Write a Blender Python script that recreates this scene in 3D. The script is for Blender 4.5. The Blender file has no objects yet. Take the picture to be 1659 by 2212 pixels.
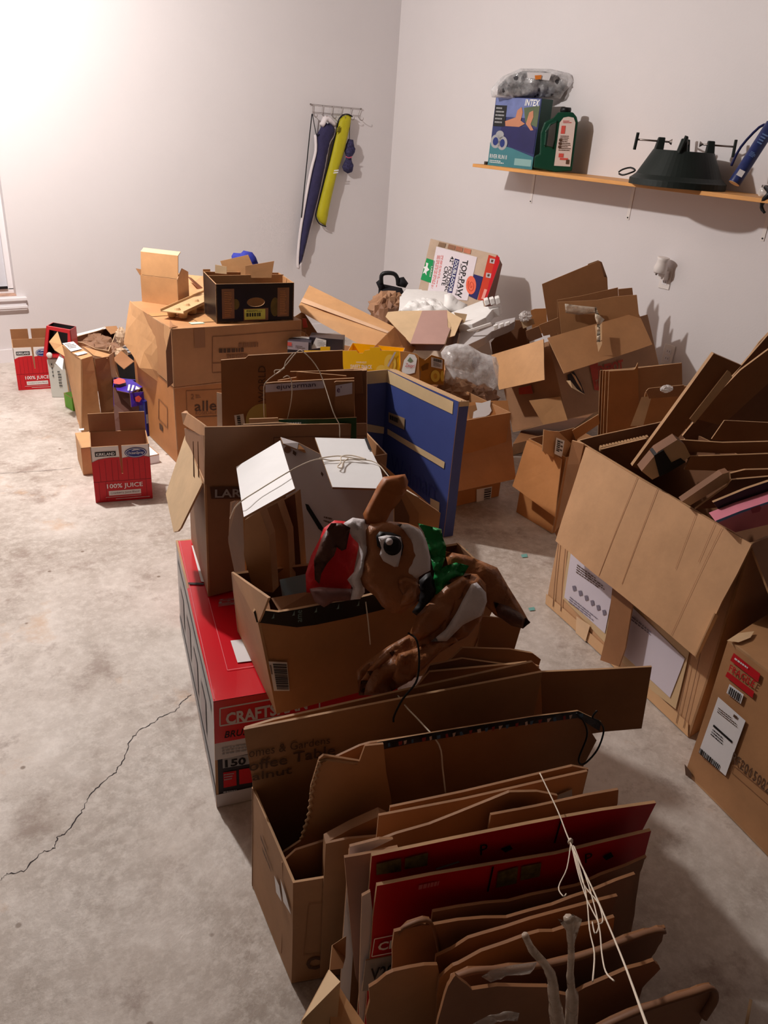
import bpy, math, random
from mathutils import Vector, Matrix, noise, geometry
random.seed(7)
sc = bpy.context.scene
COL = sc.collection

# ------------------------------------------------------------------ camera
W_, H_, F_ = 1659.0, 2212.0, 1680.0
CX, CY = W_/2, H_/2
def _frame(Z, R):
    z = Vector((Z[0]-CX, Z[1]-CY, F_)).normalized()
    y = Vector((R[0]-CX, R[1]-CY, F_)); y = (y - z*z.dot(y)).normalized()
    return y.cross(-z), y, -z
MX, MY, MZ = _frame((568, 4497), (-500, 163))     # room axes seen from the camera (x right, y down, z forward)
CAM = Vector((0, 0, 1.55))
cam_d = bpy.data.cameras.new('camera'); cam = bpy.data.objects.new('camera', cam_d); COL.objects.link(cam)
cam_d.sensor_fit = 'HORIZONTAL'; cam_d.sensor_width = 36; cam_d.lens = 36*F_/W_; cam_d.clip_start = .02
rot = Matrix(((MX[0], -MX[1], -MX[2]), (MY[0], -MY[1], -MY[2]), (MZ[0], -MZ[1], -MZ[2])))
cam.matrix_world = Matrix.Translation(CAM) @ rot.to_4x4()
sc.camera = cam

# ------------------------------------------------------------------ light and exposure
sc.view_settings.view_transform = 'Standard'; sc.view_settings.look = 'None'
sc.view_settings.gamma = 1; sc.view_settings.use_curve_mapping = False
sc.view_settings.exposure = 1.08
LAMP = (0.6, 3.8, 2.55)
for kind_, en_ in (('POINT', 102), ('AREA', 7)):      # one ceiling bulb, plus an added disk light that weights it downward
    ld = bpy.data.lights.new('ceiling_lamp', kind_); ld.energy = en_; ld.color = (1.0, .95, .915)
    if kind_ == 'POINT': ld.shadow_soft_size = .05
    else: ld.shape = 'DISK'; ld.size = .11
    lo = bpy.data.objects.new('ceiling_lamp_light', ld); lo.location = LAMP; COL.objects.link(lo)
wd = bpy.data.worlds.new('world'); sc.world = wd; wd.use_nodes = True
wd.node_tree.nodes['Background'].inputs[0].default_value = (.9, .8, .75, 1)
wd.node_tree.nodes['Background'].inputs[1].default_value = .015

# ------------------------------------------------------------------ geometry helpers
XR, YB = 3.871, 5.462
ZUP = Vector((0, 0, 1))
HD = Vector((MX[2], MY[2], 0)).normalized()       # horizontal heading of the view
def ray(u, v):
    c = (u-CX, v-CY, F_)
    return Vector((sum(a*b for a, b in zip(MX, c)), sum(a*b for a, b in zip(MY, c)), sum(a*b for a, b in zip(MZ, c)))).normalized()
def V(u, v, z=None, x=None, y=None, d=None, pl=None):
    r = ray(u, v)
    if z is not None: t = (z-CAM.z)/r.z
    elif x is not None: t = x/r.x
    elif y is not None: t = y/r.y
    elif d is not None: t = d/r.dot(HD)
    else: t = (pl[0]-CAM).dot(pl[1])/r.dot(pl[1])
    return CAM + r*t
def proj(P):
    q = P-CAM
    c = [MX[i]*q[0]+MY[i]*q[1]+MZ[i]*q[2] for i in range(3)]
    return CX+F_*c[0]/c[2], CY+F_*c[1]/c[2]
def U(P, v):                                       # the point straight above P at picture row v
    q = P-CAM; k = (v-CY)/F_
    a = MX[1]*q[0]+MY[1]*q[1]; b = MX[2]*q[0]+MY[2]*q[1]
    z = (k*b-a)/(MZ[1]-k*MZ[2])
    return Vector((P.x, P.y, CAM.z+z))
def vpl(A, B): return (A, (B-A).cross(ZUP).normalized())
def pln(A, B, C): return (A, (B-A).cross(C-A).normalized())
def px(pl, pts): return [V(u, v, pl=pl) for u, v in pts]
def at(P, z): return Vector((P.x, P.y, z))
def warpf(p, a):
    if a == 0: return p
    q = p*3.1
    return p + Vector((noise.noise(q), noise.noise(q+Vector((31, 7, 3))), noise.noise(q+Vector((5, 57, 19)))))*a
def newell(pts):
    n = Vector((0, 0, 0))
    for i, p in enumerate(pts):
        q = pts[(i+1) % len(pts)]
        n += Vector(((p.y-q.y)*(p.z+q.z), (p.z-q.z)*(p.x+q.x), (p.x-q.x)*(p.y+q.y)))
    return n.normalized()
def inpoly(p, poly):
    c = False; n = len(poly)
    for i in range(n):
        a, b = poly[i], poly[i-1]
        if (a[1] > p[1]) != (b[1] > p[1]) and p[0] < (b[0]-a[0])*(p[1]-a[1])/(b[1]-a[1])+a[0]: c = not c
    return c
def segd(p, a, b):
    dx, dy = b[0]-a[0], b[1]-a[1]; L = dx*dx+dy*dy
    t = 0 if L == 0 else max(0, min(1, ((p[0]-a[0])*dx+(p[1]-a[1])*dy)/L))
    return math.hypot(p[0]-a[0]-t*dx, p[1]-a[1]-t*dy)
class Geo:
    def __init__(s): s.v = []; s.f = []; s.m = []
    def add(s, vs, fs, mi=0):
        o = len(s.v); s.v += vs
        for k, f in enumerate(fs): s.f.append([i+o for i in f]); s.m.append(mi if isinstance(mi, int) else mi[k])
        return s
def grid_poly(pts, grid, holes=(), rag=0, n=None):
    """triangulate a (nearly) flat 3D polygon; returns 3D points, triangles, boundary loops"""
    n = n or newell(pts)
    o = pts[0]; ax = (pts[1]-pts[0]); ax = (ax-n*ax.dot(n)).normalized(); ay = n.cross(ax)
    to2 = lambda p: ((p-o).dot(ax), (p-o).dot(ay))
    P2 = [to2(p) for p in pts]; res = [(p-o).dot(n) for p in pts]
    flat = max(abs(r) for r in res) < 1e-5
    loops = []; V2 = []; E = []
    for li, L in enumerate([P2]+[[to2(p) for p in h] for h in holes]):
        s0 = len(V2)
        for i, a in enumerate(L):
            b = L[(i+1) % len(L)]; m = max(1, int(math.hypot(b[0]-a[0], b[1]-a[1])/grid))
            for k in range(m):
                q = [a[0]+(b[0]-a[0])*k/m, a[1]+(b[1]-a[1])*k/m]
                if rag and k: q[0] += random.uniform(-rag, rag); q[1] += random.uniform(-rag, rag)
                V2.append(q)
        m = len(V2)-s0
        E += [(s0+i, s0+(i+1) % m) for i in range(m)]; loops.append(list(range(s0, s0+m)))
    H2 = [[to2(p) for p in h] for h in holes]
    x0, x1 = min(p[0] for p in V2), max(p[0] for p in V2); y0, y1 = min(p[1] for p in V2), max(p[1] for p in V2)
    B = [V2[i] for i in loops[0]]
    nx, ny = int((x1-x0)/grid), int((y1-y0)/grid)
    for i in range(1, nx+1):
        for j in range(1, ny+1):
            q = (x0+(x1-x0)*i/(nx+1), y0+(y1-y0)*j/(ny+1))
            if inpoly(q, B) and min(segd(q, V2[a], V2[b]) for a, b in E) > grid*.4: V2.append(q)
    r = geometry.delaunay_2d_cdt([Vector(q) for q in V2], E, [], 1, 1e-7)
    vo, fo = r[0], r[2]
    back = {}
    for k, orig in enumerate(r[3]):
        for oi in orig: back.setdefault(oi, k)
    tris = []
    for f in fo:
        c = [sum(vo[i][k] for i in f)/len(f) for k in (0, 1)]
        if inpoly(c, B) and not any(inpoly(c, h) for h in H2): tris.append(list(f))
    out = []
    for q in vo:
        h = 0
        if not flat:
            w = [1/(1e-6+(q[0]-a[0])**2+(q[1]-a[1])**2) for a in P2]; h = sum(a*b for a, b in zip(w, res))/sum(w)
        out.append(o+ax*q[0]+ay*q[1]+n*h)
    return out, tris, [[back[i] for i in L] for L in loops], n, [tuple(q) for q in vo], B
def board_geo(pts, th, grid=.07, warp=.003, holes=(), rag=0, away=None, g=None, mi=(0, 1)):
    """a sheet with real thickness whose front face is pts; it grows away from the camera or from point `away`"""
    n = newell(pts); c = sum(pts, Vector())/len(pts)
    ref = (CAM-c) if away is None else (c-away)
    v, t, loops, _, _, _ = grid_poly(pts, grid, holes, rag)
    if n.dot(ref) < 0: n = -n; t = [f[::-1] for f in t]; loops = [L[::-1] for L in loops]
    # make sure triangles face n
    if t:
        a, b, d = (v[i] for i in t[0])
        if (b-a).cross(d-a).dot(n) < 0: t = [f[::-1] for f in t]
    g = g or Geo(); N = len(v)
    fr = [warpf(p, warp) for p in v]; bk = [warpf(p, warp)-n*th for p in v]
    fs = [f for f in t]+[[i+N for i in f[::-1]] for f in t]; ms = [mi[0]]*len(t)+[mi[2] if len(mi) > 2 else mi[0]]*len(t)
    for L in loops:
        for i, a in enumerate(L):
            b = L[(i+1) % len(L)]; fs.append([a, a+N, b+N, b]); ms.append(mi[1])
    g.add(fr+bk, fs, ms); return g
ROOTS = []
def mesh(name, g, mats, parent=None, smooth=False):
    me = bpy.data.meshes.new(name); me.from_pydata([tuple(p) for p in g.v], [], g.f)
    for m in (mats if isinstance(mats, (list, tuple)) else [mats]): me.materials.append(m)
    k = len(me.materials)
    me.polygons.foreach_set('material_index', [min(i, k-1) for i in g.m])
    if smooth: me.polygons.foreach_set('use_smooth', [True]*len(me.polygons))
    me.update()
    o = bpy.data.objects.new(name, me); COL.objects.link(o)
    if parent: o.parent = parent
    else: ROOTS.append(o)
    return o
def tag(o, label, cat, group=None):
    o['label'] = label; o['category'] = cat
    if group: o['group'] = group
    return o
def thing(name, label, cat, group=None):
    o = bpy.data.objects.new(name, None); o.empty_display_size = .05; COL.objects.link(o); ROOTS.append(o)
    return tag(o, label, cat, group)
def struct(name, g, mats, parent=None):
    o = mesh(name, g, mats, parent)
    if not parent: o['kind'] = 'structure'
    return o
def finish():
    """put every top-level object's origin at the base of its own shape"""
    for r in ROOTS:
        ms = ([r] if r.type == 'MESH' else []); st = list(r.children)
        while st:
            c = st.pop(); st += list(c.children)
            if c.type == 'MESH': ms.append(c)
        pts = [v.co for m in ms for v in m.data.vertices]
        if not pts: continue
        lo_ = [min(p[i] for p in pts) for i in range(3)]; hi = [max(p[i] for p in pts) for i in range(3)]
        L = Vector(((lo_[0]+hi[0])/2, (lo_[1]+hi[1])/2, lo_[2])); r.location = L
        T = Matrix.Translation(-L)
        for m in ms: m.data.transform(T)

# ------------------------------------------------------------------ materials
def S(r, g, b):
    f = lambda c: (c/255/12.92) if c/255 <= .04045 else ((c/255+.055)/1.055)**2.4
    return (f(r), f(g), f(b))
_M = {}
def mat(name, c, rough=.7, var=.0, scale=8, spec=.3, bump=0, bscale=60, metal=0, trans=0, alpha=1, coat=0, stretch=None):
    if name in _M: return _M[name]
    m = bpy.data.materials.new(name); m.use_nodes = True; nt = m.node_tree; b = nt.nodes['Principled BSDF']
    b.inputs['Roughness'].default_value = rough; b.inputs['Metallic'].default_value = metal
    b.inputs['Specular IOR Level'].default_value = spec; b.inputs['Transmission Weight'].default_value = trans
    b.inputs['Alpha'].default_value = alpha; b.inputs['Coat Weight'].default_value = coat
    tc = nt.nodes.new('ShaderNodeTexCoord')
    vec = tc.outputs['Object']
    if stretch:
        mp = nt.nodes.new('ShaderNodeMapping'); mp.inputs['Scale'].default_value = stretch
        nt.links.new(vec, mp.inputs[0]); vec = mp.outputs[0]
    n = nt.nodes.new('ShaderNodeTexNoise'); n.inputs['Scale'].default_value = scale; n.inputs['Detail'].default_value = 6
    n.inputs['Roughness'].default_value = .65
    nt.links.new(vec, n.inputs['Vector'])
    r = nt.nodes.new('ShaderNodeValToRGB'); r.color_ramp.elements[0].position = .3; r.color_ramp.elements[1].position = .7
    r.color_ramp.elements[0].color = (*[max(0, x*(1-var)) for x in c], 1)
    r.color_ramp.elements[1].color = (*[min(1, x*(1+var*.7)) for x in c], 1)
    nt.links.new(n.outputs[0], r.inputs[0]); nt.links.new(r.outputs[0], b.inputs['Base Color'])
    if bump:
        n2 = nt.nodes.new('ShaderNodeTexNoise'); n2.inputs['Scale'].default_value = bscale; n2.inputs['Detail'].default_value = 4
        nt.links.new(vec, n2.inputs['Vector'])
        bp = nt.nodes.new('ShaderNodeBump'); bp.inputs['Strength'].default_value = bump; bp.inputs['Distance'].default_value = .01
        nt.links.new(n2.outputs[0], bp.inputs['Height']); nt.links.new(bp.outputs[0], b.inputs['Normal'])
    _M[name] = m; return m
def kraft(name, c, var=.17): return mat(name, c, .6, var, 4, .35, .22, 11)
KA = kraft('kraft_light', S(208, 158, 110)); KB = kraft('kraft_mid', S(186, 135, 91)); KC = kraft('kraft_brown', S(158, 109, 71))
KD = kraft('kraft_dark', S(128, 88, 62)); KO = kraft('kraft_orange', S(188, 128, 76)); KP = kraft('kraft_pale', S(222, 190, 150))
KE = kraft('cut_cardboard_edge', S(188, 146, 106), .35); KED = kraft('brown_cardboard_edge', S(170, 125, 90), .35)
KIN = kraft('kraft_inside', S(176, 128, 88))
MAUVE = kraft('mauve_cardboard', S(190, 152, 142), .08)
WHITEB = mat('white_coated_board', S(244, 244, 246), .45, .05, 6)
WHITE = mat('white_print', S(240, 240, 240), .5, .02)
PAPER = mat('white_paper_label', S(236, 234, 236), .6, .03)
BLACK = mat('black_print', S(24, 22, 24), .5, .1)
INK = mat('faded_brown_ink', S(92, 66, 50), .7, .2)
INK2 = mat('pale_brown_ink', S(140, 98, 68), .7, .2)
GREYP = mat('grey_print', S(165, 165, 168), .5, .05)
RED = mat('glossy_red_print', S(205, 18, 34), .28, .06, 5, .5, coat=.3)
REDD = mat('red_print', S(196, 28, 38), .4, .08)
REDL = mat('pale_red_print', S(220, 90, 80), .5, .1)
BLUEP = mat('navy_print', S(36, 52, 120), .4, .05)
NAVY = mat('navy_fabric', S(54, 50, 84), .85, .15, 40, bump=.3, bscale=200)
NAVYD = mat('dark_navy_fabric', S(34, 32, 62), .85, .2, 40)
BLKF = mat('black_fabric', S(24, 23, 28), .8, .2, 30, bump=.3)
YEL = mat('yellow_nylon', S(190, 180, 34), .6, .08, 10, bump=.2)
STEEL = mat('zinc_wire', S(150, 140, 135), .35, .1, metal=.9)
STRG = mat('white_string', S(230, 216, 198), .8, .1)
WHT = mat('white_plastic', S(235, 228, 224), .35, .03)
FOAM = mat('white_foam', S(244, 242, 240), .75, .03, 30, bump=.1)
BLKP = mat('black_plastic', S(22, 24, 26), .4, .15, 12)
def sb(name, c, **k): return mat(name, c, **k)
# walls and floor
WALL = mat('painted_wall', S(226, 221, 222), .55, .02, 2, .3, .05, 90)
def floor_mat():
    m = bpy.data.materials.new('concrete_floor'); m.use_nodes = True; nt = m.node_tree; b = nt.nodes['Principled BSDF']
    tc = nt.nodes.new('ShaderNodeTexCoord'); L = nt.links
    def nz(s, d, r=.6):
        n = nt.nodes.new('ShaderNodeTexNoise'); n.inputs['Scale'].default_value = s; n.inputs['Detail'].default_value = d; n.inputs['Roughness'].default_value = r
        L.new(tc.outputs['Object'], n.inputs['Vector']); return n.outputs[0]
    def ramp(src, a, b_, ca, cb):
        r = nt.nodes.new('ShaderNodeValToRGB'); e = r.color_ramp.elements
        e[0].position = a; e[1].position = b_; e[0].color = (*ca, 1); e[1].color = (*cb, 1); L.new(src, r.inputs[0]); return r.outputs[0]
    def mix(f, a, c):
        x = nt.nodes.new('ShaderNodeMix'); x.data_type = 'RGBA'; x.clamp_factor = True
        L.new(f, x.inputs[0]); L.new(a, x.inputs[6])
        if isinstance(c, tuple): x.inputs[7].default_value = (*c, 1)
        else: L.new(c, x.inputs[7])
        return x.outputs[2]
    base = ramp(nz(1.7, 12, .72), .36, .64, S(160, 146, 134), S(220, 210, 202))
    fine = ramp(nz(38, 8, .7), .42, .6, (.0, .0, .0), (1, 1, 1))
    base = mix(ramp(nz(38, 8, .75), .46, .62, (0,)*3, (.45,)*3), base, S(226, 218, 210))
    base = mix(ramp(nz(5.5, 10, .75), .54, .66, (0,)*3, (.7,)*3), base, S(146, 126, 114))
    base = mix(ramp(nz(3.3, 9, .7), .60, .70, (0,)*3, (.6,)*3), base, S(196, 158, 122))
    # specks of debris
    vo = nt.nodes.new('ShaderNodeTexVoronoi'); vo.inputs['Scale'].default_value = 7; L.new(tc.outputs['Object'], vo.inputs['Vector'])
    base = mix(ramp(vo.outputs['Distance'], .035, .06, (.8,)*3, (0,)*3), base, S(110, 84, 60))
    # rusty stain by the small boxes: own shape, own place
    mp = nt.nodes.new('ShaderNodeMapping'); mp.inputs['Location'].default_value = (-.62, -3.55, 0); L.new(tc.outputs['Object'], mp.inputs[0])
    ln = nt.nodes.new('ShaderNodeVectorMath'); ln.operation = 'LENGTH'; L.new(mp.outputs[0], ln.inputs[0])
    ml = nt.nodes.new('ShaderNodeMath'); ml.operation = 'MULTIPLY_ADD'; L.new(nz(7, 8, .7), ml.inputs[0]); ml.inputs[1].default_value = 1.0; 
    L.new(ln.outputs['Value'], ml.inputs[2])
    base = mix(ramp(ml.outputs[0], .60, .92, (.75,)*3, (0,)*3), base, S(168, 136, 96))
    L.new(base, b.inputs['Base Color'])
    L.new(ramp(nz(6, 6), .35, .65, (.42,)*3, (.62,)*3), b.inputs['Roughness'])
    bp = nt.nodes.new('ShaderNodeBump'); bp.inputs['Strength'].default_value = .25; bp.inputs['Distance'].default_value = .01
    L.new(nz(22, 10, .7), bp.inputs['Height']); L.new(bp.outputs[0], b.inputs['Normal'])
    return m
FLOOR = floor_mat()
def clear_mat(name, c=(.95, .95, .95), alpha=.35, rough=.12):
    if name in _M: return _M[name]
    m = mat(name, c, rough, .0, 20, 1.0, .8, 30, alpha=alpha); nt = m.node_tree; b = nt.nodes['Principled BSDF']
    lw = nt.nodes.new('ShaderNodeLayerWeight'); lw.inputs[0].default_value = .35
    nz = nt.nodes.new('ShaderNodeTexNoise'); nz.inputs['Scale'].default_value = 26; nz.inputs['Detail'].default_value = 5
    tc = nt.nodes.new('ShaderNodeTexCoord'); nt.links.new(tc.outputs['Object'], nz.inputs['Vector'])
    mr = nt.nodes.new('ShaderNodeMapRange'); mr.inputs[1].default_value = .35; mr.inputs[2].default_value = .7
    mr.inputs[3].default_value = alpha*.45; mr.inputs[4].default_value = min(1, alpha*1.4); nt.links.new(nz.outputs[0], mr.inputs[0])
    ad = nt.nodes.new('ShaderNodeMath'); ad.operation = 'MULTIPLY_ADD'; ad.use_clamp = True; ad.inputs[1].default_value = .5
    nt.links.new(lw.outputs['Facing'], ad.inputs[0]); nt.links.new(mr.outputs[0], ad.inputs[2]); nt.links.new(ad.outputs[0], b.inputs['Alpha'])
    return m

# ------------------------------------------------------------------ shape builders
def box_geo(x0, y0, z0, x1, y1, z1, g=None, mi=0):
    g = g or Geo()
    v = [Vector((x, y, z)) for z in (z0, z1) for x, y in ((x0, y0), (x1, y0), (x1, y1), (x0, y1))]
    return g.add(v, [[0, 3, 2, 1], [4, 5, 6, 7], [0, 1, 5, 4], [1, 2, 6, 5], [2, 3, 7, 6], [3, 0, 4, 7]], mi)
def hexa(b4, t4, g=None, mi=0):
    g = g or Geo(); return g.add(list(b4)+list(t4), [[0, 3, 2, 1], [4, 5, 6, 7], [0, 1, 5, 4], [1, 2, 6, 5], [2, 3, 7, 6], [3, 0, 4, 7]], mi)
def bev(o, w, seg=2):
    m = o.modifiers.new('b', 'BEVEL'); m.width = w; m.segments = seg; m.limit_method = 'ANGLE'; return o
def board(name, pts, th=.005, m=None, parent=None, e=None, bk=None, **k):
    if bk: return mesh(name, board_geo(pts, th, mi=(0, 1, 2), **k), [m or KB, e or KE, bk], parent)
    return mesh(name, board_geo(pts, th, **k), [m or KB, e or KE], parent)
def rnd(pts, n=3):
    """Catmull-Rom through the points"""
    out = []
    for i in range(len(pts)-1):
        a = pts[max(0, i-1)]; b = pts[i]; c = pts[i+1]; d = pts[min(len(pts)-1, i+2)]
        for k in range(n):
            t = k/n; out.append(.5*((2*b)+(c-a)*t+(2*a-5*b+4*c-d)*t*t+(3*b-a-3*c+d)*t**3))
    out.append(pts[-1]); return out
def tube_geo(pts, r, seg=8, smooth=3, g=None, mi=0, flat=1.0):
    P = rnd(pts, smooth) if smooth > 1 and len(pts) > 2 else pts
    g = g or Geo(); n = None; vs = []
    for i, p in enumerate(P):
        t = (P[min(i+1, len(P)-1)]-P[max(i-1, 0)]).normalized()
        n = (n-t*n.dot(t)) if n else t.cross(Vector((.13, .31, .94)))
        if n.length < 1e-6: n = t.cross(Vector((1, 0, 0)))
        n.normalize(); b = t.cross(n)
        rr = r[min(len(r)-1, int(i*len(r)/len(P)))] if isinstance(r, (list, tuple)) else r
        vs += [p+(n*math.cos(a)+b*math.sin(a)*flat)*rr for a in [2*math.pi*k/seg for k in range(seg)]]
    fs = [[i*seg+k, i*seg+(k+1) % seg, (i+1)*seg+(k+1) % seg, (i+1)*seg+k] for i in range(len(P)-1) for k in range(seg)]
    fs += [list(range(seg))[::-1], [(len(P)-1)*seg+k for k in range(seg)]]
    return g.add(vs, fs, mi)
def tube(name, pts, r, m, parent=None, **k): return mesh(name, tube_geo(pts, r, **k), m, parent, smooth=True)
def lathe_geo(c, prof, seg=40, g=None, mi=0, ax=None):
    g = g or Geo(); vs = []
    A = (ax or ZUP).normalized(); B = A.cross(Vector((1, 0, 0)) if abs(A.x) < .9 else Vector((0, 1, 0))).normalized(); D = A.cross(B)
    for r, h in prof: vs += [c+A*h+(B*math.cos(2*math.pi*k/seg)+D*math.sin(2*math.pi*k/seg))*r for k in range(seg)]
    fs = [[i*seg+k, i*seg+(k+1) % seg, (i+1)*seg+(k+1) % seg, (i+1)*seg+k] for i in range(len(prof)-1) for k in range(seg)]
    fs += [list(range(seg))[::-1], [(len(prof)-1)*seg+k for k in range(seg)]]
    return g.add(vs, fs, mi)
def puff_geo(pts, thick, amp=.01, freq=12, grid=.02, back=.35, R=None, seed=0, n=None, sag=0):
    """a lumpy closed cloth body from an outline: swollen in the middle, closed at its rim, wrinkled"""
    v, t, loops, nn, v2, B = grid_poly(pts, grid, n=n)
    c = sum(pts, Vector())/len(pts)
    if nn.dot(CAM-c) < 0: nn = -nn
    a, b, d = (v[i] for i in t[0])
    if (b-a).cross(d-a).dot(nn) < 0: t = [f[::-1] for f in t]
    nb = len(B)
    ds = [min(segd(q, B[i], B[(i+1) % nb]) for i in range(nb)) for q in v2]
    R = R or max(ds)*.9
    h = [math.sqrt(max(0, 1-(1-min(1, x/R))**2)) for x in ds]
    off = Vector((seed*13.7, seed*5.1, 0)); fr = []; bk = []
    for p, k in zip(v, h):
        q = p*freq+off
        w = (1-abs(noise.noise(q)*3.2))*.8+(1-abs(noise.noise(q*2.1+off)*3))*.35+noise.noise(q*.5)*.6-.4
        fr.append(p+nn*(thick*k+amp*w*min(1, k*1.5))); bk.append(p-nn*(thick*k*back+.002*k))
    bd = set(i for L in loops for i in L); N = len(v)
    g = Geo(); g.add(fr+bk, [f for f in t]+[[(i if i in bd else i+N) for i in f[::-1]] for f in t], 0)
    return g
def puff(name, pts, thick, m, parent=None, **k): return mesh(name, puff_geo(pts, thick, **k), m, parent, smooth=True)
def lump_geo(c, rx, ry, rz, amp=.25, freq=6, n=24, seed=0, facet=False):
    """a crumpled wad: an irregular faceted ball with folds"""
    R = random.Random(seed); g = Geo(); vs = []; fs = []
    n = 9; m = 16
    for i in range(n+1):
        th = math.pi*(i+(R.uniform(-.25, .25) if 0 < i < n else 0))/n; pole = Vector((0, 0, 1 if i == 0 else -1))
        for k in range(m):
            ph = 2*math.pi*(k+R.uniform(-.3, .3))/m
            u = Vector((math.sin(th)*math.cos(ph), math.sin(th)*math.sin(ph), math.cos(th))) if 0 < i < n else pole
            w = (1+R.uniform(-.16, .12)+(-.05 if (i+k) % 2 else .03)) if 0 < i < n else 1
            vs.append(c+Vector((u.x*rx, u.y*ry, u.z*rz))*w)
    for i in range(n):
        for k in range(m):
            a, b, d, e = i*m+k, (i+1)*m+k, (i+1)*m+(k+1) % m, i*m+(k+1) % m
            fs += [[a, b, d], [a, d, e]] if (i+k) % 2 else [[a, b, e], [b, d, e]]
    return g.add(vs, fs, 0)
def lerp(a, b, t): return a+(b-a)*t
def bil(q, s, t):                                  # q = tl, tr, br, bl ; s to the right, t downwards
    return lerp(lerp(q[0], q[1], s), lerp(q[3], q[2], s), t)
def toward(pts, off):
    n = newell(pts); c = sum(pts, Vector())/len(pts)
    if n.dot(CAM-c) < 0: n = -n
    return [p+n*off for p in pts]
def decal(name, pts, m, parent, off=.0015, warp=.003, grid=.05):
    P = toward(pts, off); v, t, _, n, _, _ = grid_poly(P, grid)
    return mesh(name, Geo().add([warpf(p, warp) for p in v], t), m, parent)
def decals(name, polys, m, parent, off=.0025, warp=.003, grid=.05):
    g = Geo()
    for pts in polys:
        P = toward(pts, off); v, t, _, n, _, _ = grid_poly(P, grid); g.add([warpf(p, warp) for p in v], t)
    return mesh(name, g, m, parent)
def text(s, q, m, parent, off=.003, warp=.003, bold=0, shear=0, name='printed_text', sx=1.0):
    cu = bpy.data.curves.new('t', 'FONT'); cu.body = s; cu.resolution_u = 2; cu.offset = bold; cu.shear = shear
    o = bpy.data.objects.new('t', cu); COL.objects.link(o)
    dg = bpy.context.evaluated_depsgraph_get(); me = o.evaluated_get(dg).to_mesh()
    vs = [v.co.copy() for v in me.vertices]; fs = [list(p.vertices) for p in me.polygons]
    bpy.data.objects.remove(o); bpy.data.curves.remove(cu)
    if not vs: return
    x0, x1 = min(v.x for v in vs), max(v.x for v in vs); y0, y1 = min(v.y for v in vs), max(v.y for v in vs)
    Q = toward(q, off)
    return mesh(name, Geo().add([warpf(bil(Q, (v.x-x0)/(x1-x0), 1-(v.y-y0)/(y1-y0)), warp) for v in vs], fs), m, parent)
def sub(q, s0, t0, s1, t1): return [bil(q, s0, t0), bil(q, s1, t0), bil(q, s1, t1), bil(q, s0, t1)]
def qpoly(q, pts): return [bil(q, s, t) for s, t in pts]
def barcode(q, m, parent, n=16, horiz=False, off=.004, warp=.003, name='barcode'):
    polys = []; x = 0; R = random.Random(len(q)+n)
    while x < 1:
        w = R.choice((.6, 1, 1.6))/n
        polys.append(sub(q, 0, x, 1, min(1, x+w*.6)) if horiz else sub(q, x, 0, min(1, x+w*.6), 1)); x += w
    return decals(name, polys, m, parent, off, warp, grid=.5)
def fine(q, rows, m, parent, off=.004, warp=.003, name='fine_print', seed=1, fill=.45):
    R = random.Random(seed); polys = []
    for i in range(rows):
        x = 0; e = R.uniform(.6, 1)
        while x < e:
            w = R.uniform(.04, .14); polys.append(sub(q, x, i/rows, min(e, x+w), (i+fill)/rows)); x += w+.025
    return decals(name, polys, m, parent, off, warp, grid=.5)
def shell_geo(b4, t4, th=.005, warp=.003, walls=(0, 1, 2, 3), top=False, bottom=True, g=None, rag=0, mi=(0, 1, 2)):
    """carton body: b4/t4 = front-left, front-right, back-right, back-left corners at the base and the rim; mi = outside, cut edge, inside"""
    g = g or Geo(); c = (sum(b4, Vector())+sum(t4, Vector()))/8
    for i in walls:
        j = (i+1) % 4; s = len(g.f)
        board_geo([b4[i], b4[j], t4[j], t4[i]], th, warp=warp, away=c, g=g, rag=rag, mi=(mi[0], mi[1]))
        k = (len(g.f)-s)
        # inner skin takes the inside material
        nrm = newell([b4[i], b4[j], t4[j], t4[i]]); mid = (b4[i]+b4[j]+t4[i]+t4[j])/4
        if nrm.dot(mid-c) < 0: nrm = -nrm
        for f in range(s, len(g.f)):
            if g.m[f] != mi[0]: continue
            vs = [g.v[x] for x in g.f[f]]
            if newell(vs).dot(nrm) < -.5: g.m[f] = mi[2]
    if bottom: board_geo(list(b4), th, warp=warp, away=c, g=g, mi=(mi[0], mi[1]))
    if top: board_geo(list(t4), th, warp=warp, away=c, g=g, mi=(mi[0], mi[1]))
    return g
def carton(name, label, b4, t4, m=KB, inside=KIN, cat='box', e=KE, body='carton_body', group=None, **k):
    t = thing(name, label, cat, group)
    mesh(body, shell_geo(b4, t4, **k), [m, e, inside], t)
    return t
def base4(FL, FR, depth, z=None):
    """four base corners from the front edge and a depth away from the camera"""
    a = (FR-FL); n = a.cross(ZUP); n.z = 0; n.normalize()
    if n.dot(FL-at(CAM, FL.z)) < 0: n = -n
    return [FL, FR, FR+n*depth, FL+n*depth]
def up4(b4, h): return [p+ZUP*h for p in b4]
def SB(name, a, b, z, m, parent=None, bot=0.004, th=.005, lean=0, e=None, pts=None, **k):
    """a sheet standing on its lower edge: picture points a and b are its top corners at height z"""
    A = V(*a, z=z); B = V(*b, z=z if not isinstance(z, tuple) else z[1]) if not isinstance(z, tuple) else V(*b, z=z[1])
    nn = (B-A).cross(ZUP).normalized()
    if nn.dot(A-at(CAM, A.z)) > 0: nn = -nn
    top = [A]+([V(u, v, pl=(A, nn)) for u, v in pts] if pts else [])+[B]
    return board(name, top+[at(B, bot)+nn*lean, at(A, bot)+nn*lean], th, m, parent, e, **k)
def oval(q, s, t, rs, rt, n=28): return [bil(q, s+rs*math.cos(2*math.pi*i/n), t+rt*math.sin(2*math.pi*i/n)) for i in range(n)]

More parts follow.
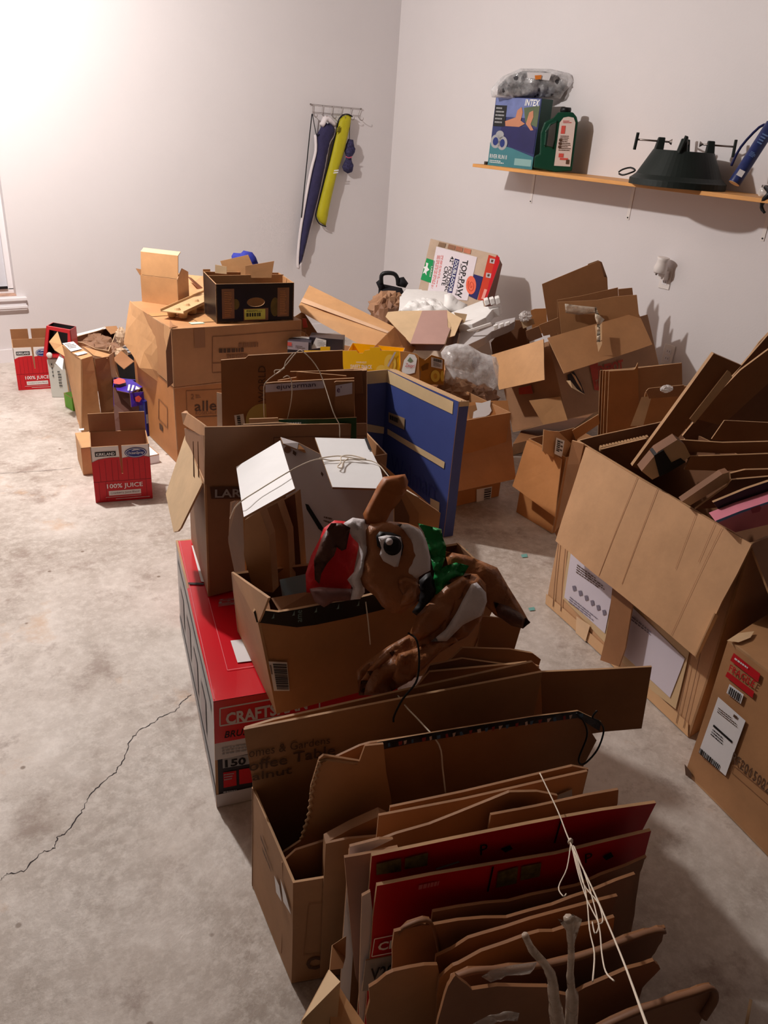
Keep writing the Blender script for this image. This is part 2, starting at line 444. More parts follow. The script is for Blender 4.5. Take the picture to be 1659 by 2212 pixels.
# ================================================================== THE ROOM
X0, Y0, ZC = -2.6, -2.4, 3.0
struct('floor', box_geo(X0, Y0, -.1, XR, YB, 0), FLOOR)
# back wall with the window opening at its left
wl = V(2, 560, y=YB)
WX1 = V(36, 640, y=YB).x; WZ0 = V(20, 640, y=YB).z; WX0, WZ1 = WX1-1.1, WZ0+1.35
g = Geo()
box_geo(X0, YB, 0, WX0, YB+.16, ZC, g); box_geo(WX1, YB, 0, XR+.15, YB+.16, ZC, g)
box_geo(WX0, YB, 0, WX1, YB+.16, WZ0, g); box_geo(WX0, YB, WZ1, WX1, YB+.16, ZC, g)
struct('wall_back', g, WALL)
struct('wall_right', box_geo(XR, Y0, 0, XR+.15, YB, ZC), WALL)
GAR = mat('dark_unseen_wall', S(104, 88, 76), .6, .05)  # unseen walls and the ceiling are toned dark to cut bounced light
struct('wall_left', box_geo(X0-.15, Y0, 0, X0, YB, ZC), GAR)
struct('wall_front', box_geo(X0, Y0-.15, 0, XR, Y0, ZC), GAR)
struct('ceiling', box_geo(X0-.15, Y0-.15, ZC, XR+.15, YB+.16, ZC+.1), mat('grey_ceiling', S(150, 138, 128), .8, .02))
TR = mat('white_trim_paint', S(236, 232, 234), .4, .02)
g = Geo(); box_geo(WX0, YB+.10, WZ0, WX1, YB+.12, WZ1, g)
w = struct('window_1', g, mat('night_window_blind', S(214, 214, 220), .5, .03))
g = Geo()
box_geo(WX0, YB+.07, WZ0, WX0+.045, YB+.13, WZ1, g); box_geo(WX1-.03, YB+.07, WZ0+.03, WX1, YB+.13, WZ1, g)
box_geo(WX0, YB+.07, WZ0, WX1, YB+.13, WZ0+.035, g)
mesh('window_frame', g, TR, w)
mesh('window_latch', box_geo(WX1-.2, YB+.055, WZ0+.035, WX1-.035, YB+.07, WZ0+.05), BLACK, w)
mesh('bare_wood_ledge', box_geo(WX0, YB+.002, WZ0-.004, WX1, YB+.07, WZ0+.006), mat('worn_wood', S(196, 158, 138), .7, .3, 14, bump=.2), w)
SX = V(59, 650, y=YB-.03).x
g = Geo(); sz1, sz0 = WZ0-.005, V(40, 670, y=YB-.02).z
box_geo(WX0-.1, YB-.035, sz1-.02, SX, YB, sz1, g); box_geo(WX0-.1, YB-.018, sz0+.03, SX-.005, YB, sz1-.02, g)
box_geo(WX0-.1, YB-.03, sz0+.012, SX, YB, sz0+.03, g); box_geo(WX0-.1, YB-.024, sz0, SX-.004, YB, sz0+.012, g)
bev(mesh('window_sill', g, TR, w), .003)
def bb(name, x0, y0, x1, y1):
    struct(name, box_geo(x0, y0, 0, x1, y1, .085), TR)
bb('baseboard_back', X0, YB-.014, XR-.014, YB); bb('baseboard_right', XR-.014, Y0, XR, YB)
# crack across the slab
CK = mat('dark_crack', S(58, 52, 56), .9, .2)
def crack(pts, w, name='crack_1', jag=.012):
    P = [V(u, v, z=.0008) for u, v in pts]; Q = []
    for a, b in zip(P, P[1:]):
        for k in range(7):
            d = (b-a).normalized(); s = Vector((-d.y, d.x, 0))
            Q.append(lerp(a, b, k/7)+s*random.uniform(-jag, jag)*(.3 if k == 0 else .5))
    g = Geo(); vs = []
    for i, p in enumerate(Q):
        d = (Q[min(i+1, len(Q)-1)]-Q[max(0, i-1)]).normalized(); s = Vector((-d.y, d.x, 0))*w*random.uniform(.35, 1.3)
        vs += [p-s, p+s]
    g.add(vs, [[2*i, 2*i+2, 2*i+3, 2*i+1] for i in range(len(Q)-1)])
    struct(name, g, CK)
crack([(0, 1901), (14, 1886), (50, 1882), (92, 1840), (118, 1832), (122, 1808), (142, 1800), (176, 1755), (190, 1722), (222, 1690), (250, 1668), (264, 1645), (280, 1600), (300, 1578), (330, 1562), (345, 1548), (378, 1537), (396, 1514), (414, 1497)], .0011, jag=.007)
crack([(0, 1022), (60, 1019), (130, 1014), (178, 1007)], .0008, 'crack_2', jag=.008)

# ================================================================== BACK WALL: wire rack with bags
t = thing('wire_hook_rack', 'thin wire hook rack screwed to the white back wall', 'hook rack', None)
yr = YB-.012
A, B = V(671, 225, y=yr), V(780, 235, y=yr); A2, B2 = V(674, 242, y=yr), V(778, 250, y=yr)
mesh('top_wire', tube_geo([A, B], .0018, smooth=1), STEEL, t); mesh('bottom_wire', tube_geo([A2, B2], .0018, smooth=1), STEEL, t)
for k in range(6):
    s = .04+.19*k
    a = lerp(A, B, s); b = lerp(A2, B2, s-.03)
    h = [a, b, b+Vector((0, -.006, -.012)), b+Vector((0.004, -.03, -.03)), b+Vector((.006, -.055, -.028)), b+Vector((.006, -.06, -.012))]
    tube('hook', h, .002, STEEL, t)
for p in (A, B): mesh('screw', lathe_geo(p+Vector((0, -.004, 0)), [(.005, 0), (.005, .008)], 10, ax=Vector((0, 1, 0))), STEEL, t)
# navy chair bag
P = lambda pts, dy: [V(u, v, y=YB-dy) for u, v in pts]
t = thing('folding_chair_bag', 'long navy carry bag with white trim hanging from the wire rack', 'bag')
navy = [(684, 291), (696, 270), (701, 262), (708, 268), (712, 262), (722, 275), (722, 286), (712, 308), (702, 357), (686, 430), (667, 502), (652, 562), (645, 576), (644, 540), (649, 502), (662, 430), (675, 367), (684, 326)]
puff('bag_body', P(navy, .045), .035, NAVY, t, amp=.006, freq=14, back=.9, grid=.02)
tube('white_trim', P([(681, 291), (682, 326), (672, 367), (660, 430), (648, 504), (643, 560), (644, 580)], .055), .010, mat('white_fabric', S(226, 218, 220), .8, .06), t, flat=.5)
tube('white_trim', P([(724, 272), (722, 292), (711, 312), (702, 360), (687, 430), (668, 502), (654, 560), (645, 581)], .05), .005, mat('white_fabric', S(226, 218, 220)), t)
tube('shoulder_strap', P([(674, 246), (668, 300), (662, 360), (655, 430), (651, 470)], .06), .004, BLKF, t, flat=.5)
tube('shoulder_strap', P([(675, 246), (679, 270), (684, 292), (690, 290)], .065), .003, BLKF, t)
puff('draw_cord_collar', P([(690, 268), (698, 252), (706, 249), (718, 256), (727, 268), (722, 274), (706, 262), (698, 276)], .06), .02, mat('white_fabric', S(226, 218, 220)), t, amp=.008, grid=.012)
t = thing('yellow_umbrella_sleeve', 'long yellow-green fabric sleeve with black piping hanging from the rack', 'bag')
yel = [(759, 251), (752, 248), (744, 249), (736, 254), (731, 264), (727, 284), (714, 342), (699, 398), (686, 450), (684, 467), (689, 479), (697, 485), (703.5, 488), (713, 440), (727, 378), (744, 326), (756, 272)]
puff('sleeve_body', P(yel, .05), .03, YEL, t, amp=.004, freq=9, back=1, grid=.02)
tube('black_piping', P([(761, 252), (752, 247), (742, 248), (733, 256), (729, 268), (725, 288), (712, 342), (697, 400), (684, 452), (682, 467), (688, 481), (697, 487), (704, 489)], .052), .006, BLKF, t, flat=.7)
q = P([(720, 367), (730, 366), (728, 374), (718, 375)], .085)
decals('printed_mark', [sub(q, 0, 0, 1, .35), sub(q, 0, .6, 1, .95)], WHITE, t, off=.012, warp=0)
puff('velcro_tab', P([(727, 276), (735, 272), (734, 284), (726, 287)], .08), .006, mat('olive_tab', S(120, 112, 20)), t, amp=0, grid=.01)
t = thing('folding_umbrella', 'small folded navy floral umbrella hanging at the right of the rack', 'umbrella')
UM = mat('navy_floral_cloth', S(60, 56, 92), .8, .75, 90)
puff('umbrella_body', P([(752, 300), (763, 302), (764, 312), (767, 322), (764, 333), (758, 341), (763, 357), (760, 372), (751, 375), (742, 369), (739, 360), (748, 340), (744, 326), (748, 312)], .05), .028, UM, t, amp=.008, freq=30, back=.8, grid=.012)
tube('pink_tie', P([(747, 338), (753, 341), (760, 339)], .085), .004, mat('pink_cloth', S(200, 90, 120)), t)
tube('wrist_strap', P([(757, 262), (755, 282), (755, 301)], .045), .0025, BLKF, t)

# ================================================================== RIGHT WALL: shelf
ZS = V(1336, 391, x=XR-.33).z
SY1, SY0 = V(1021, 355, x=XR-.33).y, V(1675, 433, x=XR-.33).y
PINE = mat('orange_pine', S(222, 160, 92), .5, .14, 3, stretch=(12, 1.2, 12))
t = thing('wall_shelf', 'long pine board shelf on thin white brackets on the right wall', 'shelf')
bev(mesh('shelf_board', box_geo(XR-.33, SY0, ZS-.019, XR, SY1, ZS), PINE, t), .002)
for u, v in ((1147, 435), (1357, 470), (1648, 515)):
    p = V(u, v, x=XR); y = p.y; z = p.z
    g = box_geo(XR-.004, y-.010, z-.012, XR, y+.010, ZS-.019); box_geo(XR-.2, y-.010, ZS-.023, XR, y+.010, ZS-.019, g)
    b = mesh('bracket', g, WHT, t)
    mesh('screw', lathe_geo(Vector((XR-.007, y, z)), [(.004, 0), (.004, .005)], 8, ax=Vector((1, 0, 0))), BLACK, b)
# inflatable raft carton
def shelfbox():
    t = thing('raft_box', 'carton with a lake raft photograph and teal base standing on the shelf', 'box')
    bl = V(1054, 356, z=ZS); br = V(1149, 362, z=ZS)
    if bl.x > XR-.1: pass
    return t, bl, br
t = thing('raft_box', 'carton with a lake raft picture and teal base on the left of the shelf', 'box')
bl = V(1054, 356, x=XR-.285); bl.z = ZS; br = V(1150, 362, x=XR-.22); br.z = ZS
# keep its face towards the room: turn from the wall direction
nrm = (br-bl).cross(ZUP).normalized()
tl, tr = U(bl, 209), U(br, 212); h = (tl.z+tr.z)/2-ZS; tl.z = tr.z = ZS+h
b4 = base4(bl, br, .12)
PB = mat('raft_box_blue', S(52, 60, 110), .4, .2, 8); TG = mat('raft_box_green_side', S(30, 74, 64), .45, .1)
g = Geo(); hexa(b4, up4(b4, h), g); g.m = [0, 0, 0, 1, 1, 1]
bev(mesh('box_body', g, [PB, TG], t), .003)
q = [tl, tr, br, bl]
k = dict(warp=0, grid=.5)
decals('sky_print', [sub(q, .02, .01, .98, .28)], mat('lake_sky', S(112, 124, 176), .4, .2, 14), t, off=.002, **k)
decals('meadow_print', [qpoly(q, [(.65, .14), (.98, .1), (.98, .4), (.72, .34)])], mat('lake_shore', S(90, 104, 74), .5, .2), t, off=.0025, **k)
decals('raft_print', [qpoly(q, [(.22, .38), (.98, .42), (.98, .78), (.45, .7), (.2, .5)])], mat('raft_navy', S(40, 38, 92), .4, .2), t, off=.003, **k)
decals('teal_print', [qpoly(q, [(.0, .66), (.5, .72), (1, .82), (1, 1), (0, 1)])], mat('teal_print', S(66, 128, 138), .4, .08), t, off=.0035, **k)
decals('black_panel', [sub(q, .02, .12, .28, .42)], BLACK, t, off=.0034, **k)
SK = mat('skin_print', S(196, 132, 100), .5, .1)
decals('swimmers_print', [qpoly(q, [(.28, .34), (.5, .28), (.52, .18), (.6, .13), (.64, .2), (.62, .32), (.72, .36), (.6, .41), (.3, .41)]), qpoly(q, [(.74, .36), (.78, .2), (.86, .17), (.88, .26), (.84, .36), (.92, .44), (.86, .45)])], SK, t, off=.0042, **k)
decals('tube_print', [oval(q, .13, .64, .12, .1), oval(q, .28, .66, .11, .1), oval(q, .2, .54, .09, .06)], GREYP, t, off=.0045, **k)
decals('tube_hole_print', [oval(q, .12, .64, .06, .06), oval(q, .28, .66, .055, .06)], BLUEP, t, off=.005, **k)
text('INTEX', sub(q, .66, .02, .97, .11), WHITE, t, off=.004, warp=0, bold=.02, shear=.2)
text('RIVER RUN II', sub(q, .03, .83, .42, .89), WHITE, t, off=.005, warp=0)
fine(sub(q, .05, .15, .25, .4), 5, GREYP, t, off=.005, warp=0); fine(sub(q, .04, .92, .4, .97), 2, WHITE, t, off=.005, warp=0, seed=4)
decals('silver_tab', [sub(q, .6, .86, .97, .96)], mat('pale_teal', S(140, 180, 180)), t, off=.0045, **k)
RB = (b4, h)
# bag of dark fabric in clear plastic lying on the raft carton
t = thing('plastic_bag_of_tarp', 'clear plastic bag with dark grey fabric lying on the raft carton', 'bag')
c = sum(b4, Vector())/4+ZUP*h; zt = c.z
pl_ = (c, Vector((HD.x, HD.y, 0)))
inner = px(pl_, [(1074, 206), (1076, 186), (1096, 166), (1130, 153), (1175, 153), (1205, 164), (1222, 184), (1212, 205), (1190, 212), (1120, 212)])
puff('folded_tarp', inner, .05, mat('charcoal_fabric', S(72, 70, 74), .8, .2, 20), t, amp=.02, freq=14, back=.6, grid=.015)
outer = px(pl_, [(1062, 210), (1060, 192), (1085, 165), (1125, 148), (1190, 149), (1238, 160), (1243, 176), (1220, 200), (1210, 215), (1150, 212), (1110, 214)])
puff('clear_bag', outer, .065, clear_mat('clear_film', (.93, .93, .95), .33), t, amp=.022, freq=18, back=.7, grid=.013)
decals('paper_card', [px((c-HD*.08, HD), [(1138, 156), (1192, 158), (1186, 174), (1140, 168)])], PAPER, t, off=.002, warp=0)
decals('orange_sticker', [px((c-HD*.085, HD), [(1155, 163), (1170, 162), (1168, 171), (1156, 172)])], mat('orange_sticker', S(226, 130, 50)), t, off=.003, warp=0)
# green jug
t = thing('green_jug', 'dark green plastic jug with handle and black cap beside the raft carton', 'jug')
JG = mat('green_hdpe', S(22, 70, 52), .35, .1, 10)
c = V(1200, 366, x=XR-.19); c.z = ZS; jd = (ray(1200, 300)-ZUP*ray(1200, 300).z).normalized()
jp = (c, jd)
out = px(jp, [(1153, 361), (1155, 335), (1166, 330), (1168, 285), (1176, 262), (1196, 252), (1206, 240), (1238, 240), (1246, 250), (1249, 262), (1236, 368), (1200, 370)])
hole = px(jp, [(1178, 312), (1181, 282), (1190, 268), (1202, 262), (1198, 300), (1194, 316)])
zoff = ZS-min(p.z for p in out)
g = board_geo(out, .085, grid=.5, warp=0, holes=[hole]); g.v = [p+ZUP*zoff for p in g.v]
bev(mesh('jug_body', g, JG, t), .008, 3)
cc = V(1222, 240, pl=jp)+jd*.04+ZUP*zoff
mesh('cap', lathe_geo(cc+ZUP*-.005, [(.03, 0), (.031, .02), (.028, .03)], 24), BLKP, t, True)
q = [p+ZUP*zoff for p in px(jp, [(1211, 250), (1245, 250), (1232, 358), (1197, 356)])]
decals('paper_label', [qpoly(q, [(.0, .12), (.2, .02), (.5, 0), (.85, .02), (1, .12), (1, 1), (0, 1)])], mat('cream_label', S(226, 208, 200), .5, .03), t, off=.004, warp=0, grid=.5)
decals('red_label_print', [sub(q, .15, .18, .4, .34), sub(q, .2, .74, .5, .82), sub(q, .3, .83, .8, .87)], REDL, t, off=.006, warp=0, grid=.5)
fine(sub(q, .2, .08, .8, .14), 2, RED, t, off=.006, warp=0); fine(sub(q, .15, .38, .9, .7), 9, INK, t, off=.006, warp=0, seed=3)
decals('black_label_marks', [sub(q, .1, .44, .28, .49), sub(q, .1, .51, .28, .56), sub(q, .1, .58, .28, .63), sub(q, .7, .86, .9, .95)], INK, t, off=.007, warp=0, grid=.5)
# little cap and cord
t = mesh('dark_plug', lathe_geo(V(1050, 350, x=XR-.27)*1.0, [(.011, 0), (.012, .018)], 14), mat('brown_rubber', S(70, 58, 52)), None, True); tag(t, 'small dark plug near the left end of the shelf', 'plug')
for v_ in t.data.vertices: v_.co.z += ZS-V(1050, 350, x=XR-.27).z
# christmas tree stand
c = V(1463, 392, x=XR-.235); c.z = ZS+.0
rr = (V(1567, 397, d=c.dot(HD))-V(1362, 380, d=c.dot(HD))).length/2*.98
sc_ = rr
t = thing('tree_stand', 'black plastic tree stand with four screw clamps on the shelf', 'tree stand')
GP = mat('black_green_plastic', S(30, 38, 36), .5, .12, 10)
zc = ZS+.001
def zat(v, r=0): return U(c-jd*0, v).z
zt = U(c, 327).z-.0
hh = zt-ZS
bev(mesh('bowl', lathe_geo(at(c, zc), [(rr, 0), (rr*1.0, .028), (rr*.96, .034), (rr*.88, .05), (rr*.62, hh), (rr*.58, hh), (rr*.5, .06), (rr*.2, .06)], 56), GP, t, ), .001)
side = jd.cross(ZUP).normalized()      # to the right in the picture
if proj(c+side)[0] < proj(c)[0]: side = -side
def clamp(ang, hgt=.085, rod=.1, out=True):
    a = math.radians(ang); dr = side*math.cos(a)+jd*math.sin(a); p = at(c, ZS+hh-.03)+dr*rr*.52
    sd = dr.cross(ZUP)
    b = [p+dr*.03+sd*.035-ZUP*.03, p+dr*.03-sd*.035-ZUP*.03, p-dr*.02-sd*.03, p-dr*.02+sd*.03]
    tp = [p+sd*.014+ZUP*hgt+dr*.012, p-sd*.014+ZUP*hgt+dr*.012, p-sd*.014+ZUP*hgt-dr*.02, p+sd*.014+ZUP*hgt-dr*.02]
    bev(mesh('clamp_tower', hexa(b, tp), GP, t), .004)
    m = p+ZUP*(hgt-.018)
    s = tube('screw_bolt', [m-dr*.05, m+dr*rod], .0045, STEEL, t, smooth=1)
    e = m+dr*rod; mesh('bolt_handle', tube_geo([e-ZUP*.045+sd*.01, e+ZUP*.03-sd*.008], .008, smooth=1), GP, s)
    mesh('bolt_foot', lathe_geo(m-dr*.055, [(.014, 0), (.006, .012)], 14, ax=dr), STEEL, s)
clamp(0, rod=.11); clamp(183, rod=.115); clamp(80, rod=.09); clamp(258, rod=.03)
t = tube('black_cord_loop', [V(1336, 372, x=XR-.28), V(1345, 366, x=XR-.27), V(1362, 362, x=XR-.25), V(1372, 368, x=XR-.25), V(1360, 374, x=XR-.27), V(1345, 378, x=XR-.28), V(1337, 375, x=XR-.28)], .0045, BLKP); tag(t, 'loop of thin black cord at the left foot of the tree stand', 'cord')
# blue tube can leaning, dark strap, glass jar, black clamp
t = thing('blue_tube_can', 'tall blue printed tube leaning beside the tree stand', 'tube can')
a, b = V(1586, 396, x=XR-.23), V(1668, 268, x=XR-.12); ax = b-a
mesh('tube_body', lathe_geo(a, [(.028, 0), (.0285, .002), (.0285, ax.length)], 32, ax=ax), mat('blue_tube_print', S(46, 58, 112), .35, .35, 22), t, True)
mesh('cardboard_end', lathe_geo(a-ax.normalized()*.0015, [(.026, 0), (.026, .003)], 32, ax=ax), KP, t)
tube('blue_cord', [V(1580, 358, x=XR-.2), V(1600, 318, x=XR-.17), V(1640, 275, x=XR-.13), V(1662, 268, x=XR-.11)], .006, mat('blue_cord', S(24, 30, 84), .6, .1), t)
fr = (CAM-a).normalized(); fx = ax.cross(fr).normalized(); fr = fx.cross(ax).normalized()
for k_, (s0, s1, m_) in enumerate(((.1, .2, PAPER), (.42, .5, mat('light_blue_print', S(120, 150, 200))), (.62, .8, mat('light_blue_print', S(120, 150, 200))))):
    cq = [a+ax*s1-fx*.014+fr*.031, a+ax*s1+fx*.014+fr*.031, a+ax*s0+fx*.014+fr*.031, a+ax*s0-fx*.014+fr*.031]
    if k_ == 0: decals('white_label', [cq], m_, t, off=0, warp=0, grid=.5)
    else: fine(cq, 4, m_, t, off=0, warp=0, seed=k_)
t = thing('glass_jar', 'small glass jar at the right end of the shelf', 'jar')
c2 = V(1652, 410, x=XR-.2); c2.z = ZS
mesh('jar_body', lathe_geo(c2, [(.018, 0), (.024, .006), (.024, .03), (.014, .04)], 24), clear_mat('jar_glass', (.95, .93, .9), .6), t, True)
mesh('jar_lid', lathe_geo(c2+ZUP*.04, [(.017, 0), (.017, .01)], 24), STEEL, t)
t = tube('black_clamp_strap', [V(1653, 405, x=XR-.27), V(1662, 418, x=XR-.33), V(1650, 432, x=XR-.32), V(1645, 448, x=XR-.31), V(1652, 460, x=XR-.31)], [.008, .012, .012, .008, .006], BLKP); tag(t, 'black strap hanging over the right end of the shelf', 'strap')

# ================================================================== sockets
def plate(name, label, u0, v0, u1, v1, night=False):
    c = V((u0+u1)/2, (v0+v1)/2, x=XR)
    t = thing(name, label, 'wall socket')
    bev(mesh('cover_plate', box_geo(XR-.006, c.y-.036, c.z-.058, XR, c.y+.036, c.z+.058), WHT, t), .003)
    for dz in (-.02, .02):
        o = mesh('socket_face', box_geo(XR-.008, c.y-.017, c.z+dz-.014, XR-.005, c.y+.017, c.z+dz+.014), TR, t)
        mesh('slots', box_geo(XR-.0086, c.y-.008, c.z+dz-.004, XR-.008, c.y-.006, c.z+dz+.006, box_geo(XR-.0086, c.y+.006, c.z+dz-.004, XR-.008, c.y+.008, c.z+dz+.006)), BLACK, o)
    return c
c = plate('wall_socket', 'white double wall socket with a plug-in lamp above it on the right wall', 1426, 590, 1452, 612)
p = V(1426, 590, x=XR-.05)
t = thing('plug_in_lamp', 'white plug-in spot lamp with flared head in the upper wall socket', 'lamp')
a = V(1424, 590, x=XR-.06); b = V(1434, 556, x=XR-.06)
mesh('lamp_head', lathe_geo(a, [(.03, 0), (.036, .01), (.036, .03), (.03, .05), (.029, (b-a).length*.8), (.034, (b-a).length*.98), (.030, (b-a).length)], 32, ax=(b-a)), WHT, t, True)
mesh('plug_base', box_geo(XR-.05, c.y-.02, c.z-.005, XR-.008, c.y+.02, c.z+.04), WHT, t)
mesh('lens', lathe_geo(a+Vector((-.03, -.004, -.002)), [(.002, -.006), (.008, 0), (.002, .006)], 16, ax=Vector((-1, 0, 0))), STEEL, t, True)
plate('wall_socket', 'white wall socket low on the right wall behind the cartons', 1436, 755, 1452, 778)

# ================================================================== LEFT GROUP OF SMALL CARTONS
BR = KO
def juice_carton(label, FLp, FRp, depth, hv, grp=None, flapz=.10):
    FL, FR = V(*FLp, z=.001), V(*FRp, z=.001)
    b4 = base4(FL, FR, depth); h = U(FL, hv).z
    t4 = up4(b4, h)
    t = thing('juice_carton', label, 'box')
    mesh('carton_body', shell_geo(b4, t4, .004, .0, walls=(1, 2, 3)), [REDD, KE, KIN], t)
    q = [t4[0], t4[1], b4[1], b4[0]]
    n = (FR-FL).cross(ZUP).normalized(); n = n if n.dot(CAM-FL) > 0 else -n
    c = (b4[0]+b4[2])/2+ZUP*h/2
    WHP = mat('juice_white_print', S(228, 222, 218), .4, .03)
    # front wall with the slot cut from the rim
    front = qpoly(q, [(0, 0), (.47, 0), (.49, .5), (.515, .5), (.525, 0), (1, 0), (1, 1), (0, 1)])
    mesh('front_panel', board_geo(front, .004, warp=0, away=c, grid=.5), [WHP, KE], t)
    k = dict(warp=0, grid=.5)
    l1 = qpoly(q, [(0, .27), (.12, .22), (.3, .2), (.475, .2), (.49, .5), (.515, .5), (.515, 1), (0, 1)])
    l2 = qpoly(q, [(.515, .5), (.522, .22), (.7, .2), (.88, .2), (1, .23), (1, 1), (.515, 1)])
    decals('red_print', [l1, l2], REDD, t, off=.0015, **k)
    PLK = mat('dark_plank_line', S(120, 16, 28), .5)
    decals('plank_lines', [sub(q, a, .24, a+.006, .62) for a in (.12, .22, .33, .43, .6, .7, .8, .9)]+[sub(q, 0, .62, 1, .628)]+[sub(q, a, .63, a+.006, .97) for a in (.08, .2, .9)], PLK, t, off=.002, **k)
    decals('black_brand_plate', [sub(q, .07, .09, .42, .17)], BLACK, t, off=.002, **k)
    text('KIRKLAND', sub(q, .09, .105, .40, .155), WHITE, t, off=.003, warp=0, bold=.01)
    decals('brand_oval', [oval(q, .76, .135, .19, .09)], BLUEP, t, off=.002, **k)
    decals('brand_oval_ring', [qpoly(q, [(.76+.175*math.cos(a), .135+.078*math.sin(a)) for a in [i*.2244 for i in range(28)]])], WHITE, t, off=.0025, **k)
    decals('brand_oval_centre', [oval(q, .76, .135, .165, .07)], BLUEP, t, off=.003, **k)
    text('OceanSpray', sub(q, .62, .11, .9, .17), WHITE, t, off=.004, warp=0, shear=.15)
    decals('wave_mark', [qpoly(q, [(.68, .1), (.73, .075), (.8, .075), (.85, .095), (.79, .088), (.74, .09)])], WHITE, t, off=.0042, **k)
    text('100% JUICE', sub(q, .22, .67, .84, .775), WHITE, t, off=.004, warp=0, bold=.01)
    tube('swash', [bil(q, .5, .70), bil(q, .52, .67), bil(q, .535, .72), bil(q, .49, .82), bil(q, .47, .8)], .0012, WHITE, t)
    decals('white_banner', [sub(q, .24, .80, .80, .885)], WHP, t, off=.003, **k)
    text('Cranberry Juice Blend', sub(q, .27, .82, .77, .865), mat('grey_text', S(120, 110, 110)), t, off=.004, warp=0)
    decals('white_lines', [sub(q, .18, .91, .8, .916), sub(q, .35, .95, .95, .958)], WHP, t, off=.003, **k)
    # upright flaps at the back rim
    for s0, s1 in ((0.0, .46), (.54, 1.0)):
        a, b = lerp(t4[3], t4[2], s0), lerp(t4[3], t4[2], s1)
        board('flap', [a+ZUP*flapz, b+ZUP*flapz, b, a], .004, KC, t, warp=.002)
    return t
juice_carton('red and white open juice carton nearest the camera on the left floor', (207, 1086), (330, 1076), .18, 967, flapz=.085)
t = juice_carton('red and white open juice carton farthest left by the back wall', (40, 843), (122, 838), .2, 752, flapz=.06)
# plain low carton behind the near juice carton
def simple(name, label, FL, FR, depth, hv, m, cat='box', z=.001, top=True, h=None, **k):
    A, B = (V(*FL, z=z) if not isinstance(FL, Vector) else FL), (V(*FR, z=z) if not isinstance(FR, Vector) else FR)
    b4 = base4(A, B, depth); h = h or U(A, hv).z-z
    t4 = up4(b4, h)
    return carton(name, label, b4, t4, m, cat=cat, top=top, **k), b4, t4
t, b4, t4 = simple('mailer_carton', 'small plain brown carton tucked behind the near juice carton', (181, 1027), (215, 1023), .2, 968, KA)
decals('shipping_label', [px((t4[0], ZUP), [(170, 927), (181, 926), (181, 930), (170, 931)])], PAPER, t, off=.002)
t, b4, t4 = simple('white_carton', 'small plain white carton right behind the near juice carton', (318, 1004), (344, 999), .15, 985, WHITEB)
# tall narrow brown carton standing on end, with labels on its top
A = V(172, 944, z=.16); 
def tallbox():
    FLb, FRb = V(178, 935, z=.03), V(222, 922, z=.03)
    b = [V(178, 935, z=.03), V(223, 918, z=.05), V(246, 905, z=.05)]
    t = thing('tall_carton', 'tall narrow brown carton standing upright with white labels on its top end', 'box')
    tl, tm, tr_ = V(132, 745, z=.44), V(176, 777, z=.40), V(199, 769, z=.40)
    bl, bm, brr = V(162, 925, z=.02), V(200, 912, z=.02), V(223, 905, z=.02)
    return t
t = thing('tall_carton', 'tall narrow brown carton standing upright with white labels on its top end', 'box')
bm = V(214, 928, z=.003); bl = V(172, 926, z=.003); br = V(248, 912, z=.003)
T0 = U(bm, 775); ht = T0.z
tl = V(134, 745, z=ht); tm = V(175, 777, z=ht); tr = V(200, 769, z=ht); tb = tl+(tr-tm)
b0 = [V(180, 930, z=.003), V(222, 920, z=.003)]; b4 = [bl if False else V(166, 905, z=.003), V(178, 935, z=.003), V(222, 922, z=.003)]; b4 = [b4[0], b4[1], b4[2], b4[0]+b4[2]-b4[1]]
t4 = [tl, tm, tr, tb]
mesh('carton_body', shell_geo(b4, t4, .004, .003, top=True), [KA, KE, KIN], t)
tq = [V(140, 741, z=ht), V(168, 738, z=ht), V(180, 757, z=ht), V(152, 760, z=ht)]
decals('shipping_label', [[V(135, 744, z=ht), V(159, 740, z=ht), V(178, 756, z=ht), V(154, 762, z=ht)]], PAPER, t, off=.006)
fine([V(140, 746, z=ht), V(159, 743, z=ht), V(172, 753, z=ht), V(153, 757, z=ht)], 4, INK, t, off=.007)
decals('small_label', [[V(160, 766, z=ht), V(183, 761, z=ht), V(190, 765, z=ht), V(168, 771, z=ht)]], PAPER, t, off=.006)
f = [V(134, 745, z=ht), V(124, 716, z=ht+.05), V(106, 738, z=ht+.02), V(118, 756, z=ht-.02), V(140, 770, z=ht-.03)]
board('flap', f, .004, KA, t)
decals('torn_tape', [[V(131, 765, z=ht-.04), V(139, 775, z=ht-.05), V(136, 800, z=ht-.1), V(121, 785, z=ht-.08)]], PAPER, t, off=.004)
# open brown carton behind it with its near flap raised
t = thing('open_carton', 'narrow open brown carton leaning behind the tall carton', 'box')
a = [V(176, 750, z=.40), V(237, 764, z=.36), V(235, 772, z=.35), V(248, 910, z=.003), V(224, 925, z=.003), V(205, 780, z=.36)]
board('side_panel', [V(205, 775, z=.37), V(236, 770, z=.36), V(250, 912, z=.003), V(222, 918, z=.003)], .004, KC, t)
board('flap', [V(180, 748, z=.41), V(238, 765, z=.36), V(232, 774, z=.355), V(203, 768, z=.37)], .004, KA, t)
board('side_panel', [V(236, 768, z=.362), V(246, 760, z=.33), V(262, 890, z=.003), V(250, 910, z=.003)], .004, KB, t)
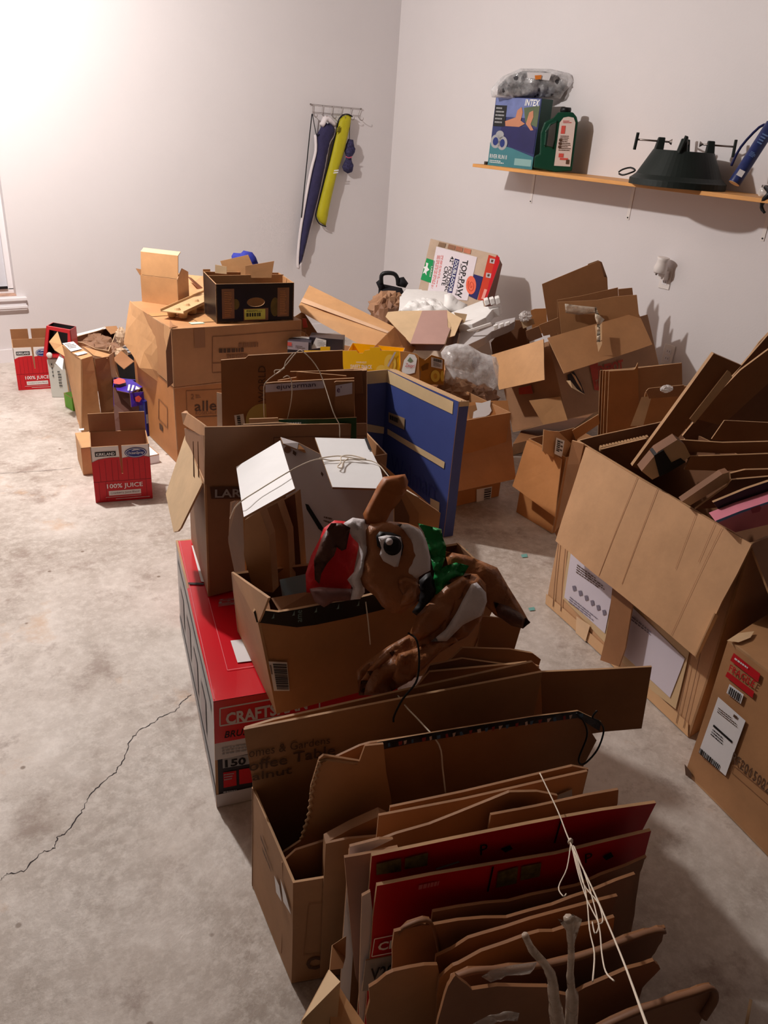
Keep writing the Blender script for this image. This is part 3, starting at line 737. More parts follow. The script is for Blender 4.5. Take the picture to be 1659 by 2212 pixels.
# toy frame and grey white carton
t, b4, t4 = simple('grey_white_carton', 'upright pale grey printed carton beside the far juice carton', (112, 858), (150, 858), .16, 776, mat('pale_grey_print', S(206, 206, 200), .4, .03))
q = [t4[0], t4[1], b4[1], b4[0]]
decals('green_corner_print', [sub(q, .82, .9, 1, 1)], mat('lime_print', S(120, 190, 70)), t, off=.003)
fine(sub(q, .5, .3, .7, .75), 6, BLACK, t); fine(sub(q, .2, .1, .28, .5), 4, BLACK, t, seed=5)
t, b4, t4 = simple('lime_carton', 'lime green flat box edge showing behind the tall carton', (158, 888), (190, 882), .1, 858, mat('lime_print', S(120, 190, 70)))
t = thing('red_display_box', 'open red display box with dark window on top of the grey carton', 'box')
zq = V(112, 773, z=.24)
dpl = zq.dot(HD)
fr = px((zq, HD), [(100, 704), (151, 713), (158, 776), (93, 771)]); ins = px((zq, HD), [(106, 712), (146, 720), (146, 768), (101, 765)])
mesh('frame', board_geo(fr, .012, grid=.5, warp=0, holes=[ins]), [RED, RED], t)
bk = [p+HD*.09 for p in fr]
mesh('case', shell_geo([fr[3], fr[2], bk[2], bk[3]], [fr[0], fr[1], bk[1], bk[0]], .003, 0, walls=(1, 2, 3)), [RED, RED, BLACK], t)
mesh('knob', lathe_geo(V(107, 767, pl=(zq-HD*.005, HD)), [(.016, -.004), (.016, .006), (.012, .01)], 20, ax=-HD), WHT, t, True)
text('TOY', sub(fr, .03, .02, .18, .06), WHITE, t, off=.003, warp=0) if False else None
# dark open carton with crumpled paper
t = thing('open_paper_carton', 'low open carton full of crumpled brown paper beside the big cartons', 'box')
b4 = [V(172, 850, z=.003), V(262, 835, z=.003), V(262, 790, z=.003), V(178, 800, z=.003)]
t4 = [V(140, 729, z=.27), V(238, 745, z=.27), V(248, 706, z=.27), V(200, 700, z=.30)]
t4 = [V(150, 735, z=.30), V(235, 758, z=.28), V(250, 720, z=.27), V(228, 706, z=.30)]
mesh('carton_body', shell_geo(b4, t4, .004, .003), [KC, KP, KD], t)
board('flap', [V(135, 729, z=.31), V(228, 706, z=.30), V(229, 710, z=.295), V(138, 733, z=.305)], .006, WHITEB, t)
board('flap', [V(226, 706, z=.3), V(252, 704, z=.3), V(258, 716, z=.28), V(240, 722, z=.28)], .004, KB, t)
for i, (u, v, r) in enumerate(((195, 730, .09), (222, 735, .08), (205, 752, .09), (240, 748, .07), (182, 742, .06))):
    o = mesh('crumpled_paper', lump_geo(V(u, v+8, z=.24), r, r, r*.6, .5, 7, 22, seed=i+3), kraft('crumpled_kraft', S(150, 112, 86), .15)); tag(o, ['crumpled brown paper ball at the back left of the open paper carton', 'crumpled brown paper ball at the back right of the open paper carton', 'crumpled brown paper ball at the middle front of the open paper carton', 'crumpled brown paper ball against the big carton side', 'crumpled brown paper ball at the left front of the open paper carton'][i], 'packing paper', 'crumpled paper in the open carton')
o = mesh('crumpled_paper', lump_geo(V(262, 728, z=.36), .03, .03, .055, .5, 7, 20, seed=12), kraft('crumpled_pale', S(214, 186, 156), .1)); tag(o, 'pale crumpled paper stuck up against the left end of the big carton', 'packing paper')
o = mesh('crumpled_paper', lump_geo(V(262, 764, z=.24), .04, .04, .035, .5, 8, 20, seed=13), kraft('crumpled_pale', S(214, 186, 156), .1)); tag(o, 'pale crumpled paper lying low beside the big carton end', 'packing paper')
t = board('cardboard_scrap', [V(244, 775, z=.27), V(262, 757, z=.29), V(290, 780, z=.27), V(268, 797, z=.25)], .004, KC); tag(t, 'small brown cardboard scrap with a dark printed hook beside the big carton', 'cardboard')
# black box with grey strips
t, b4, t4 = simple('black_box', 'glossy black box with grey stripes behind the purple carton', (243, 838), (306, 828), .16, 805, mat('gloss_black', S(22, 22, 30), .25, .1), h=.2)
q = [t4[3], t4[2], t4[1], t4[0]]
decals('grey_stripe', [sub(q, .1, .35, .95, .6)], GREYP, t, off=.003); decals('grey_stripe', [sub(q, .3, .7, .8, .95)], GREYP, t, off=.003)
# purple carton
t = thing('purple_carton', 'open purple and blue printed carton beside the big brown cartons', 'box')
PU = mat('purple_print', S(66, 40, 160), .4, .15, 12); DKB = kraft('dark_inside', S(96, 62, 52))
b4 = [V(250, 945, z=.003), V(322, 938, z=.003), V(316, 880, z=.003), V(252, 885, z=.003)]
t4 = [V(244, 836, z=.23), V(304, 848, z=.23), V(306, 822, z=.23), V(246, 815, z=.23)]
mesh('carton_body', shell_geo(b4, t4, .004, .003), [DKB, PU, DKB], t)
fl = [V(244, 820, z=.24), V(284, 820, z=.26), V(308, 836, z=.25), V(281, 849, z=.24), V(253, 843, z=.235)]
board('flap', fl, .003, PU, t); decals('white_letters', [[V(278+5*i, 832+2*i, z=.262) for i in (0,)]+[V(282, 832, z=.262), V(280, 845, z=.25), V(276, 845, z=.25)], [V(287, 833, z=.262), V(291, 834, z=.262), V(287, 846, z=.25), V(283, 846, z=.25)], [V(295, 834, z=.262), V(305, 838, z=.262), V(303, 841, z=.25), V(293, 842, z=.25)]], WHITE, t, off=.004)
decals('red_creature_print', [[V(246, 822, z=.26), V(258, 818, z=.26), V(270, 822, z=.26), V(272, 828, z=.26), V(258, 832, z=.255), V(246, 830, z=.255)]], REDL, t, off=.005)
fp = [V(281, 849, z=.24), V(310, 846, z=.24), V(313, 874, z=.17), V(284, 880, z=.17)]
board('flap', fp, .003, PU, t); decals('red_creature_print', [qpoly(fp, [(.3, .35), (.6, .25), (.8, .5), (.6, .75), (.35, .65)])], REDL, t, off=.004)
t = thing('blue_carton', 'narrow dark blue carton standing between the purple carton and the big brown carton', 'box')
b4 = base4(V(318, 942, z=.003), V(330, 938, z=.003), .14)
mesh('carton_body', hexa(b4, up4(b4, .19)), mat('deep_blue_print', S(40, 44, 130), .4, .2), t)
decals('white_band', [[b4[0]+ZUP*.12, b4[1]+ZUP*.12, b4[1]+ZUP*.07, b4[0]+ZUP*.07]], mat('pale_blue_print', S(160, 180, 220)), t, off=.002, warp=0)

# ================================================================== THE TWO BIG CARTONS
LFL = V(384, 1003, z=.002); LH = V(640, 975, z=.002)
dirf = Vector((.9997, -.023, 0))
lb4 = base4(LFL, LFL+dirf*.80, .60)
lh = U(LFL, 838).z
lt4 = up4(lb4, lh)
t = carton('big_carton', 'large lower brown carton on the floor printed with pale lettering', lb4, lt4, KO, top=True, inside=KIN)
q = [lt4[0], lt4[1], lb4[1], lb4[0]]; fpl = (LFL, newell(q))
def dq(pl, a): return px(pl, a)
text('2', dq(fpl, [(413, 851), (420, 851), (420, 862), (413, 862)]), INK2, t); fine(dq(fpl, [(423, 853), (435, 852), (435, 861), (423, 862)]), 2, INK2, t)
text('alle', dq(fpl, [(421, 866), (468, 864), (468, 886), (421, 888)]), INK, t, bold=.005)
text('ROSEDALE', dq(fpl, [(423, 889), (468, 887), (468, 894), (423, 896)]), INK2, t)
def frame_lines(pl, a, m, par, w=1.2, name='printed_frame'):
    (x0, y0), (x1, y1), (x2, y2), (x3, y3) = a
    polys = []
    for (p, r) in ((a[0], a[1]), (a[1], a[2]), (a[2], a[3]), (a[3], a[0])):
        dx, dy = r[0]-p[0], r[1]-p[1]; L = math.hypot(dx, dy); nx, ny = -dy/L*w/2, dx/L*w/2
        polys.append(px(pl, [(p[0]+nx, p[1]+ny), (r[0]+nx, r[1]+ny), (r[0]-nx, r[1]-ny), (p[0]-nx, p[1]-ny)]))
    decals(name, polys, m, par)
frame_lines(fpl, [(403, 844), (560, 836), (560, 925), (406, 935)], INK2, t)
frame_lines(fpl, [(423, 900), (560, 893), (560, 894), (423, 901)], INK2, t)
sq = [lt4[3], lt4[0], lb4[0], lb4[3]]
frame_lines((LFL, newell(sq)), [(343, 862), (362, 880), (362, 925), (343, 905)], INK2, t)
decals('dark_mark', [sub(sq, .60, .66, .68, .74)], INK, t)
# upper carton
uz = lh+.012
UFL = V(376, 836, z=uz); ub4 = base4(UFL, UFL+dirf*.66, .60)
ut_h = U(UFL, 712).z
ut4 = up4(ub4, ut_h-uz)
t = carton('big_carton', 'large upper brown carton with torn end flap stacked on the lettered carton', ub4, ut4, KB, walls=(0, 1, 2, 3), top=True, inside=KC)
hf = [ut4[3], lerp(ut4[3], ut4[0], .98)+ZUP*.003]
end = newell([ut4[3], ut4[0], ub4[0]]); end = end if end.dot(Vector((-1, 0, 0))) > 0 else -end
A = ut4[3]+ZUP*.004; B = ut4[0]+ZUP*.004
pe = (A+end*.02, end)
board('end_flap', [A, lerp(A, B, .34)-ZUP*.004, B]+[V(347, 830, z=uz-.06), V(301, 795, z=uz+.0), V(268, 742, z=uz+.07)], .004, KA, t, warp=.004, away=(sum(ub4, Vector())/4))
q = [ut4[0], ut4[1], ub4[1], ub4[0]]; upl = (UFL, newell(q))
frame_lines(upl, [(459, 727), (660, 712), (660, 795), (459, 805)], INK2, t, 1.5); frame_lines(upl, [(459, 784), (640, 775), (640, 776), (459, 785)], INK2, t, 1)
fine(dq(upl, [(515, 741), (578, 738), (578, 750), (515, 753)]), 1, INK2, t, fill=.8)
fine(dq(upl, [(473, 753), (548, 750), (548, 761), (473, 764)]), 1, INK, t, seed=3, fill=.8); fine(dq(upl, [(490, 766), (545, 763), (545, 772), (490, 775)]), 1, INK2, t, seed=9, fill=.8)
decals('clear_tape', [sub(q, .16, 0, .24, .35)], mat('brown_tape', S(160, 116, 78), .3), t); tq = [ut4[3], ut4[2], ut4[1], ut4[0]]
decals('brown_tape_strip', [sub(tq, .0, .46, .55, .56)], mat('tape_on_top', S(196, 148, 100), .25), t); decals('brown_tape_strip', [sub(tq, .25, .70, .42, .86)], mat('tape_on_top', S(196, 148, 100)), t)
decals('pale_green_mark', [sub(tq, .18, .84, .28, .90)], mat('pale_mint', S(190, 214, 190)), t)
board('torn_edge', [V(367, 690, z=ut_h+.02), V(374, 702, z=ut_h+.012), V(384, 706, z=ut_h+.006), V(366, 709, z=ut_h+.005)], .003, KC, t)
board('side_seam', [B+end*.002, B+end*.002-ZUP*.02, UFL+end*.002+ZUP*.02, UFL+end*.03+ZUP*.0, B+end*.03-ZUP*.1], .003, KD, t)
TOPZ = ut_h
# ---- things standing on the upper carton
t = thing('mailer_box', 'small tan mailer box standing open with its lid raised on the big carton', 'box')
a, b = V(307, 652, z=TOPZ), V(386, 662, z=TOPZ)
b4 = base4(a, b, .12); h = U(a, 594).z-TOPZ; t4 = up4(b4, h)
mesh('box_body', shell_geo(b4, t4, .004, .001), [KA, KE, KC], t)
L0, L1 = t4[0], t4[1]; lt = U(L0, 545).z
lid = [at(L0, lt)-HD*.0, at(L1, lt), L1+HD*.01, L0+HD*.01]
lid = [L0+ZUP*(lt-L0.z)+HD*.03, L1+ZUP*(lt-L0.z)+HD*.03, L1+HD*.012, L0+HD*.012]
board('lid', lid, .005, KA, t, warp=.001); board('lid_tuck_flap', [lid[0]+ZUP*.012+HD*.05, lid[1]+ZUP*.012+HD*.05, lid[1], lid[0]], .004, KP, t, warp=.001)
board('side_flap', [t4[1], t4[1]+Vector((.012, 0, 0))+ZUP*.045+HD*.05, t4[2]+ZUP*.02, t4[2]], .003, KA, t, warp=0)
board('side_flap', [t4[0]+ZUP*.03-(t4[1]-t4[0]).normalized()*.02, t4[0], t4[3]], .003, KB, t, warp=0)
# egg tray
EG = kraft('tan_pulp', S(206, 168, 124), .1)
t = thing('pulp_egg_tray', 'moulded pulp egg tray strip lying across the top of the big carton', 'egg tray')
a, b = V(372, 676, z=TOPZ+.035), V(468, 632, z=TOPZ+.035)
dx = (b-a).normalized(); dy = ZUP.cross(dx); L = (b-a).length
g = Geo()
n = 5; wid = .055
hexa([a-ZUP*.0+dy*s for s in ()] or [a-dy*wid, b-dy*wid, b+dy*wid, a+dy*wid], [p+ZUP*.004 for p in [a-dy*wid, b-dy*wid, b+dy*wid, a+dy*wid]], g)
for i in range(n):
    for s in (-1, 1):
        c = a+dx*(L*(i+.5)/n)+dy*s*wid*.5
        lathe_geo(c-ZUP*.035, [(.012, 0), (.018, .004), (.025, .035), (.022, .036), (.013, .01)], 12, g)
    c = a+dx*(L*(i+.5)/n); lathe_geo(c, [(.02, 0), (.012, .014), (.008, .015)], 10, g)
for s in (-1, 1):
    e = [a+dy*s*wid, b+dy*s*wid]; hexa([e[0], e[1], e[1]+dy*s*.003, e[0]+dy*s*.003], [p+ZUP*.014 for p in (e[0], e[1], e[1]+dy*s*.003, e[0]+dy*s*.003)], g)
mesh('tray', g, EG, t)
# flattened pieces behind, blue cloth, cardboard odds
t = board('flat_cardboard', [V(385, 590, z=TOPZ+.09), V(462, 598, z=TOPZ+.11), V(470, 640, z=TOPZ+.002), V(400, 645, z=TOPZ+.002)], .004, KA); tag(t, 'flattened tan cardboard lying behind the mailer box and egg tray', 'cardboard')
t = board('flat_cardboard', [V(404, 596, z=TOPZ+.10), V(412, 600, z=TOPZ+.1), V(448, 632, z=TOPZ+.02), V(436, 636, z=TOPZ+.01)], .003, MAUVE); tag(t, 'narrow mauve cardboard strip leaning behind the egg tray', 'cardboard')
# black produce carton
t = thing('produce_carton', 'black fruit carton with brown panels and hand hole standing on the big carton', 'box')
BKC = mat('produce_black', S(30, 22, 22), .35, .15, 8)
a, b = V(468, 699, z=TOPZ), V(634, 692, z=TOPZ); b4 = base4(a, b, .21); h = U(a, 614).z-TOPZ; t4 = up4(b4, h)
q = [t4[0], t4[1], b4[1], b4[0]]; c = sum(b4, Vector())/4+ZUP*h/2
hh_ = oval(q, .5, .48, .115, .12, 20)
mesh('front_panel', board_geo(q, .004, warp=0, away=c, grid=.03, holes=[hh_]), [BKC, KE], t)
bt4 = [t4[0], t4[1], t4[2]+ZUP*.01, t4[3]+ZUP*.02]
mesh('carton_body', shell_geo(b4, bt4, .005, 0, walls=(1, 2, 3)), [BKC, KE, KB], t)
BP = mat('produce_brown_panel', S(132, 92, 64), .45, .12, 12)
for s in (.07, .78):
    r = sub(q, s, .12, s+.155, .88); decals('brown_side_panel', [r], BP, t, off=.002, warp=0); fine(sub(r, .2, .1, .8, .95), 14, KO, t, warp=0, seed=int(s*10))
decals('fruit_print', [oval(q, .24, .52, .05, .14)], mat('fruit_olive', S(96, 78, 30), .5, .4, 20), t, off=.001, warp=0); decals('fruit_print', [oval(q, .75, .62, .06, .25)], mat('fruit_olive', S(96, 78, 30)), t, off=.001, warp=0)
decals('brown_label_base', [sub(q, .34, .64, .66, .96)], BP, t, off=.0015, warp=0)
r = sub(q, .35, .66, .62, .93); decals('yellow_label', [r], mat('yellow_label', S(206, 206, 92), .5), t, off=.0025, warp=0); barcode(sub(r, .08, .35, .8, .7), BLACK, t, off=.0035, warp=0, n=10); fine(sub(r, .1, .1, .9, .28), 2, BLACK, t, off=.0035, warp=0)
board('inner_divider', [lerp(t4[3], t4[0], .3)+ZUP*.012, lerp(t4[2], t4[1], .3)+ZUP*.012, lerp(b4[2], b4[1], .3), lerp(b4[3], b4[0], .3)], .004, KA, t, warp=0)
w_ = (t4[1]-t4[0]).normalized()
board('corner_post', [t4[3]+ZUP*.03, t4[3]+w_*.035+ZUP*.03, t4[3]+w_*.035-ZUP*.05, t4[3]-ZUP*.05], .004, KA, t, warp=0)
o = thing('cardboard_offcuts', 'bent brown cardboard piece sticking out of the black fruit carton at its left', 'cardboard')
m_ = lerp(t4[3], t4[2], .28)+HD*.01
pp = (lerp(t4[3], t4[2], .3)+HD*.03, HD)
board('sheet', px(pp, [(476, 564), (536, 550), (548, 578), (545, 600), (490, 600)]), .004, KA, o)
pp = (lerp(t4[3], t4[2], .3)-HD*.005, HD)
o = board('cardboard_offcut', px(pp, [(530, 574), (592, 564), (586, 600), (530, 600)]), .004, KB); tag(o, 'brown cardboard piece standing in the right of the black fruit carton', 'cardboard')
o = board('cardboard_offcut', px((t4[3]-HD*.0+w_*.01, HD), [(465, 572), (490, 576), (490, 592), (465, 590)]), .004, KP); tag(o, 'small pale cardboard handle flap at the left rim of the black fruit carton', 'cardboard')
o = puff('blue_cloth', px((lerp(t4[3], t4[2], .4)+HD*.10, HD), [(500, 553), (504, 546), (520, 547), (526, 541), (545, 545), (553, 556), (560, 575), (550, 610), (505, 605)]), .04, mat('blue_cloth', S(44, 52, 150), .8, .15, 30), None, amp=.012, freq=22); tag(o, 'bright blue cloth bundle behind the black fruit carton', 'cloth')

# ================================================================== CENTRE PILE
def plane_d(u, v, d=None, z=None, n=None):
    p = V(u, v, d=d) if d else V(u, v, z=z); return (p, (n or HD))
def turned(deg):
    """horizontal normal: the view heading turned about the vertical (positive = face turns to the left wall)"""
    a = math.radians(deg); return Vector((HD.x*math.cos(a)-HD.y*math.sin(a), HD.x*math.sin(a)+HD.y*math.cos(a), 0))
# supporting cartons under the pile
t, sb4, st4 = simple('brown_carton', 'closed brown carton under the leaning cartons in the middle of the pile', Vector((2.10, 3.38, .002)), Vector((2.66, 3.16, .002)), .45, 0, KC, h=.30)
ST = .304
# leaning long carton on top
t = thing('long_carton', 'long plain brown carton tipped over on top of the middle pile', 'box')
c1 = [V(667, 616, d=4.15), V(646, 668, d=4.0), V(808, 755, d=3.85), V(851, 708, d=4.05)]
top = [V(667, 616, d=4.2), V(852, 706, d=4.05), V(838, 722, d=3.9), V(645, 668, d=4.0)]
A, B, C_, D_ = V(667, 616, d=4.22), V(851, 707, d=4.02), V(790, 752, d=3.86), V(645, 668, d=4.02)
E1, E2 = V(645, 668, d=4.02), V(810, 757, d=3.84)
P0, P1, P2, P3 = V(668, 616, d=4.25), V(853, 706, d=4.05), V(839, 716, d=3.93), V(646, 668, d=4.05)
Q2, Q3 = V(808, 757, d=3.88), V(650, 690, d=4.0)
# three visible faces: sunny top, front side, right end
T1, T2, T3, T4 = V(668, 616, d=4.25), V(852, 706, d=4.08), V(838, 708, d=4.04), V(646, 657, d=4.05)
tp = [V(668, 616, d=4.25), V(852, 706, d=4.08), V(833, 724, d=3.95), V(645, 662, d=4.05)]
lo4 = [p for p in (V(650, 672, d=4.03), V(800, 757, d=3.90))]
F4, F3 = V(650, 674, d=4.02), V(800, 757, d=3.89)
R3 = V(820, 752, d=3.98)
g = Geo(); cc = V(760, 700, d=4.15)-ZUP*.05
hexa([F4, F3, V(838, 735, d=4.05), V(690, 690, d=4.2)], [tp[3], tp[2], tp[1], tp[0]], g)
mesh('carton_body', g, KA, t)
decals('wrinkled_tape', [[bil([tp[0], tp[1], tp[2], tp[3]], 0, .62), bil([tp[0], tp[1], tp[2], tp[3]], 1, .62), bil(tp, 1, .82), bil(tp, 0, .82)]], mat('pale_tape', S(224, 184, 150), .25, .1), t, off=.003, warp=0)
# big open flaps of a carton behind it
t = thing('open_brown_carton', 'open brown carton with wide slanting flaps behind the yellow snack box', 'box')
pf = plane_d(620, 740, d=4.05, n=turned(12))
board('flap', px(pf, [(636, 684), (655, 672), (700, 740), (640, 760), (575, 775)]), .004, KC, t)
pf = plane_d(620, 740, d=3.95, n=turned(-8))
board('flap', px(pf, [(631, 706), (660, 720), (690, 755), (600, 772), (560, 775)]), .004, KA, t)
board('flap', [V(852, 706, d=4.02), V(898, 752, d=4.1), V(880, 775, d=3.95), V(800, 757, d=3.84)], .004, KO, t)
board('flap', [V(640, 688, d=4.2), V(560, 762, d=4.12), V(575, 778, d=4.0), V(636, 708, d=4.1)], .004, KO, t)
board('red_sticker', px(plane_d(660, 695, d=3.98), [(653, 688), (661, 688), (665, 707), (655, 708)]), .002, REDL, t)
b4 = base4(V(668, 800, d=4.2), V(880, 800, d=4.0), .3); b4 = [at(p, ST) for p in b4]
mesh('carton_body', shell_geo(b4, up4(b4, .1), .004, .003), [KC, KE, KIN], t)
# small glossy cartons
def smallbox(name, label, bl, br, hv, dd, m, d, top=True, cat='box', rot=0):
    A = V(*bl, d=d); B = V(*br, d=d+rot); B.z = A.z; b4 = base4(A, B, dd); h = U(A, hv).z-A.z; t4 = up4(b4, h)
    t = thing(name, label, cat); bev(mesh('carton_body', hexa(b4, t4), m, t), .001)
    return t, b4, t4, [t4[0], t4[1], b4[1], b4[0]]
t, b4, t4, q = smallbox('grey_small_box', 'small grey and black printed box with a red tab lying in the pile', (621, 762), (671, 758), 736, .1, mat('dark_grey_print', S(54, 50, 58), .3, .1), 3.75)
decals('silver_panel', [sub(q, .0, .0, .9, .7)], mat('silver_print', S(170, 158, 164), .35, .05), t, off=.002, warp=0); decals('red_tab', [sub(q, 0, .1, .18, .4)], REDL, t, off=.003, warp=0); fine(sub(q, .35, .35, .8, .6), 2, INK, t, warp=0)
tq = [t4[3], t4[2], t4[1], t4[0]]; decals('white_edge', [sub(tq, 0, .0, 1, .35)], WHITE, t, off=.002, warp=0)
t, b4, t4, q = smallbox('dark_small_box', 'small dark box with white printed triangle beside the grey box', (667, 765), (740, 772), 728, .1, mat('dark_grey_print', S(54, 50, 58)), 3.8)
decals('white_print', [qpoly(q, [(.05, .7), (.2, .0), (.5, .1), (.5, .5)])], WHITE, t, off=.002, warp=0); fine(sub(q, .25, .15, .5, .5), 4, GREYP, t, warp=0)
# yellow snack tray
YP = mat('yellow_print', S(250, 196, 16), .4, .04)
t = thing('yellow_snack_box', 'bright yellow printed snack tray with notched rim in the pile', 'box')
A, B = V(745, 830, d=3.7), V(862, 836, d=3.68); B.z = A.z; b4 = base4(A, B, .2); pf = vpl(A, B)
front = px(pf, [(738, 758), (770, 757), (774, 763), (784, 763), (788, 757), (799, 756), (799, 750), (821, 750), (821, 757), (863, 758), (864, 836), (748, 836), (741, 790)])
c = sum(b4, Vector())/4
mesh('front_panel', board_geo(front, .003, warp=0, grid=.5), [YP, KE], t)
h = U(A, 762).z-A.z; t4 = up4(b4, h)
mesh('tray_body', shell_geo([p-HD*-.003 for p in b4], t4, .003, 0, walls=(1, 2, 3)), [YP, KE, YP], t)
bk = lambda P_: px((b4[3]-HD*0, newell([b4[2], b4[3], t4[3]])), P_)
board('raised_rim_tab', px((A+HD*.01, HD), [(657, 757), (692, 757), (692, 749), (713, 749), (713, 757), (745, 757), (745, 766), (657, 766)]), .002, YP, t, warp=0)
text('SWEET SNACK', px(pf, [(757, 787), (804, 788), (804, 797), (757, 796)]), WHITE, t, off=.003, warp=0, bold=.015)
text('HARVEST', px(pf, [(770, 780), (792, 781), (792, 785), (770, 784)]), WHITE, t, off=.003, warp=0)
OV = mat('kiwi_yellow', S(238, 176, 60), .4, .15, 30)
def ovp(pl, u, v, a, b, n=22, ph=0): return px(pl, [(u+a*math.cos(2*math.pi*i/n), v+b*math.sin(2*math.pi*i/n)) for i in range(n)])
decals('fruit_slice_print', [ovp(pf, 843, 785, 13, 20), ovp(pf, 824, 800, 12, 12)], mat('kiwi_pale', S(252, 214, 90)), t, off=.002, warp=0)
decals('fruit_slice_core', [ovp(pf, 844, 786, 5, 11)], OV, t, off=.003, warp=0)
decals('pale_stripe', [px(pf, [(852, 760), (856, 760), (840, 792), (836, 790)])], mat('pale_grey_stripe', S(206, 196, 196)), t, off=.0035, warp=0)
# orange fruit carton
OR_ = mat('fruit_carton_orange', S(196, 132, 44), .45, .15, 12)
t = thing('fruit_carton', 'orange printed fruit tray carton with a white leaf logo between yellow tray and plastic bag', 'box')
A, M, B = V(866, 826, d=3.62), V(905, 829, d=3.6), V(959, 832, d=3.64)
M.z = A.z; B.z = A.z
pf = vpl(A, M); pg = vpl(M, B)
board('front_panel', px(pf, [(864, 759), (880, 760), (900, 765), (906, 770), (906, 829), (866, 826)]), .003, kraft('fruit_carton_brown', S(176, 120, 66)), t, warp=0)
board('side_panel', px(pg, [(904, 770), (918, 778), (932, 767), (953, 773), (960, 777), (958, 832), (906, 829)]), .003, OR_, t, warp=0)
mesh('tray_body', shell_geo([M, B, B+HD*.2, M+HD*.2], [p+ZUP*.07 for p in (M, B, B+HD*.2, M+HD*.2)], .003, 0, walls=(1, 2, 3)), [OR_, KE, KIN], t)
decals('white_leaf_panel', [px(pf, [(868, 800), (873, 778), (884, 764), (896, 766), (901, 775), (896, 805), (884, 808), (870, 806)])], WHITE, t, off=.002, warp=0)
text('Zespri', px(pf, [(876, 784), (897, 786), (896, 797), (875, 794)]), RED, t, off=.004, warp=0, shear=.2)
decals('leaf_mark', [px(pf, [(880, 779), (886, 771), (893, 779), (887, 783)])], mat('leaf_green_grey', S(120, 140, 110)), t, off=.003, warp=0)
lab = px(pg, [(931, 771), (956, 777), (955, 797), (931, 792)])
decals('barcode_label', [lab], PAPER, t, off=.003, warp=0); barcode(sub(lab, .2, .05, .9, .35), BLACK, t, off=.004, warp=0); fine(sub(lab, .2, .45, .9, .9), 4, INK, t, off=.004, warp=0)
decals('fruit_slice_print', [ovp(pg, 940, 812, 10, 13), ovp(pg, 955, 812, 4, 12)], mat('kiwi_pale', S(252, 214, 90)), t, off=.003, warp=0); decals('fruit_slice_core', [ovp(pg, 940, 812, 4, 6)], OV, t, off=.004, warp=0)
decals('fruit_print', [px(pg, [(909, 792), (920, 785), (926, 784), (924, 797), (912, 801)])], mat('fruit_dark', S(130, 84, 20)), t, off=.003, warp=0)
t, *_ = simple('brown_carton', 'brown carton carrying the fruit carton, mostly hidden by the blue carton', V(846, 960, z=.002), V(975, 985, z=.002), .3, 0, KO, h=.32)
# open pale box with mauve panel
t = thing('open_tan_carton', 'pale tan open carton with a mauve inner panel tipped towards the camera on the pile', 'box')
pa = pln(V(838, 678, d=4.25), V(895, 742, d=4.02), V(988, 674, d=4.3))
board('front_panel', px(pa, [(833, 684), (838, 674), (860, 672), (966, 670), (972, 676), (974, 706), (962, 743), (888, 743)]), .004, KP, t, warp=.001)
decals('mauve_print', [px(pa, [(912, 672), (966, 671), (967, 707), (973, 711), (960, 744), (886, 743)])], MAUVE, t, off=.002, warp=.001)
board('flap', px(pln(V(966, 670, d=4.3), V(968, 730, d=4.1), V(996, 680, d=4.25)), [(966, 671), (998, 688), (982, 725), (968, 729)]), .004, KP, t, warp=.001)
board('flap', px(plane_d(990, 680, d=4.3), [(980, 675), (1009, 679), (1003, 700), (990, 690)]), .004, KP, t, warp=.001)
board('lower_side', [V(888, 743, d=4.03), V(962, 744, d=4.06), V(950, 758, d=4.2), V(898, 757, d=4.18)], .004, mat('maroon_print', S(96, 50, 52), .5, .1), t, warp=0)
board('right_side', [V(974, 708, d=4.2), V(1000, 690, d=4.3), V(984, 752, d=4.3), V(961, 744, d=4.07)], .004, KD, t, warp=0)
# white paper/foam bundle
t = thing('white_foam_sheets', 'bright white folded foam sheets heaped on the open tan carton', 'packing foam')
pa = pln(V(870, 640, d=4.75), V(880, 675, d=4.45), V(960, 650, d=4.75))
board('folded_sheet', px(pa, [(865, 638), (878, 625), (910, 626), (912, 628), (966, 631), (960, 660), (955, 690), (900, 690), (858, 684)]), .05, FOAM, t, FOAM, warp=.01)
board('folded_sheet', px((pa[0]-HD*.06, pa[1]), [(862, 640), (876, 636), (958, 642), (956, 690), (858, 690)]), .02, FOAM, t, FOAM, warp=.012)
puff('crumpled_sheet', px((pa[0]-HD*.10, pa[1]), [(862, 672), (880, 655), (900, 644), (925, 645), (950, 652), (962, 664), (972, 674), (930, 676), (900, 673)]), .02, FOAM, t, amp=.02, freq=16, back=1, grid=.012)
puff('rolled_sheet', px(plane_d(985, 650, d=4.6), [(960, 636), (975, 634), (990, 648), (1010, 658), (1005, 675), (980, 680), (958, 668)]), .05, FOAM, t, amp=.008, freq=6, back=1, grid=.02)
# white foam corner pieces
t = thing('foam_corner_insert', 'upper white moulded foam insert with ribbed end pointing to the right', 'packing foam')
pa = pln(V(975, 690, d=4.4), V(1082, 655, d=4.5), V(1045, 640, d=4.7))
prism = lambda nm, pts, th, m, par: bev(mesh(nm, board_geo(pts, th, warp=0, grid=.5), [m, m], par), .003)
prism('foam_bar', px(pa, [(974, 675), (1043, 648), (1046, 662), (1052, 662), (1083, 658), (1078, 664), (1064, 668), (1050, 685), (1020, 700), (990, 702)]), .05, FOAM, t)
for i in range(3):
    u = 1046+12*i
    prism('foam_rib', px(plane_d(u+5, 655, d=4.42), [(u, 649-2*i), (u+9, 646-2*i), (u+12, 657-i), (u+3, 661-i)]), .06, FOAM, t)
t = thing('foam_corner_insert', 'lower grey-white moulded foam insert with notched edge below the upper one', 'packing foam')
pb = pln(V(1000, 740, d=4.15), V(1110, 690, d=4.4), V(990, 700, d=4.35))
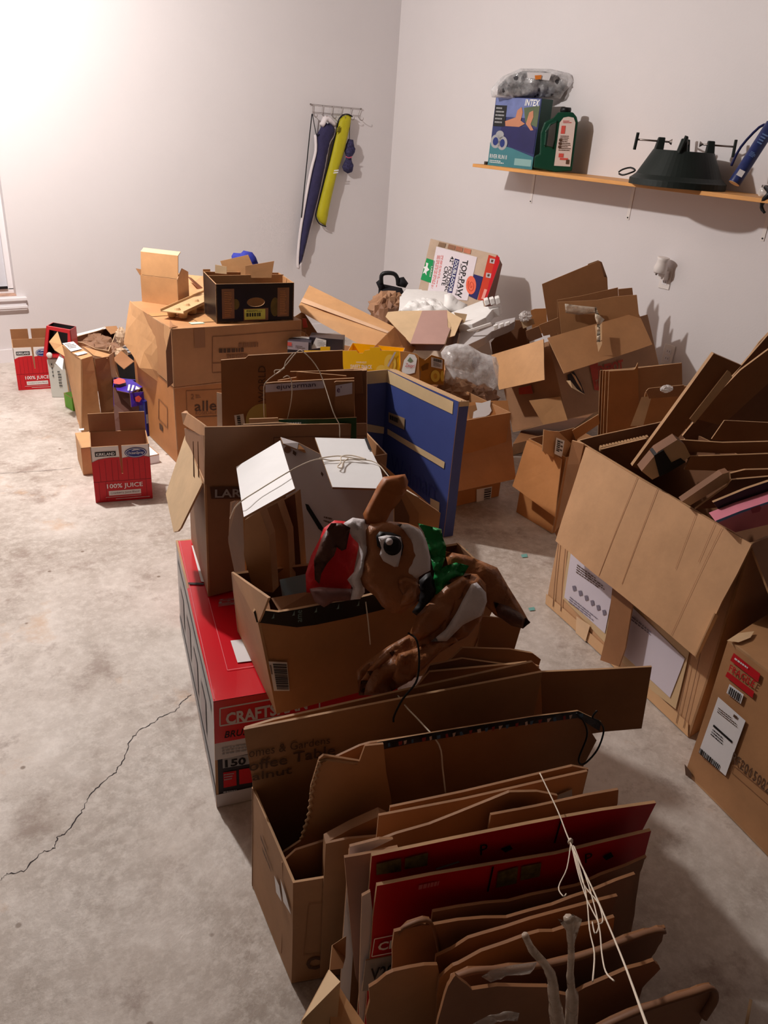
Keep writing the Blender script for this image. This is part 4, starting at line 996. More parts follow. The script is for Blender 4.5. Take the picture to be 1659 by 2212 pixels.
prism('foam_bar', px(pb, [(995, 712), (1030, 716), (1052, 702), (1090, 690), (1114, 685), (1112, 694), (1098, 702), (1062, 716), (1048, 728), (1000, 750), (990, 752)]), .05, mat('grey_foam', S(206, 200, 200), .75, .03), t)
for i in range(3):
    u = 1066+13*i; prism('foam_notch', px(plane_d(u, 705, d=4.2), [(u, 704-3*i), (u+9, 701-3*i), (u+10, 710-4*i), (u+1, 713-4*i)]), .02, FOAM, t)
prism('foam_strip', px(plane_d(1040, 710, d=4.2), [(1008, 714), (1060, 697), (1064, 703), (1040, 711), (1012, 717)]), .01, FOAM, t)
# white sheet standing behind plastic bag
t = board('white_board_sheet', px(plane_d(1040, 740, d=4.3), [(990, 748), (1054, 728), (1064, 765), (1000, 775)]), .004, WHITEB); tag(t, 'off-white board scrap standing behind the clear plastic bag', 'board')
# black caddy
t = thing('black_tote', 'black fabric and plastic tote with carry handle behind the white foam', 'tote')
pa = plane_d(845, 640, d=5.05)
puff('tote_body', px(pa, [(818, 620), (830, 614), (868, 622), (876, 640), (874, 690), (870, 830), (820, 845), (812, 690), (816, 650)]), .07, BLKF, t, amp=.015, freq=10, back=1, grid=.03)
tube('handle', px((pa[0]-HD*.05, pa[1]), [(824, 612), (824, 596), (832, 590), (850, 591), (858, 600), (860, 616)]), .013, BLKP, t)
puff('side_flap', px((pa[0]-HD*.04, pa[1]), [(812, 610), (824, 600), (832, 622), (820, 628)]), .015, BLKF, t, grid=.02)
puff('side_flap', px((pa[0]-HD*.04, pa[1]), [(862, 600), (872, 598), (882, 612), (876, 622), (858, 618)]), .03, BLKF, t, grid=.02)
o = mesh('kraft_paper_wad', lump_geo(V(836, 664, d=4.75), .12, .10, .10, .5, 8, 26, seed=2), kraft('paper_wad', S(170, 128, 96), .15)); tag(o, 'large crumpled kraft paper wad below the black tote', 'packing paper')
o = mesh('kraft_paper_wad', lump_geo(V(832, 684, d=4.5), .07, .07, .10, .5, 8, 24, seed=8), kraft('paper_wad_dark', S(140, 100, 74), .15)); tag(o, 'narrow dark crumpled kraft paper between the long carton and the tan open carton', 'packing paper')
# dog crate carton
t = thing('dog_crate_carton', 'large printed dog crate carton leaning tilted against the right wall', 'box')
tlc, trc, blc, brc = V(937, 518, d=5.55), V(1075, 553, d=5.2), V(898, 640, d=5.25), V(1045, 680, d=4.95)
q0 = (937, 518), (1075, 553), (1047, 672), (905, 636)
pl_ = pln(tlc, trc, blc)
qc = px(pl_, [(930, 515), (1075, 550), (1018, 790), (873, 754)])
n = newell(qc); n = -n if n.dot(CAM-qc[0]) < 0 else n
bk = [p-n*.10 for p in qc]
qq = [qc[3], qc[2], bk[2], bk[3]]
g = hexa([qc[3], qc[2], bk[2], bk[3]], [qc[0], qc[1], bk[1], bk[0]]); g.m = [0, 1, 0, 2, 0, 0]
bev(mesh('carton_body', g, [kraft('crate_carton_photo', S(196, 172, 150), .2), mat('navy_edge_tape', S(64, 68, 100), .4, .2), kraft('crate_side', S(120, 66, 46))], t), .003)
D = lambda nm, pts, m, off=.003: decals(nm, [px(pl_, pts)], m, t, off=off, warp=0, grid=.5)
D('white_panel', [(943, 533), (1031, 556), (1010, 650), (922, 640)], mat('lilac_white', S(232, 222, 228), .4, .03))
D('green_panel', [(922, 558), (940, 564), (931, 612), (909, 604)], mat('leaf_green', S(20, 150, 84), .4))
D('red_strip', [(1056, 551), (1076, 558), (1048, 650), (1032, 648)], mat('brick_red_print', S(206, 62, 40), .4, .06))
D('navy_block', [(1024, 593), (1044, 599), (1030, 648), (1013, 640)], mat('deep_navy', S(44, 40, 100)), .004)
decals('spiral_badge', [px(pl_, [(1018+11*math.cos(a*.2856), 617+20*math.sin(a*.2856)) for a in range(22)])], mat('coral', S(240, 110, 80)), t, off=.005, warp=0, grid=.5)
tube('spiral_line', [V(1018+r*.9*math.cos(a), 617+r*1.7*math.sin(a), pl=(pl_[0]-(-n)*.008 if False else pl_[0]+n*.006, pl_[1])) for a, r in [(k*.6, 1.2+k*.42) for k in range(18)]], .0016, mat('dark_coral', S(206, 74, 56)), t)
# rotated lettering: reads downwards
def vt(s, a, m, **k): text(s, px(pl_, a), m, t, off=.005, warp=0, **k)
vt('TOP-PAW', [(1012, 564), (997, 645), (986, 643), (1000, 562)], BLACK, bold=.015)
vt('for the love of dog', [(999, 571), (988, 640), (983, 639), (994, 570)], BLACK, shear=.2)
D('navy_title_bar', [(983, 559), (993, 562), (977, 634), (967, 632)], mat('deep_navy', S(44, 40, 100)), .004)
vt('DOUBLE-DOOR', [(991, 565), (976, 632), (969, 631), (984, 563)], WHITE, bold=.02)
vt('42" FOLDING', [(982, 556), (968, 634), (960, 632), (974, 554)], BLACK, bold=.01); vt('CRATE', [(969, 577), (962, 618), (954, 617), (961, 576)], BLACK, bold=.01)
fine(px(pl_, [(958, 553), (945, 628), (940, 627), (953, 552)]), 2, REDL, t, warp=0); fine(px(pl_, [(952, 553), (937, 626), (930, 625), (944, 552)]), 3, REDL, t, warp=0, seed=5)
vt('LARGE', [(936, 577), (931, 600), (928, 599), (932, 576)], WHITE)
D('dog_silhouette', [(921, 568), (926, 570), (924, 578), (928, 584), (922, 588), (922, 596), (918, 590), (914, 592), (918, 582), (915, 578), (921, 576)], WHITE, .005)
for k_, (u, v) in enumerate(((1064, 565), (1056, 596))): D('white_icon', [(u-5, v-6), (u+6, v-4), (u+4, v+6), (u-6, v+4)], mat('icon_grey', S(196, 186, 190)), .005); D('icon_mark', [(u-2, v-3), (u+3, v-2), (u+1, v+3), (u-3, v+2)], INK, .006)
D('carry_slot', [(1047, 625), (1053, 627), (1046, 648), (1040, 646)], mat('pale_pink', S(236, 160, 150)), .005)
tq = px(pl_, [(948, 523), (1022, 541), (1020, 553), (944, 534)])
for s in (.02, .3, .52, .75): D_ = decals('photo_patch', [sub(tq, s, .0, s+.2, .8)], kraft('photo_patch%d' % int(s*10), S(150+int(60*s), 120, 92), .4), t, off=.004, warp=0)
bx = mesh('red_flap', board_geo(px((pl_[0]+n*.004, pl_[1]), [(1072, 551), (1079, 556), (1079, 566), (1048, 655), (1046, 650)]), .003, warp=0), [RED, RED], t)
# clear plastic bag with air
t = thing('clear_plastic_bag', 'crumpled clear plastic bag bulging between the fruit carton and the store carton', 'bag')
pa = plane_d(1015, 800, d=3.75)
out = [(952, 762), (962, 748), (985, 742), (1012, 745), (1040, 762), (1072, 772), (1078, 790), (1076, 830), (1058, 852), (1040, 838), (1018, 826), (1000, 822), (985, 844), (975, 850), (962, 838), (955, 815), (960, 795)]
puff('bag_film', px(pa, out), .09, clear_mat('cloudy_film', (.84, .83, .84), .34, .08), t, amp=.028, freq=7, back=.8, grid=.016)
o = mesh('kraft_paper_wad', lump_geo(V(985, 850, d=3.72), .12, .09, .07, .45, 7, 26, seed=22), kraft('paper_wad', S(170, 128, 96))); tag(o, 'crumpled kraft paper under the clear plastic bag', 'packing paper')
o = mesh('kraft_paper_wad', lump_geo(V(1035, 858, d=3.75), .10, .09, .06, .45, 7, 24, seed=27), kraft('paper_wad_dark', S(140, 100, 74))); tag(o, 'dark crumpled kraft paper right of the clear plastic bag base', 'packing paper')

# taped carton standing in front (behind the blue carton)
t = thing('taped_carton', 'orange-brown carton with torn white tape on its front flap right of the blue carton', 'box')
A, B = V(958, 1099, z=.002), V(1078, 1072, z=.002); b4 = base4(A, B, .42); h = U(A, 868).z; h = .42
t4 = up4(b4, h)
mesh('carton_body', shell_geo(b4, t4, .004, .003), [KO, KE, KIN], t)
rimL, rimR = V(975, 872, z=h+.005), V(1098, 868, z=h+.005)
fl = [V(970, 872, z=h+.01), V(1097, 866, z=h+.01), V(1115, 1034, z=.15), V(962, 1066, z=.15)]
board('front_flap', fl, .004, KO, t, warp=.003)
lab = [V(1030, 1053, z=.06), V(1063, 1050, z=.06), V(1060, 1082, z=.01), V(1031, 1088, z=.01)]
plb = vpl(A, B); lq = px(plb, [(1029, 1056), (1063, 1050), (1060, 1080), (1029, 1086)])
decals('white_label', [lq], PAPER, t, off=.004); barcode(sub(lq, .5, .1, .95, .9), BLACK, t, off=.005, horiz=True, n=8)
plf = pln(fl[0], fl[1], fl[2])
decals('brown_tape_patch', [px(plf, [(1008, 880), (1064, 870), (1066, 900), (1014, 905)])], mat('brown_tape', S(160, 116, 78)), t, off=.004)
decals('torn_white_tape', [px(plf, [(1026, 872), (1040, 873), (1059, 867), (1058, 880), (1061, 890), (1056, 898), (1048, 902), (1020, 906), (1022, 892), (1030, 888)])], PAPER, t, off=.007)

# ================================================================== RIGHT-BACK STORE CARTON (tipped)
t = thing('store_carton', 'big tipped brown carton with red printing and open flaps against the right wall', 'box')
TL, BL, BRr, TRr = V(1185, 737, d=4.02), V(1224, 905, d=3.95), V(1437, 852, d=4.22), V(1398, 680, d=4.3)
LT, LB = V(1075, 770, d=4.25), V(1108, 932, d=4.15)
KST = kraft('store_kraft', S(176, 132, 98))
mesh('carton_body', board_geo([TL, BL, BRr, TRr], .005, warp=.003), [KST, KE], t)
board('left_side', [LT, LB, BL, TL], .005, KST, t); 
board('back_side', [LT, TL, TL+HD*.0+ZUP*.0, LT], .001, KST, t) if False else None
dn = (BL-TL).normalized(); back = (LT-TL)
b_ = [TRr+back*.9, BRr+back*.9]
board('right_side', [TRr, BRr, b_[1], b_[0]], .004, KC, t); board('rear_side', [LT, LB, b_[1], b_[0]], .004, KC, t)
board('base', [LB, BL, BRr, b_[1]], .004, KC, t)
RP = mat('store_red_print', S(186, 66, 44), .6, .2, 30)
pr = pln(TL, BL, BRr)
pin = lambda pl, off: (pl[0], pl[1])
# front flap hanging over the right face
fo = TL-HD*.03
F1 = [V(1183, 729, d=3.99), V(1378, 674, d=4.27), V(1410, 744, d=4.12), V(1218, 806, d=3.84)]
board('front_flap', F1, .005, KB, t, warp=.004)
decals('clear_tape', [[V(1285, 705, d=4.07), V(1300, 700, d=4.08), V(1300, 745, d=3.97), V(1292, 762, d=3.92), V(1288, 735, d=4.0)]], mat('shiny_tape', S(206, 168, 130), .15, .1), t, off=.006)
F2 = [V(1062, 766, d=4.2), V(1174, 732, d=4.0), V(1176, 820, d=3.86), V(1078, 842, d=4.06)]
board('left_flap', F2, .005, KA, t, warp=.003)
rq = px(pr, [(1268, 794), (1340, 772), (1346, 800), (1282, 848)])
def redquad(a): decals('red_print', [px(pr, a)], RP, t, off=.004)
redquad([(1272, 788), (1290, 782), (1293, 843), (1283, 842)])
text('DEPOT', px(pr, [(1290, 790), (1344, 775), (1346, 796), (1294, 815)]), RP, t, off=.005, bold=.05)
text('THE', px(pr, [(1284, 822), (1300, 812), (1300, 828), (1284, 838)]), KST, t, off=.007)
plft = pln(LT, LB, TL)
decals('red_print', [px(plft, [(1121, 838), (1148, 832), (1152, 850), (1122, 852)])], RP, t, off=.004)
# torn hole
decals('dark_tear', [px(pr, [(1224, 810), (1238, 802), (1252, 825), (1262, 850), (1240, 840), (1226, 822)])], kraft('tear_dark', S(50, 28, 20)), t, off=.004)
board('torn_strip', [V(1224, 822, d=3.86), V(1232, 822, d=3.86), V(1246, 840, d=3.85), V(1264, 853, d=3.86), V(1250, 846, d=3.84), V(1236, 838, d=3.83)], .003, KP, t, warp=0)
board('torn_strip', [V(1234, 806, d=3.9), V(1242, 812, d=3.86), V(1256, 838, d=3.86), V(1258, 846, d=3.86), V(1248, 830, d=3.85)], .003, KA, t, warp=0)
board('lit_bottom_flap', [V(1143, 866, d=3.98), V(1210, 857, d=3.9), V(1226, 908, d=3.88), V(1174, 918, d=3.95)], .004, KA, t, warp=.002)  # pale kraft paints a patch of lamplight onto this flap
o = board('flat_cardboard', [V(1108, 960, z=.07), V(1232, 930, z=.07), V(1300, 880, z=.07), V(1150, 890, z=.07)], .065, KC); tag(o, 'folded brown carton lying on the floor under the tipped store carton', 'cardboard')
# things stacked in it
def scrap(label, pts, d, m=KC, n=None, name='flat_cardboard', th=.005, warp=.003, **k):
    o = board(name, px(plane_d(*pts[0], d=d, n=n), pts), th, m, None, warp=warp, **k); tag(o, label, 'cardboard'); return o
scrap('tallest dark flattened carton rising from the store carton by the wall', [(1171, 614), (1270, 572), (1295, 563), (1297, 568), (1305, 598), (1312, 600), (1314, 640), (1330, 720), (1190, 740)], 4.38, KC)
scrap('second flattened carton just behind the tallest one in the store carton', [(1270, 570), (1292, 562), (1300, 566), (1312, 600), (1300, 640), (1270, 640)], 4.42, KD)
scrap('flattened carton with taped upper edge in the middle of the store carton', [(1204, 648), (1260, 638), (1335, 621), (1336, 640), (1340, 720), (1205, 740)], 4.30, KC)
scrap('flattened carton with rounded tab at the right of the store carton', [(1336, 625), (1366, 622), (1368, 640), (1372, 638), (1378, 700), (1340, 710)], 4.36, KC)
o = scrap('front flattened carton with crinkled clear tape in the store carton', [(1206, 652), (1290, 648), (1330, 640), (1376, 637), (1382, 700), (1214, 735)], 4.24, KB)
o2 = puff('crinkled_tape', px((plane_d(1250, 668, d=4.22)), [(1220, 656), (1250, 660), (1290, 664), (1286, 676), (1250, 680), (1222, 676)]), .008, clear_mat('tape_film', (.8, .68, .55), .4), o, amp=.01, freq=20, grid=.02)
o2 = puff('torn_tape_end', px(plane_d(1292, 700, d=3.98), [(1286, 660), (1294, 680), (1306, 690), (1296, 702), (1297, 730), (1293, 762), (1289, 740), (1290, 700), (1285, 686)]), .008, clear_mat('tape_film2', (.8, .66, .5), .75), o, amp=.01, freq=20, grid=.015)
scrap('small brown carton wall standing at the left of the store carton', [(1147, 671), (1156, 668), (1180, 667), (1184, 720), (1150, 722)], 4.5, KO)
scrap('small open carton corner left inside the store carton', [(1136, 715), (1164, 704), (1172, 728), (1140, 740)], 4.25, KD, warp=.001)
scrap('bent brown carton wall between the flaps of the store carton', [(1165, 702), (1206, 686), (1210, 718), (1174, 726)], 4.2, KC)
scrap('light cardboard edge above the bent carton wall', [(1126, 696), (1152, 688), (1155, 700), (1130, 710)], 4.4, KP, warp=.001)
scrap('dark cardboard sheet left of the small open carton corner', [(1100, 692), (1135, 692), (1140, 730), (1150, 760), (1064, 770), (1060, 740)], 4.45, KD)
o = mesh('foil_scrap', lump_geo(V(1135, 684, d=4.4), .04, .03, .03, .5, 9, 18, seed=31), clear_mat('clear_scrap', (.9, .86, .84), .7)); tag(o, 'small crumpled clear plastic scrap on top of the cardboard left of the store carton', 'plastic scrap')

# ================================================================== RIGHT GROUP
# carton with open side flap
t = thing('open_flap_carton', 'brown carton on the floor with its near flap swung open, left of the largest carton', 'box')
A, M, B = V(1116, 1106, z=.002), V(1192, 1153, z=.002), V(1310, 1110, z=.002)
h = .36
b4 = [A, M, M+(B-M)*.8, A+(B-M)*.8]; t4 = up4(b4, h)
mesh('carton_body', shell_geo(b4, t4, .004, .003), [KO, KE, KIN], t)
board('side_flap', [V(1138, 952, z=h+.01), V(1212, 992, z=h), V(1199, 1118, z=.14), V(1107, 1050, z=.16)], .004, KO, t)
tape_ = [V(1150, 985, z=.3), V(1160, 990, z=.3), V(1195, 1100, z=.15), V(1170, 1080, z=.15)]
# stack edges with label
o = thing('flat_carton_stack', 'stack of flat brown cartons on edge with white barcode labels above the open flap carton', 'cardboard')
pa = plane_d(1190, 960, d=3.05, n=turned(30))
for i in range(3):
    pq = (pa[0]+HD*.03*i, pa[1]); board('carton_sheet', px(pq, [(1175+6*i, 928+2*i), (1190+8*i, 932), (1222+6*i, 958), (1214, 1000), (1172, 975)]), .005, KA, o, warp=.001)
lq = px((pa[0]-HD*.012, pa[1]), [(1200, 945), (1218, 952), (1212, 988), (1196, 980)])
decals('white_label', [lq], PAPER, o, off=.003); barcode(sub(lq, .15, .1, .55, .8), BLACK, o, off=.004, horiz=True, n=10); fine(sub(lq, .6, .1, .9, .8), 3, INK, o, off=.004)
for i, (du, m_) in enumerate(((0, KO), (-8, KB), (-14, KO), (-20, KC))):
    o = scrap(['front flat carton of the upright stack with folded upper edge by the right wall', 'second flat carton from the front in the upright stack by the right wall', 'third flat carton from the front in the upright stack by the right wall', 'rearmost flat carton of the upright stack by the right wall'][i],
      [(1316+du*.95, 802-i*.5), (1368+du*.3, 799-i), (1372, 797-i), (1473-(i == 0)*95, 784), (1475-(i == 0)*95, 880), (1455-(i == 0)*70, 1020), (1306+du*.9, 1040)], 3.38+.03*i, m_, n=turned(6), warp=.001)
scrap('narrow cardboard strip left of the upright flat cartons', [(1236, 930), (1293, 895), (1296, 915), (1244, 950)], 3.2, KO)
o = scrap('pale brown flattened carton leaning right of the upright stack', [(1395, 848), (1470, 835), (1490, 833), (1495, 1040), (1340, 1080)], 3.22, KO)
decals('pale_side', [px(plane_d(1395, 848, d=3.2), [(1386, 858), (1408, 856), (1390, 918), (1362, 920)])], KP, o, off=.002)
scrap('small folded carton sleeve lying on top of the pale flattened carton', [(1396, 846), (1402, 840), (1478, 832), (1480, 855), (1402, 862)], 3.16, KC)
o = mesh('tape_scrap', lump_geo(V(1440, 840, d=3.12), .035, .02, .015, .5, 9, 16, seed=41), clear_mat('clear_scrap', (.9, .86, .84), .7)); tag(o, 'twisted bit of clear tape on the folded carton sleeve', 'tape')
# the largest carton, standing on its long side
RFL, RFR = V(1180, 1303, z=.003), V(1490, 1592, z=.003)
h = U(RFR, 1178).z
BD = V(1440, 908, z=h)-at(RFL, h); BD.z = 0
b4 = [RFL, RFR, RFR+BD, RFL+BD]
t4 = up4(b4, h)
KBIG = kraft('large_carton_kraft', S(208, 162, 120))
t = thing('largest_carton', 'largest open brown carton on the right with white printed panels and a wide hanging flap', 'box')
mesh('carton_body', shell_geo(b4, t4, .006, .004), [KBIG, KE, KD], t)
fpl = vpl(RFL, RFR)
fn = fpl[1] if fpl[1].dot(Vector((-1, 0, 0))) > 0 else -fpl[1]
D = lambda nm, pts, m, off=.004: decals(nm, [px(fpl, pts)], m, t, off=off, warp=.004)
PNL = mat('cream_frame', S(216, 186, 144), .5, .05)
D('cream_frame', [(1234, 1150), (1330, 1262), (1308, 1388), (1216, 1292)], PNL); D('white_printed_panel', [(1240, 1165), (1328, 1268), (1309, 1368), (1221, 1290)], mat('lilac_panel', S(222, 214, 226), .45, .02), .006)
D('cream_frame', [(1356, 1290), (1492, 1400), (1462, 1530), (1344, 1440)], PNL); D('white_printed_panel', [(1366, 1308), (1482, 1420), (1450, 1505), (1350, 1415)], mat('lilac_panel', S(222, 214, 226)), .006)
fine(px(fpl, [(1250, 1218), (1312, 1264), (1310, 1282), (1247, 1238)]), 4, INK, t, off=.008, warp=.004)
for i in range(6): 
    u, v = 1243+13*i, 1270+10.5*i
    decals('small_icon_print', [px(fpl, [(u-4, v-5), (u+3, v-6), (u+5, v+4), (u-2, v+6)])], mat('soft_grey_ink', S(130, 122, 138)), t, off=.008, warp=.004, grid=.5)
fine(px(fpl, [(1234, 1288), (1300, 1340), (1296, 1352), (1230, 1302)]), 3, mat('soft_grey_ink', S(130, 122, 138)), t, off=.008, warp=.004, seed=6); fine(px(fpl, [(1369, 1330), (1430, 1380), (1428, 1388), (1366, 1342)]), 2, mat('soft_grey_ink', S(130, 122, 138)), t, off=.008, warp=.004, seed=8)
D('clear_tape', [(1182, 1282), (1490, 1560), (1490, 1590), (1180, 1304)], mat('tape_gloss_tan', S(222, 178, 132), .2, .08), .004); D('clear_tape', [(1248, 1330), (1278, 1350), (1268, 1385), (1246, 1366)], mat('shiny_tape2', S(232, 196, 156), .08, .1), .009)
for (a, b_) in (((1228, 1130), (1212, 1320)), ((1214, 1120), (1196, 1310)), ((1520, 1290), (1464, 1560)), ((1548, 1260), (1480, 1570))):
    D('crease_line', [(a[0], a[1]), (a[0]+1.5, a[1]), (b_[0]+1.5, b_[1]), (b_[0], b_[1])], KD, .006)
# flap hanging outwards over the face
S0, S1 = V(1268, 966, z=h+.008), V(1624, 1176, z=h+.008)
off = fn*.10
fz = .30
G0 = V(1200, 1168, pl=(RFL+fn*.085, fn)); G1 = V(1502, 1418, pl=(RFL+fn*.085, fn))
A0 = lerp(t4[3], t4[0], 1)+ZUP*.006
S0 = V(1266, 966, pl=(RFL+fn*.006, fn)); S1 = V(1624, 1176, pl=(RFL+fn*.006, fn))
fq = [S0, S1, G1, G0]
board('hanging_flap', fq, .006, KBIG, t, warp=.004, rag=.002)
fpl2 = pln(*fq[:3])
for a, b_ in (((1378, 1030), (1296, 1244)), ((1420, 1055), (1345, 1262))):
    decals('crease_line', [px(fpl2, [a, (a[0]+.9, a[1]+.5), (b_[0]+.9, b_[1]+.5), b_])], KC, t, off=.003, warp=.004)
for a, b_ in (((1505, 1106), (1460, 1230)), ((1545, 1130), (1510, 1215)), ((1560, 1140), (1450, 1370))):
    decals('crease_line', [px(fpl2, [a, (a[0]+.7, a[1]+.5), (b_[0]+.6, b_[1]+.5), b_])], KC, t, off=.003, warp=.004)
board('torn_flap_edge', [V(1502, 1418, pl=(RFL+fn*.09, fn)), V(1546, 1325, pl=(RFL+fn*.07, fn)), V(1552, 1330, pl=(RFL+fn*.05, fn)), V(1506, 1424, pl=(RFL+fn*.085, fn))], .004, KP, t)
# comb-like corrugated edge
o = thing('corrugated_pad', 'pad with a row of corrugated cardboard edges inside the left end of the largest carton', 'cardboard')
for i in range(16):
    u = 1296+6.6*i; v = 976-1.5*i
    board('corrugated_rib', px(plane_d(u, v, z=h-.03), [(u, v-1), (u+2, v-9), (u+6, v-10), (u+9, v-1)]), .02, KP, o, warp=0, grid=.5)
board('backing', px(plane_d(1296, 980, z=h-.03), [(1300, 972), (1398, 948), (1396, 1010), (1330, 1010)]), .01, KD, o)
# left end flap hanging, dark inside
e0 = t4[3]; 
LFp = [V(1262, 960, z=h+.01), V(1236, 952, z=h+.0), V(1198, 1150, z=.30), V(1206, 1168, z=.26)]
board('left_end_flap', LFp, .006, KC, t, warp=.004)
rf = [t4[1], t4[2], t4[2]+Vector((.02, -.13, -.16)), t4[1]+Vector((.01, -.14, -.17))]
board('right_end_flap', rf, .006, KC, t, warp=.006)
board('sloping_brace', px((RFL+fn*.045, fn), [(1324, 1262), (1366, 1306), (1350, 1400), (1336, 1440), (1296, 1426), (1312, 1360)]), .005, KC, t, warp=.002)
# sheets sticking out of it
def bigscrap(label, pts, d, m=KC, n=None, **k): return scrap(label, pts, d, m, n, **k)
bigscrap('longest dark corrugated strip leaning out of the largest carton to the upper right', [(1367, 1007), (1543, 763), (1602, 789), (1580, 812), (1400, 1022)], 2.35, KC, th=.02)
o = bigscrap('dark corrugated sheet behind the longest strip reaching the frame edge', [(1475, 942), (1602, 790), (1680, 700), (1690, 870), (1570, 900), (1482, 950)], 2.55, KD, th=.01)
bigscrap('pale cardboard edge glinting beside the longest strip', [(1490, 905), (1572, 800), (1578, 804), (1582, 815), (1500, 915)], 2.33, KP, warp=.001)
bigscrap('dark folded sheet right of the pale edge in the largest carton', [(1500, 905), (1600, 800), (1680, 740), (1690, 800), (1560, 920)], 2.5, KC, th=.01)
bigscrap('flat brown sheet lying above the black edged carton in the largest carton', [(1537, 948), (1565, 908), (1690, 914), (1690, 955), (1540, 950)], 2.25, KC)
bigscrap('large dark sheet filling the back of the largest carton at the frame edge', [(1470, 955), (1600, 860), (1700, 790), (1710, 1010), (1500, 1030)], 2.62, KD, th=.006)
bigscrap('broad brown sheet slanting up behind the dark sheets at the right frame edge', [(1560, 850), (1640, 740), (1659, 720), (1700, 700), (1710, 900), (1600, 900)], 2.7, KC, th=.006)
# black and tan rolled edge carton
o = thing('black_edged_carton', 'flattened carton with black and tan taped end on top of the largest carton', 'cardboard')
pa = plane_d(1440, 990, d=2.12)
mesh('taped_end', board_geo(px(pa, [(1385, 1018), (1420, 976), (1462, 950), (1478, 960), (1491, 985), (1440, 1020), (1408, 1036)]), .05, warp=.003), [KP, KD], o)
mesh('black_tape', board_geo(px((pa[0]-HD*.004, pa[1]), [(1412, 984), (1432, 972), (1450, 1000), (1470, 990), (1480, 998), (1440, 1022), (1424, 1030)]), .05, warp=.003), [BLACK, BLACK], o)
board('side_sheet', px((pa[0]+HD*.03, pa[1]), [(1466, 950), (1560, 955), (1690, 952), (1690, 975), (1560, 978), (1482, 975)]), .008, KC, o, warp=.006)
board('side_sheet', px((pa[0]+HD*.0, pa[1]), [(1490, 985), (1690, 978), (1690, 1012), (1560, 1016), (1476, 1014)]), .008, KC, o, warp=.006)
o = thing('tan_edged_carton', 'flattened carton with long tan edge strip below the black edged carton', 'cardboard')
pa = plane_d(1520, 1060, d=1.98)
mesh('tan_edge', board_geo(px(pa, [(1472, 1084), (1560, 1024), (1574, 1020), (1576, 1040), (1490, 1092)]), .03, warp=.002), [KP, KD], o)
board('side_sheet', px((pa[0]+HD*.02, pa[1]), [(1578, 1022), (1610, 1014), (1690, 1012), (1690, 1030), (1580, 1046)]), .008, KC, o, warp=.005)
board('side_sheet', px((pa[0]-HD*.01, pa[1]), [(1580, 1036), (1690, 1026), (1690, 1066), (1560, 1096), (1500, 1100), (1570, 1050)]), .008, KD, o, warp=.005)
o = bigscrap('black glossy sheet edge above the pink box', [(1540, 1086), (1612, 1056), (1690, 1030), (1690, 1080), (1560, 1112)], 1.9, mat('black_sheet', S(26, 24, 30), .35), th=.01); o['category'] = 'board'
o = thing('pink_box', 'long flat pink box lying inside the right of the largest carton', 'box')
pa = plane_d(1600, 1110, d=1.85)
PK = mat('pink_print', S(214, 128, 146), .45, .06)
mesh('box_body', board_geo(px(pa, [(1545, 1126), (1600, 1104), (1690, 1074), (1690, 1126), (1630, 1140), (1588, 1150)]), .05, warp=.001), [PK, PK], o)
decals('blue_edge', [px(pa, [(1545, 1124), (1600, 1102), (1690, 1072), (1690, 1076), (1600, 1107), (1550, 1128)])], mat('pale_blue_edge', S(110, 150, 210)), o, off=.003, warp=.001)
decals('creature_mark', [px(pa, [(1620, 1098), (1640, 1090), (1644, 1096), (1640, 1104), (1624, 1108)])], mat('rose_print', S(180, 90, 112)), o, off=.003, warp=.001)
# fragile carton in the near right
A, B = V(1482, 1668, z=.003), V(1700, 1890, z=.003); 
dn = (B-A).normalized(); 
b4 = [A, B, B+Vector((.5, .04, 0)), A+Vector((.5, .04, 0))]; hh2 = U(A, 1384).z; t4 = up4(b4, hh2)
t = thing('fragile_carton', 'brown carton with red fragile sticker and white shipping label at the right edge', 'box')
mesh('carton_body', shell_geo(b4, t4, .006, .004, top=True), [kraft('fragile_kraft', S(182, 134, 92)), KE, KD], t)
fp = vpl(A, B)
D = lambda nm, pts, m, off=.005: decals(nm, [px(fp, pts)], m, t, off=off, warp=.004, grid=.1)
D('red_sticker_band', [(1590, 1410), (1648, 1456), (1643, 1474), (1582, 1426)], REDD); D('red_sticker_band', [(1576, 1450), (1634, 1494), (1630, 1508), (1571, 1460)], REDD)
text('FRAGILE', px(fp, [(1583, 1434), (1640, 1472), (1633, 1486), (1579, 1448)]), REDD, t, off=.006, warp=.004, bold=.015)
fine(px(fp, [(1594, 1420), (1638, 1453), (1636, 1459), (1590, 1426)]), 1, PAPER, t, off=.007, warp=.004, fill=.5)
D('white_barcode_label', [(1580, 1477), (1611, 1500), (1604, 1520), (1573, 1496)], PAPER); barcode(px(fp, [(1582, 1482), (1607, 1500), (1602, 1516), (1577, 1497)]), BLACK, t, off=.007, warp=.004, n=10)
D('shipping_label', [(1555, 1504), (1614, 1556), (1570, 1673), (1513, 1622)], PAPER)
fine(px(fp, [(1556, 1526), (1600, 1560), (1596, 1572), (1553, 1538)]), 3, INK, t, off=.007, warp=.004); decals('label_bar', [px(fp, [(1546, 1562), (1586, 1598), (1584, 1602), (1544, 1566)])], BLACK, t, off=.007, warp=.004)
fine(px(fp, [(1544, 1572), (1574, 1598), (1568, 1612), (1538, 1586)]), 3, BLACK, t, off=.007, warp=.004, seed=7); barcode(px(fp, [(1517, 1612), (1560, 1650), (1556, 1660), (1514, 1624)]), BLACK, t, off=.007, warp=.004, n=14)
D('red_label_dot', [(1590, 1541), (1598, 1547), (1596, 1552), (1588, 1546)], INK, .007)
text('RF20150227', px(fp, [(1588, 1621), (1680, 1700), (1674, 1722), (1582, 1640)]), INK, t, off=.006, warp=.004, bold=.01)
frame_lines(fp, [(1584, 1650), (1680, 1730), (1676, 1750), (1580, 1665)], INK2, t, 1.2)
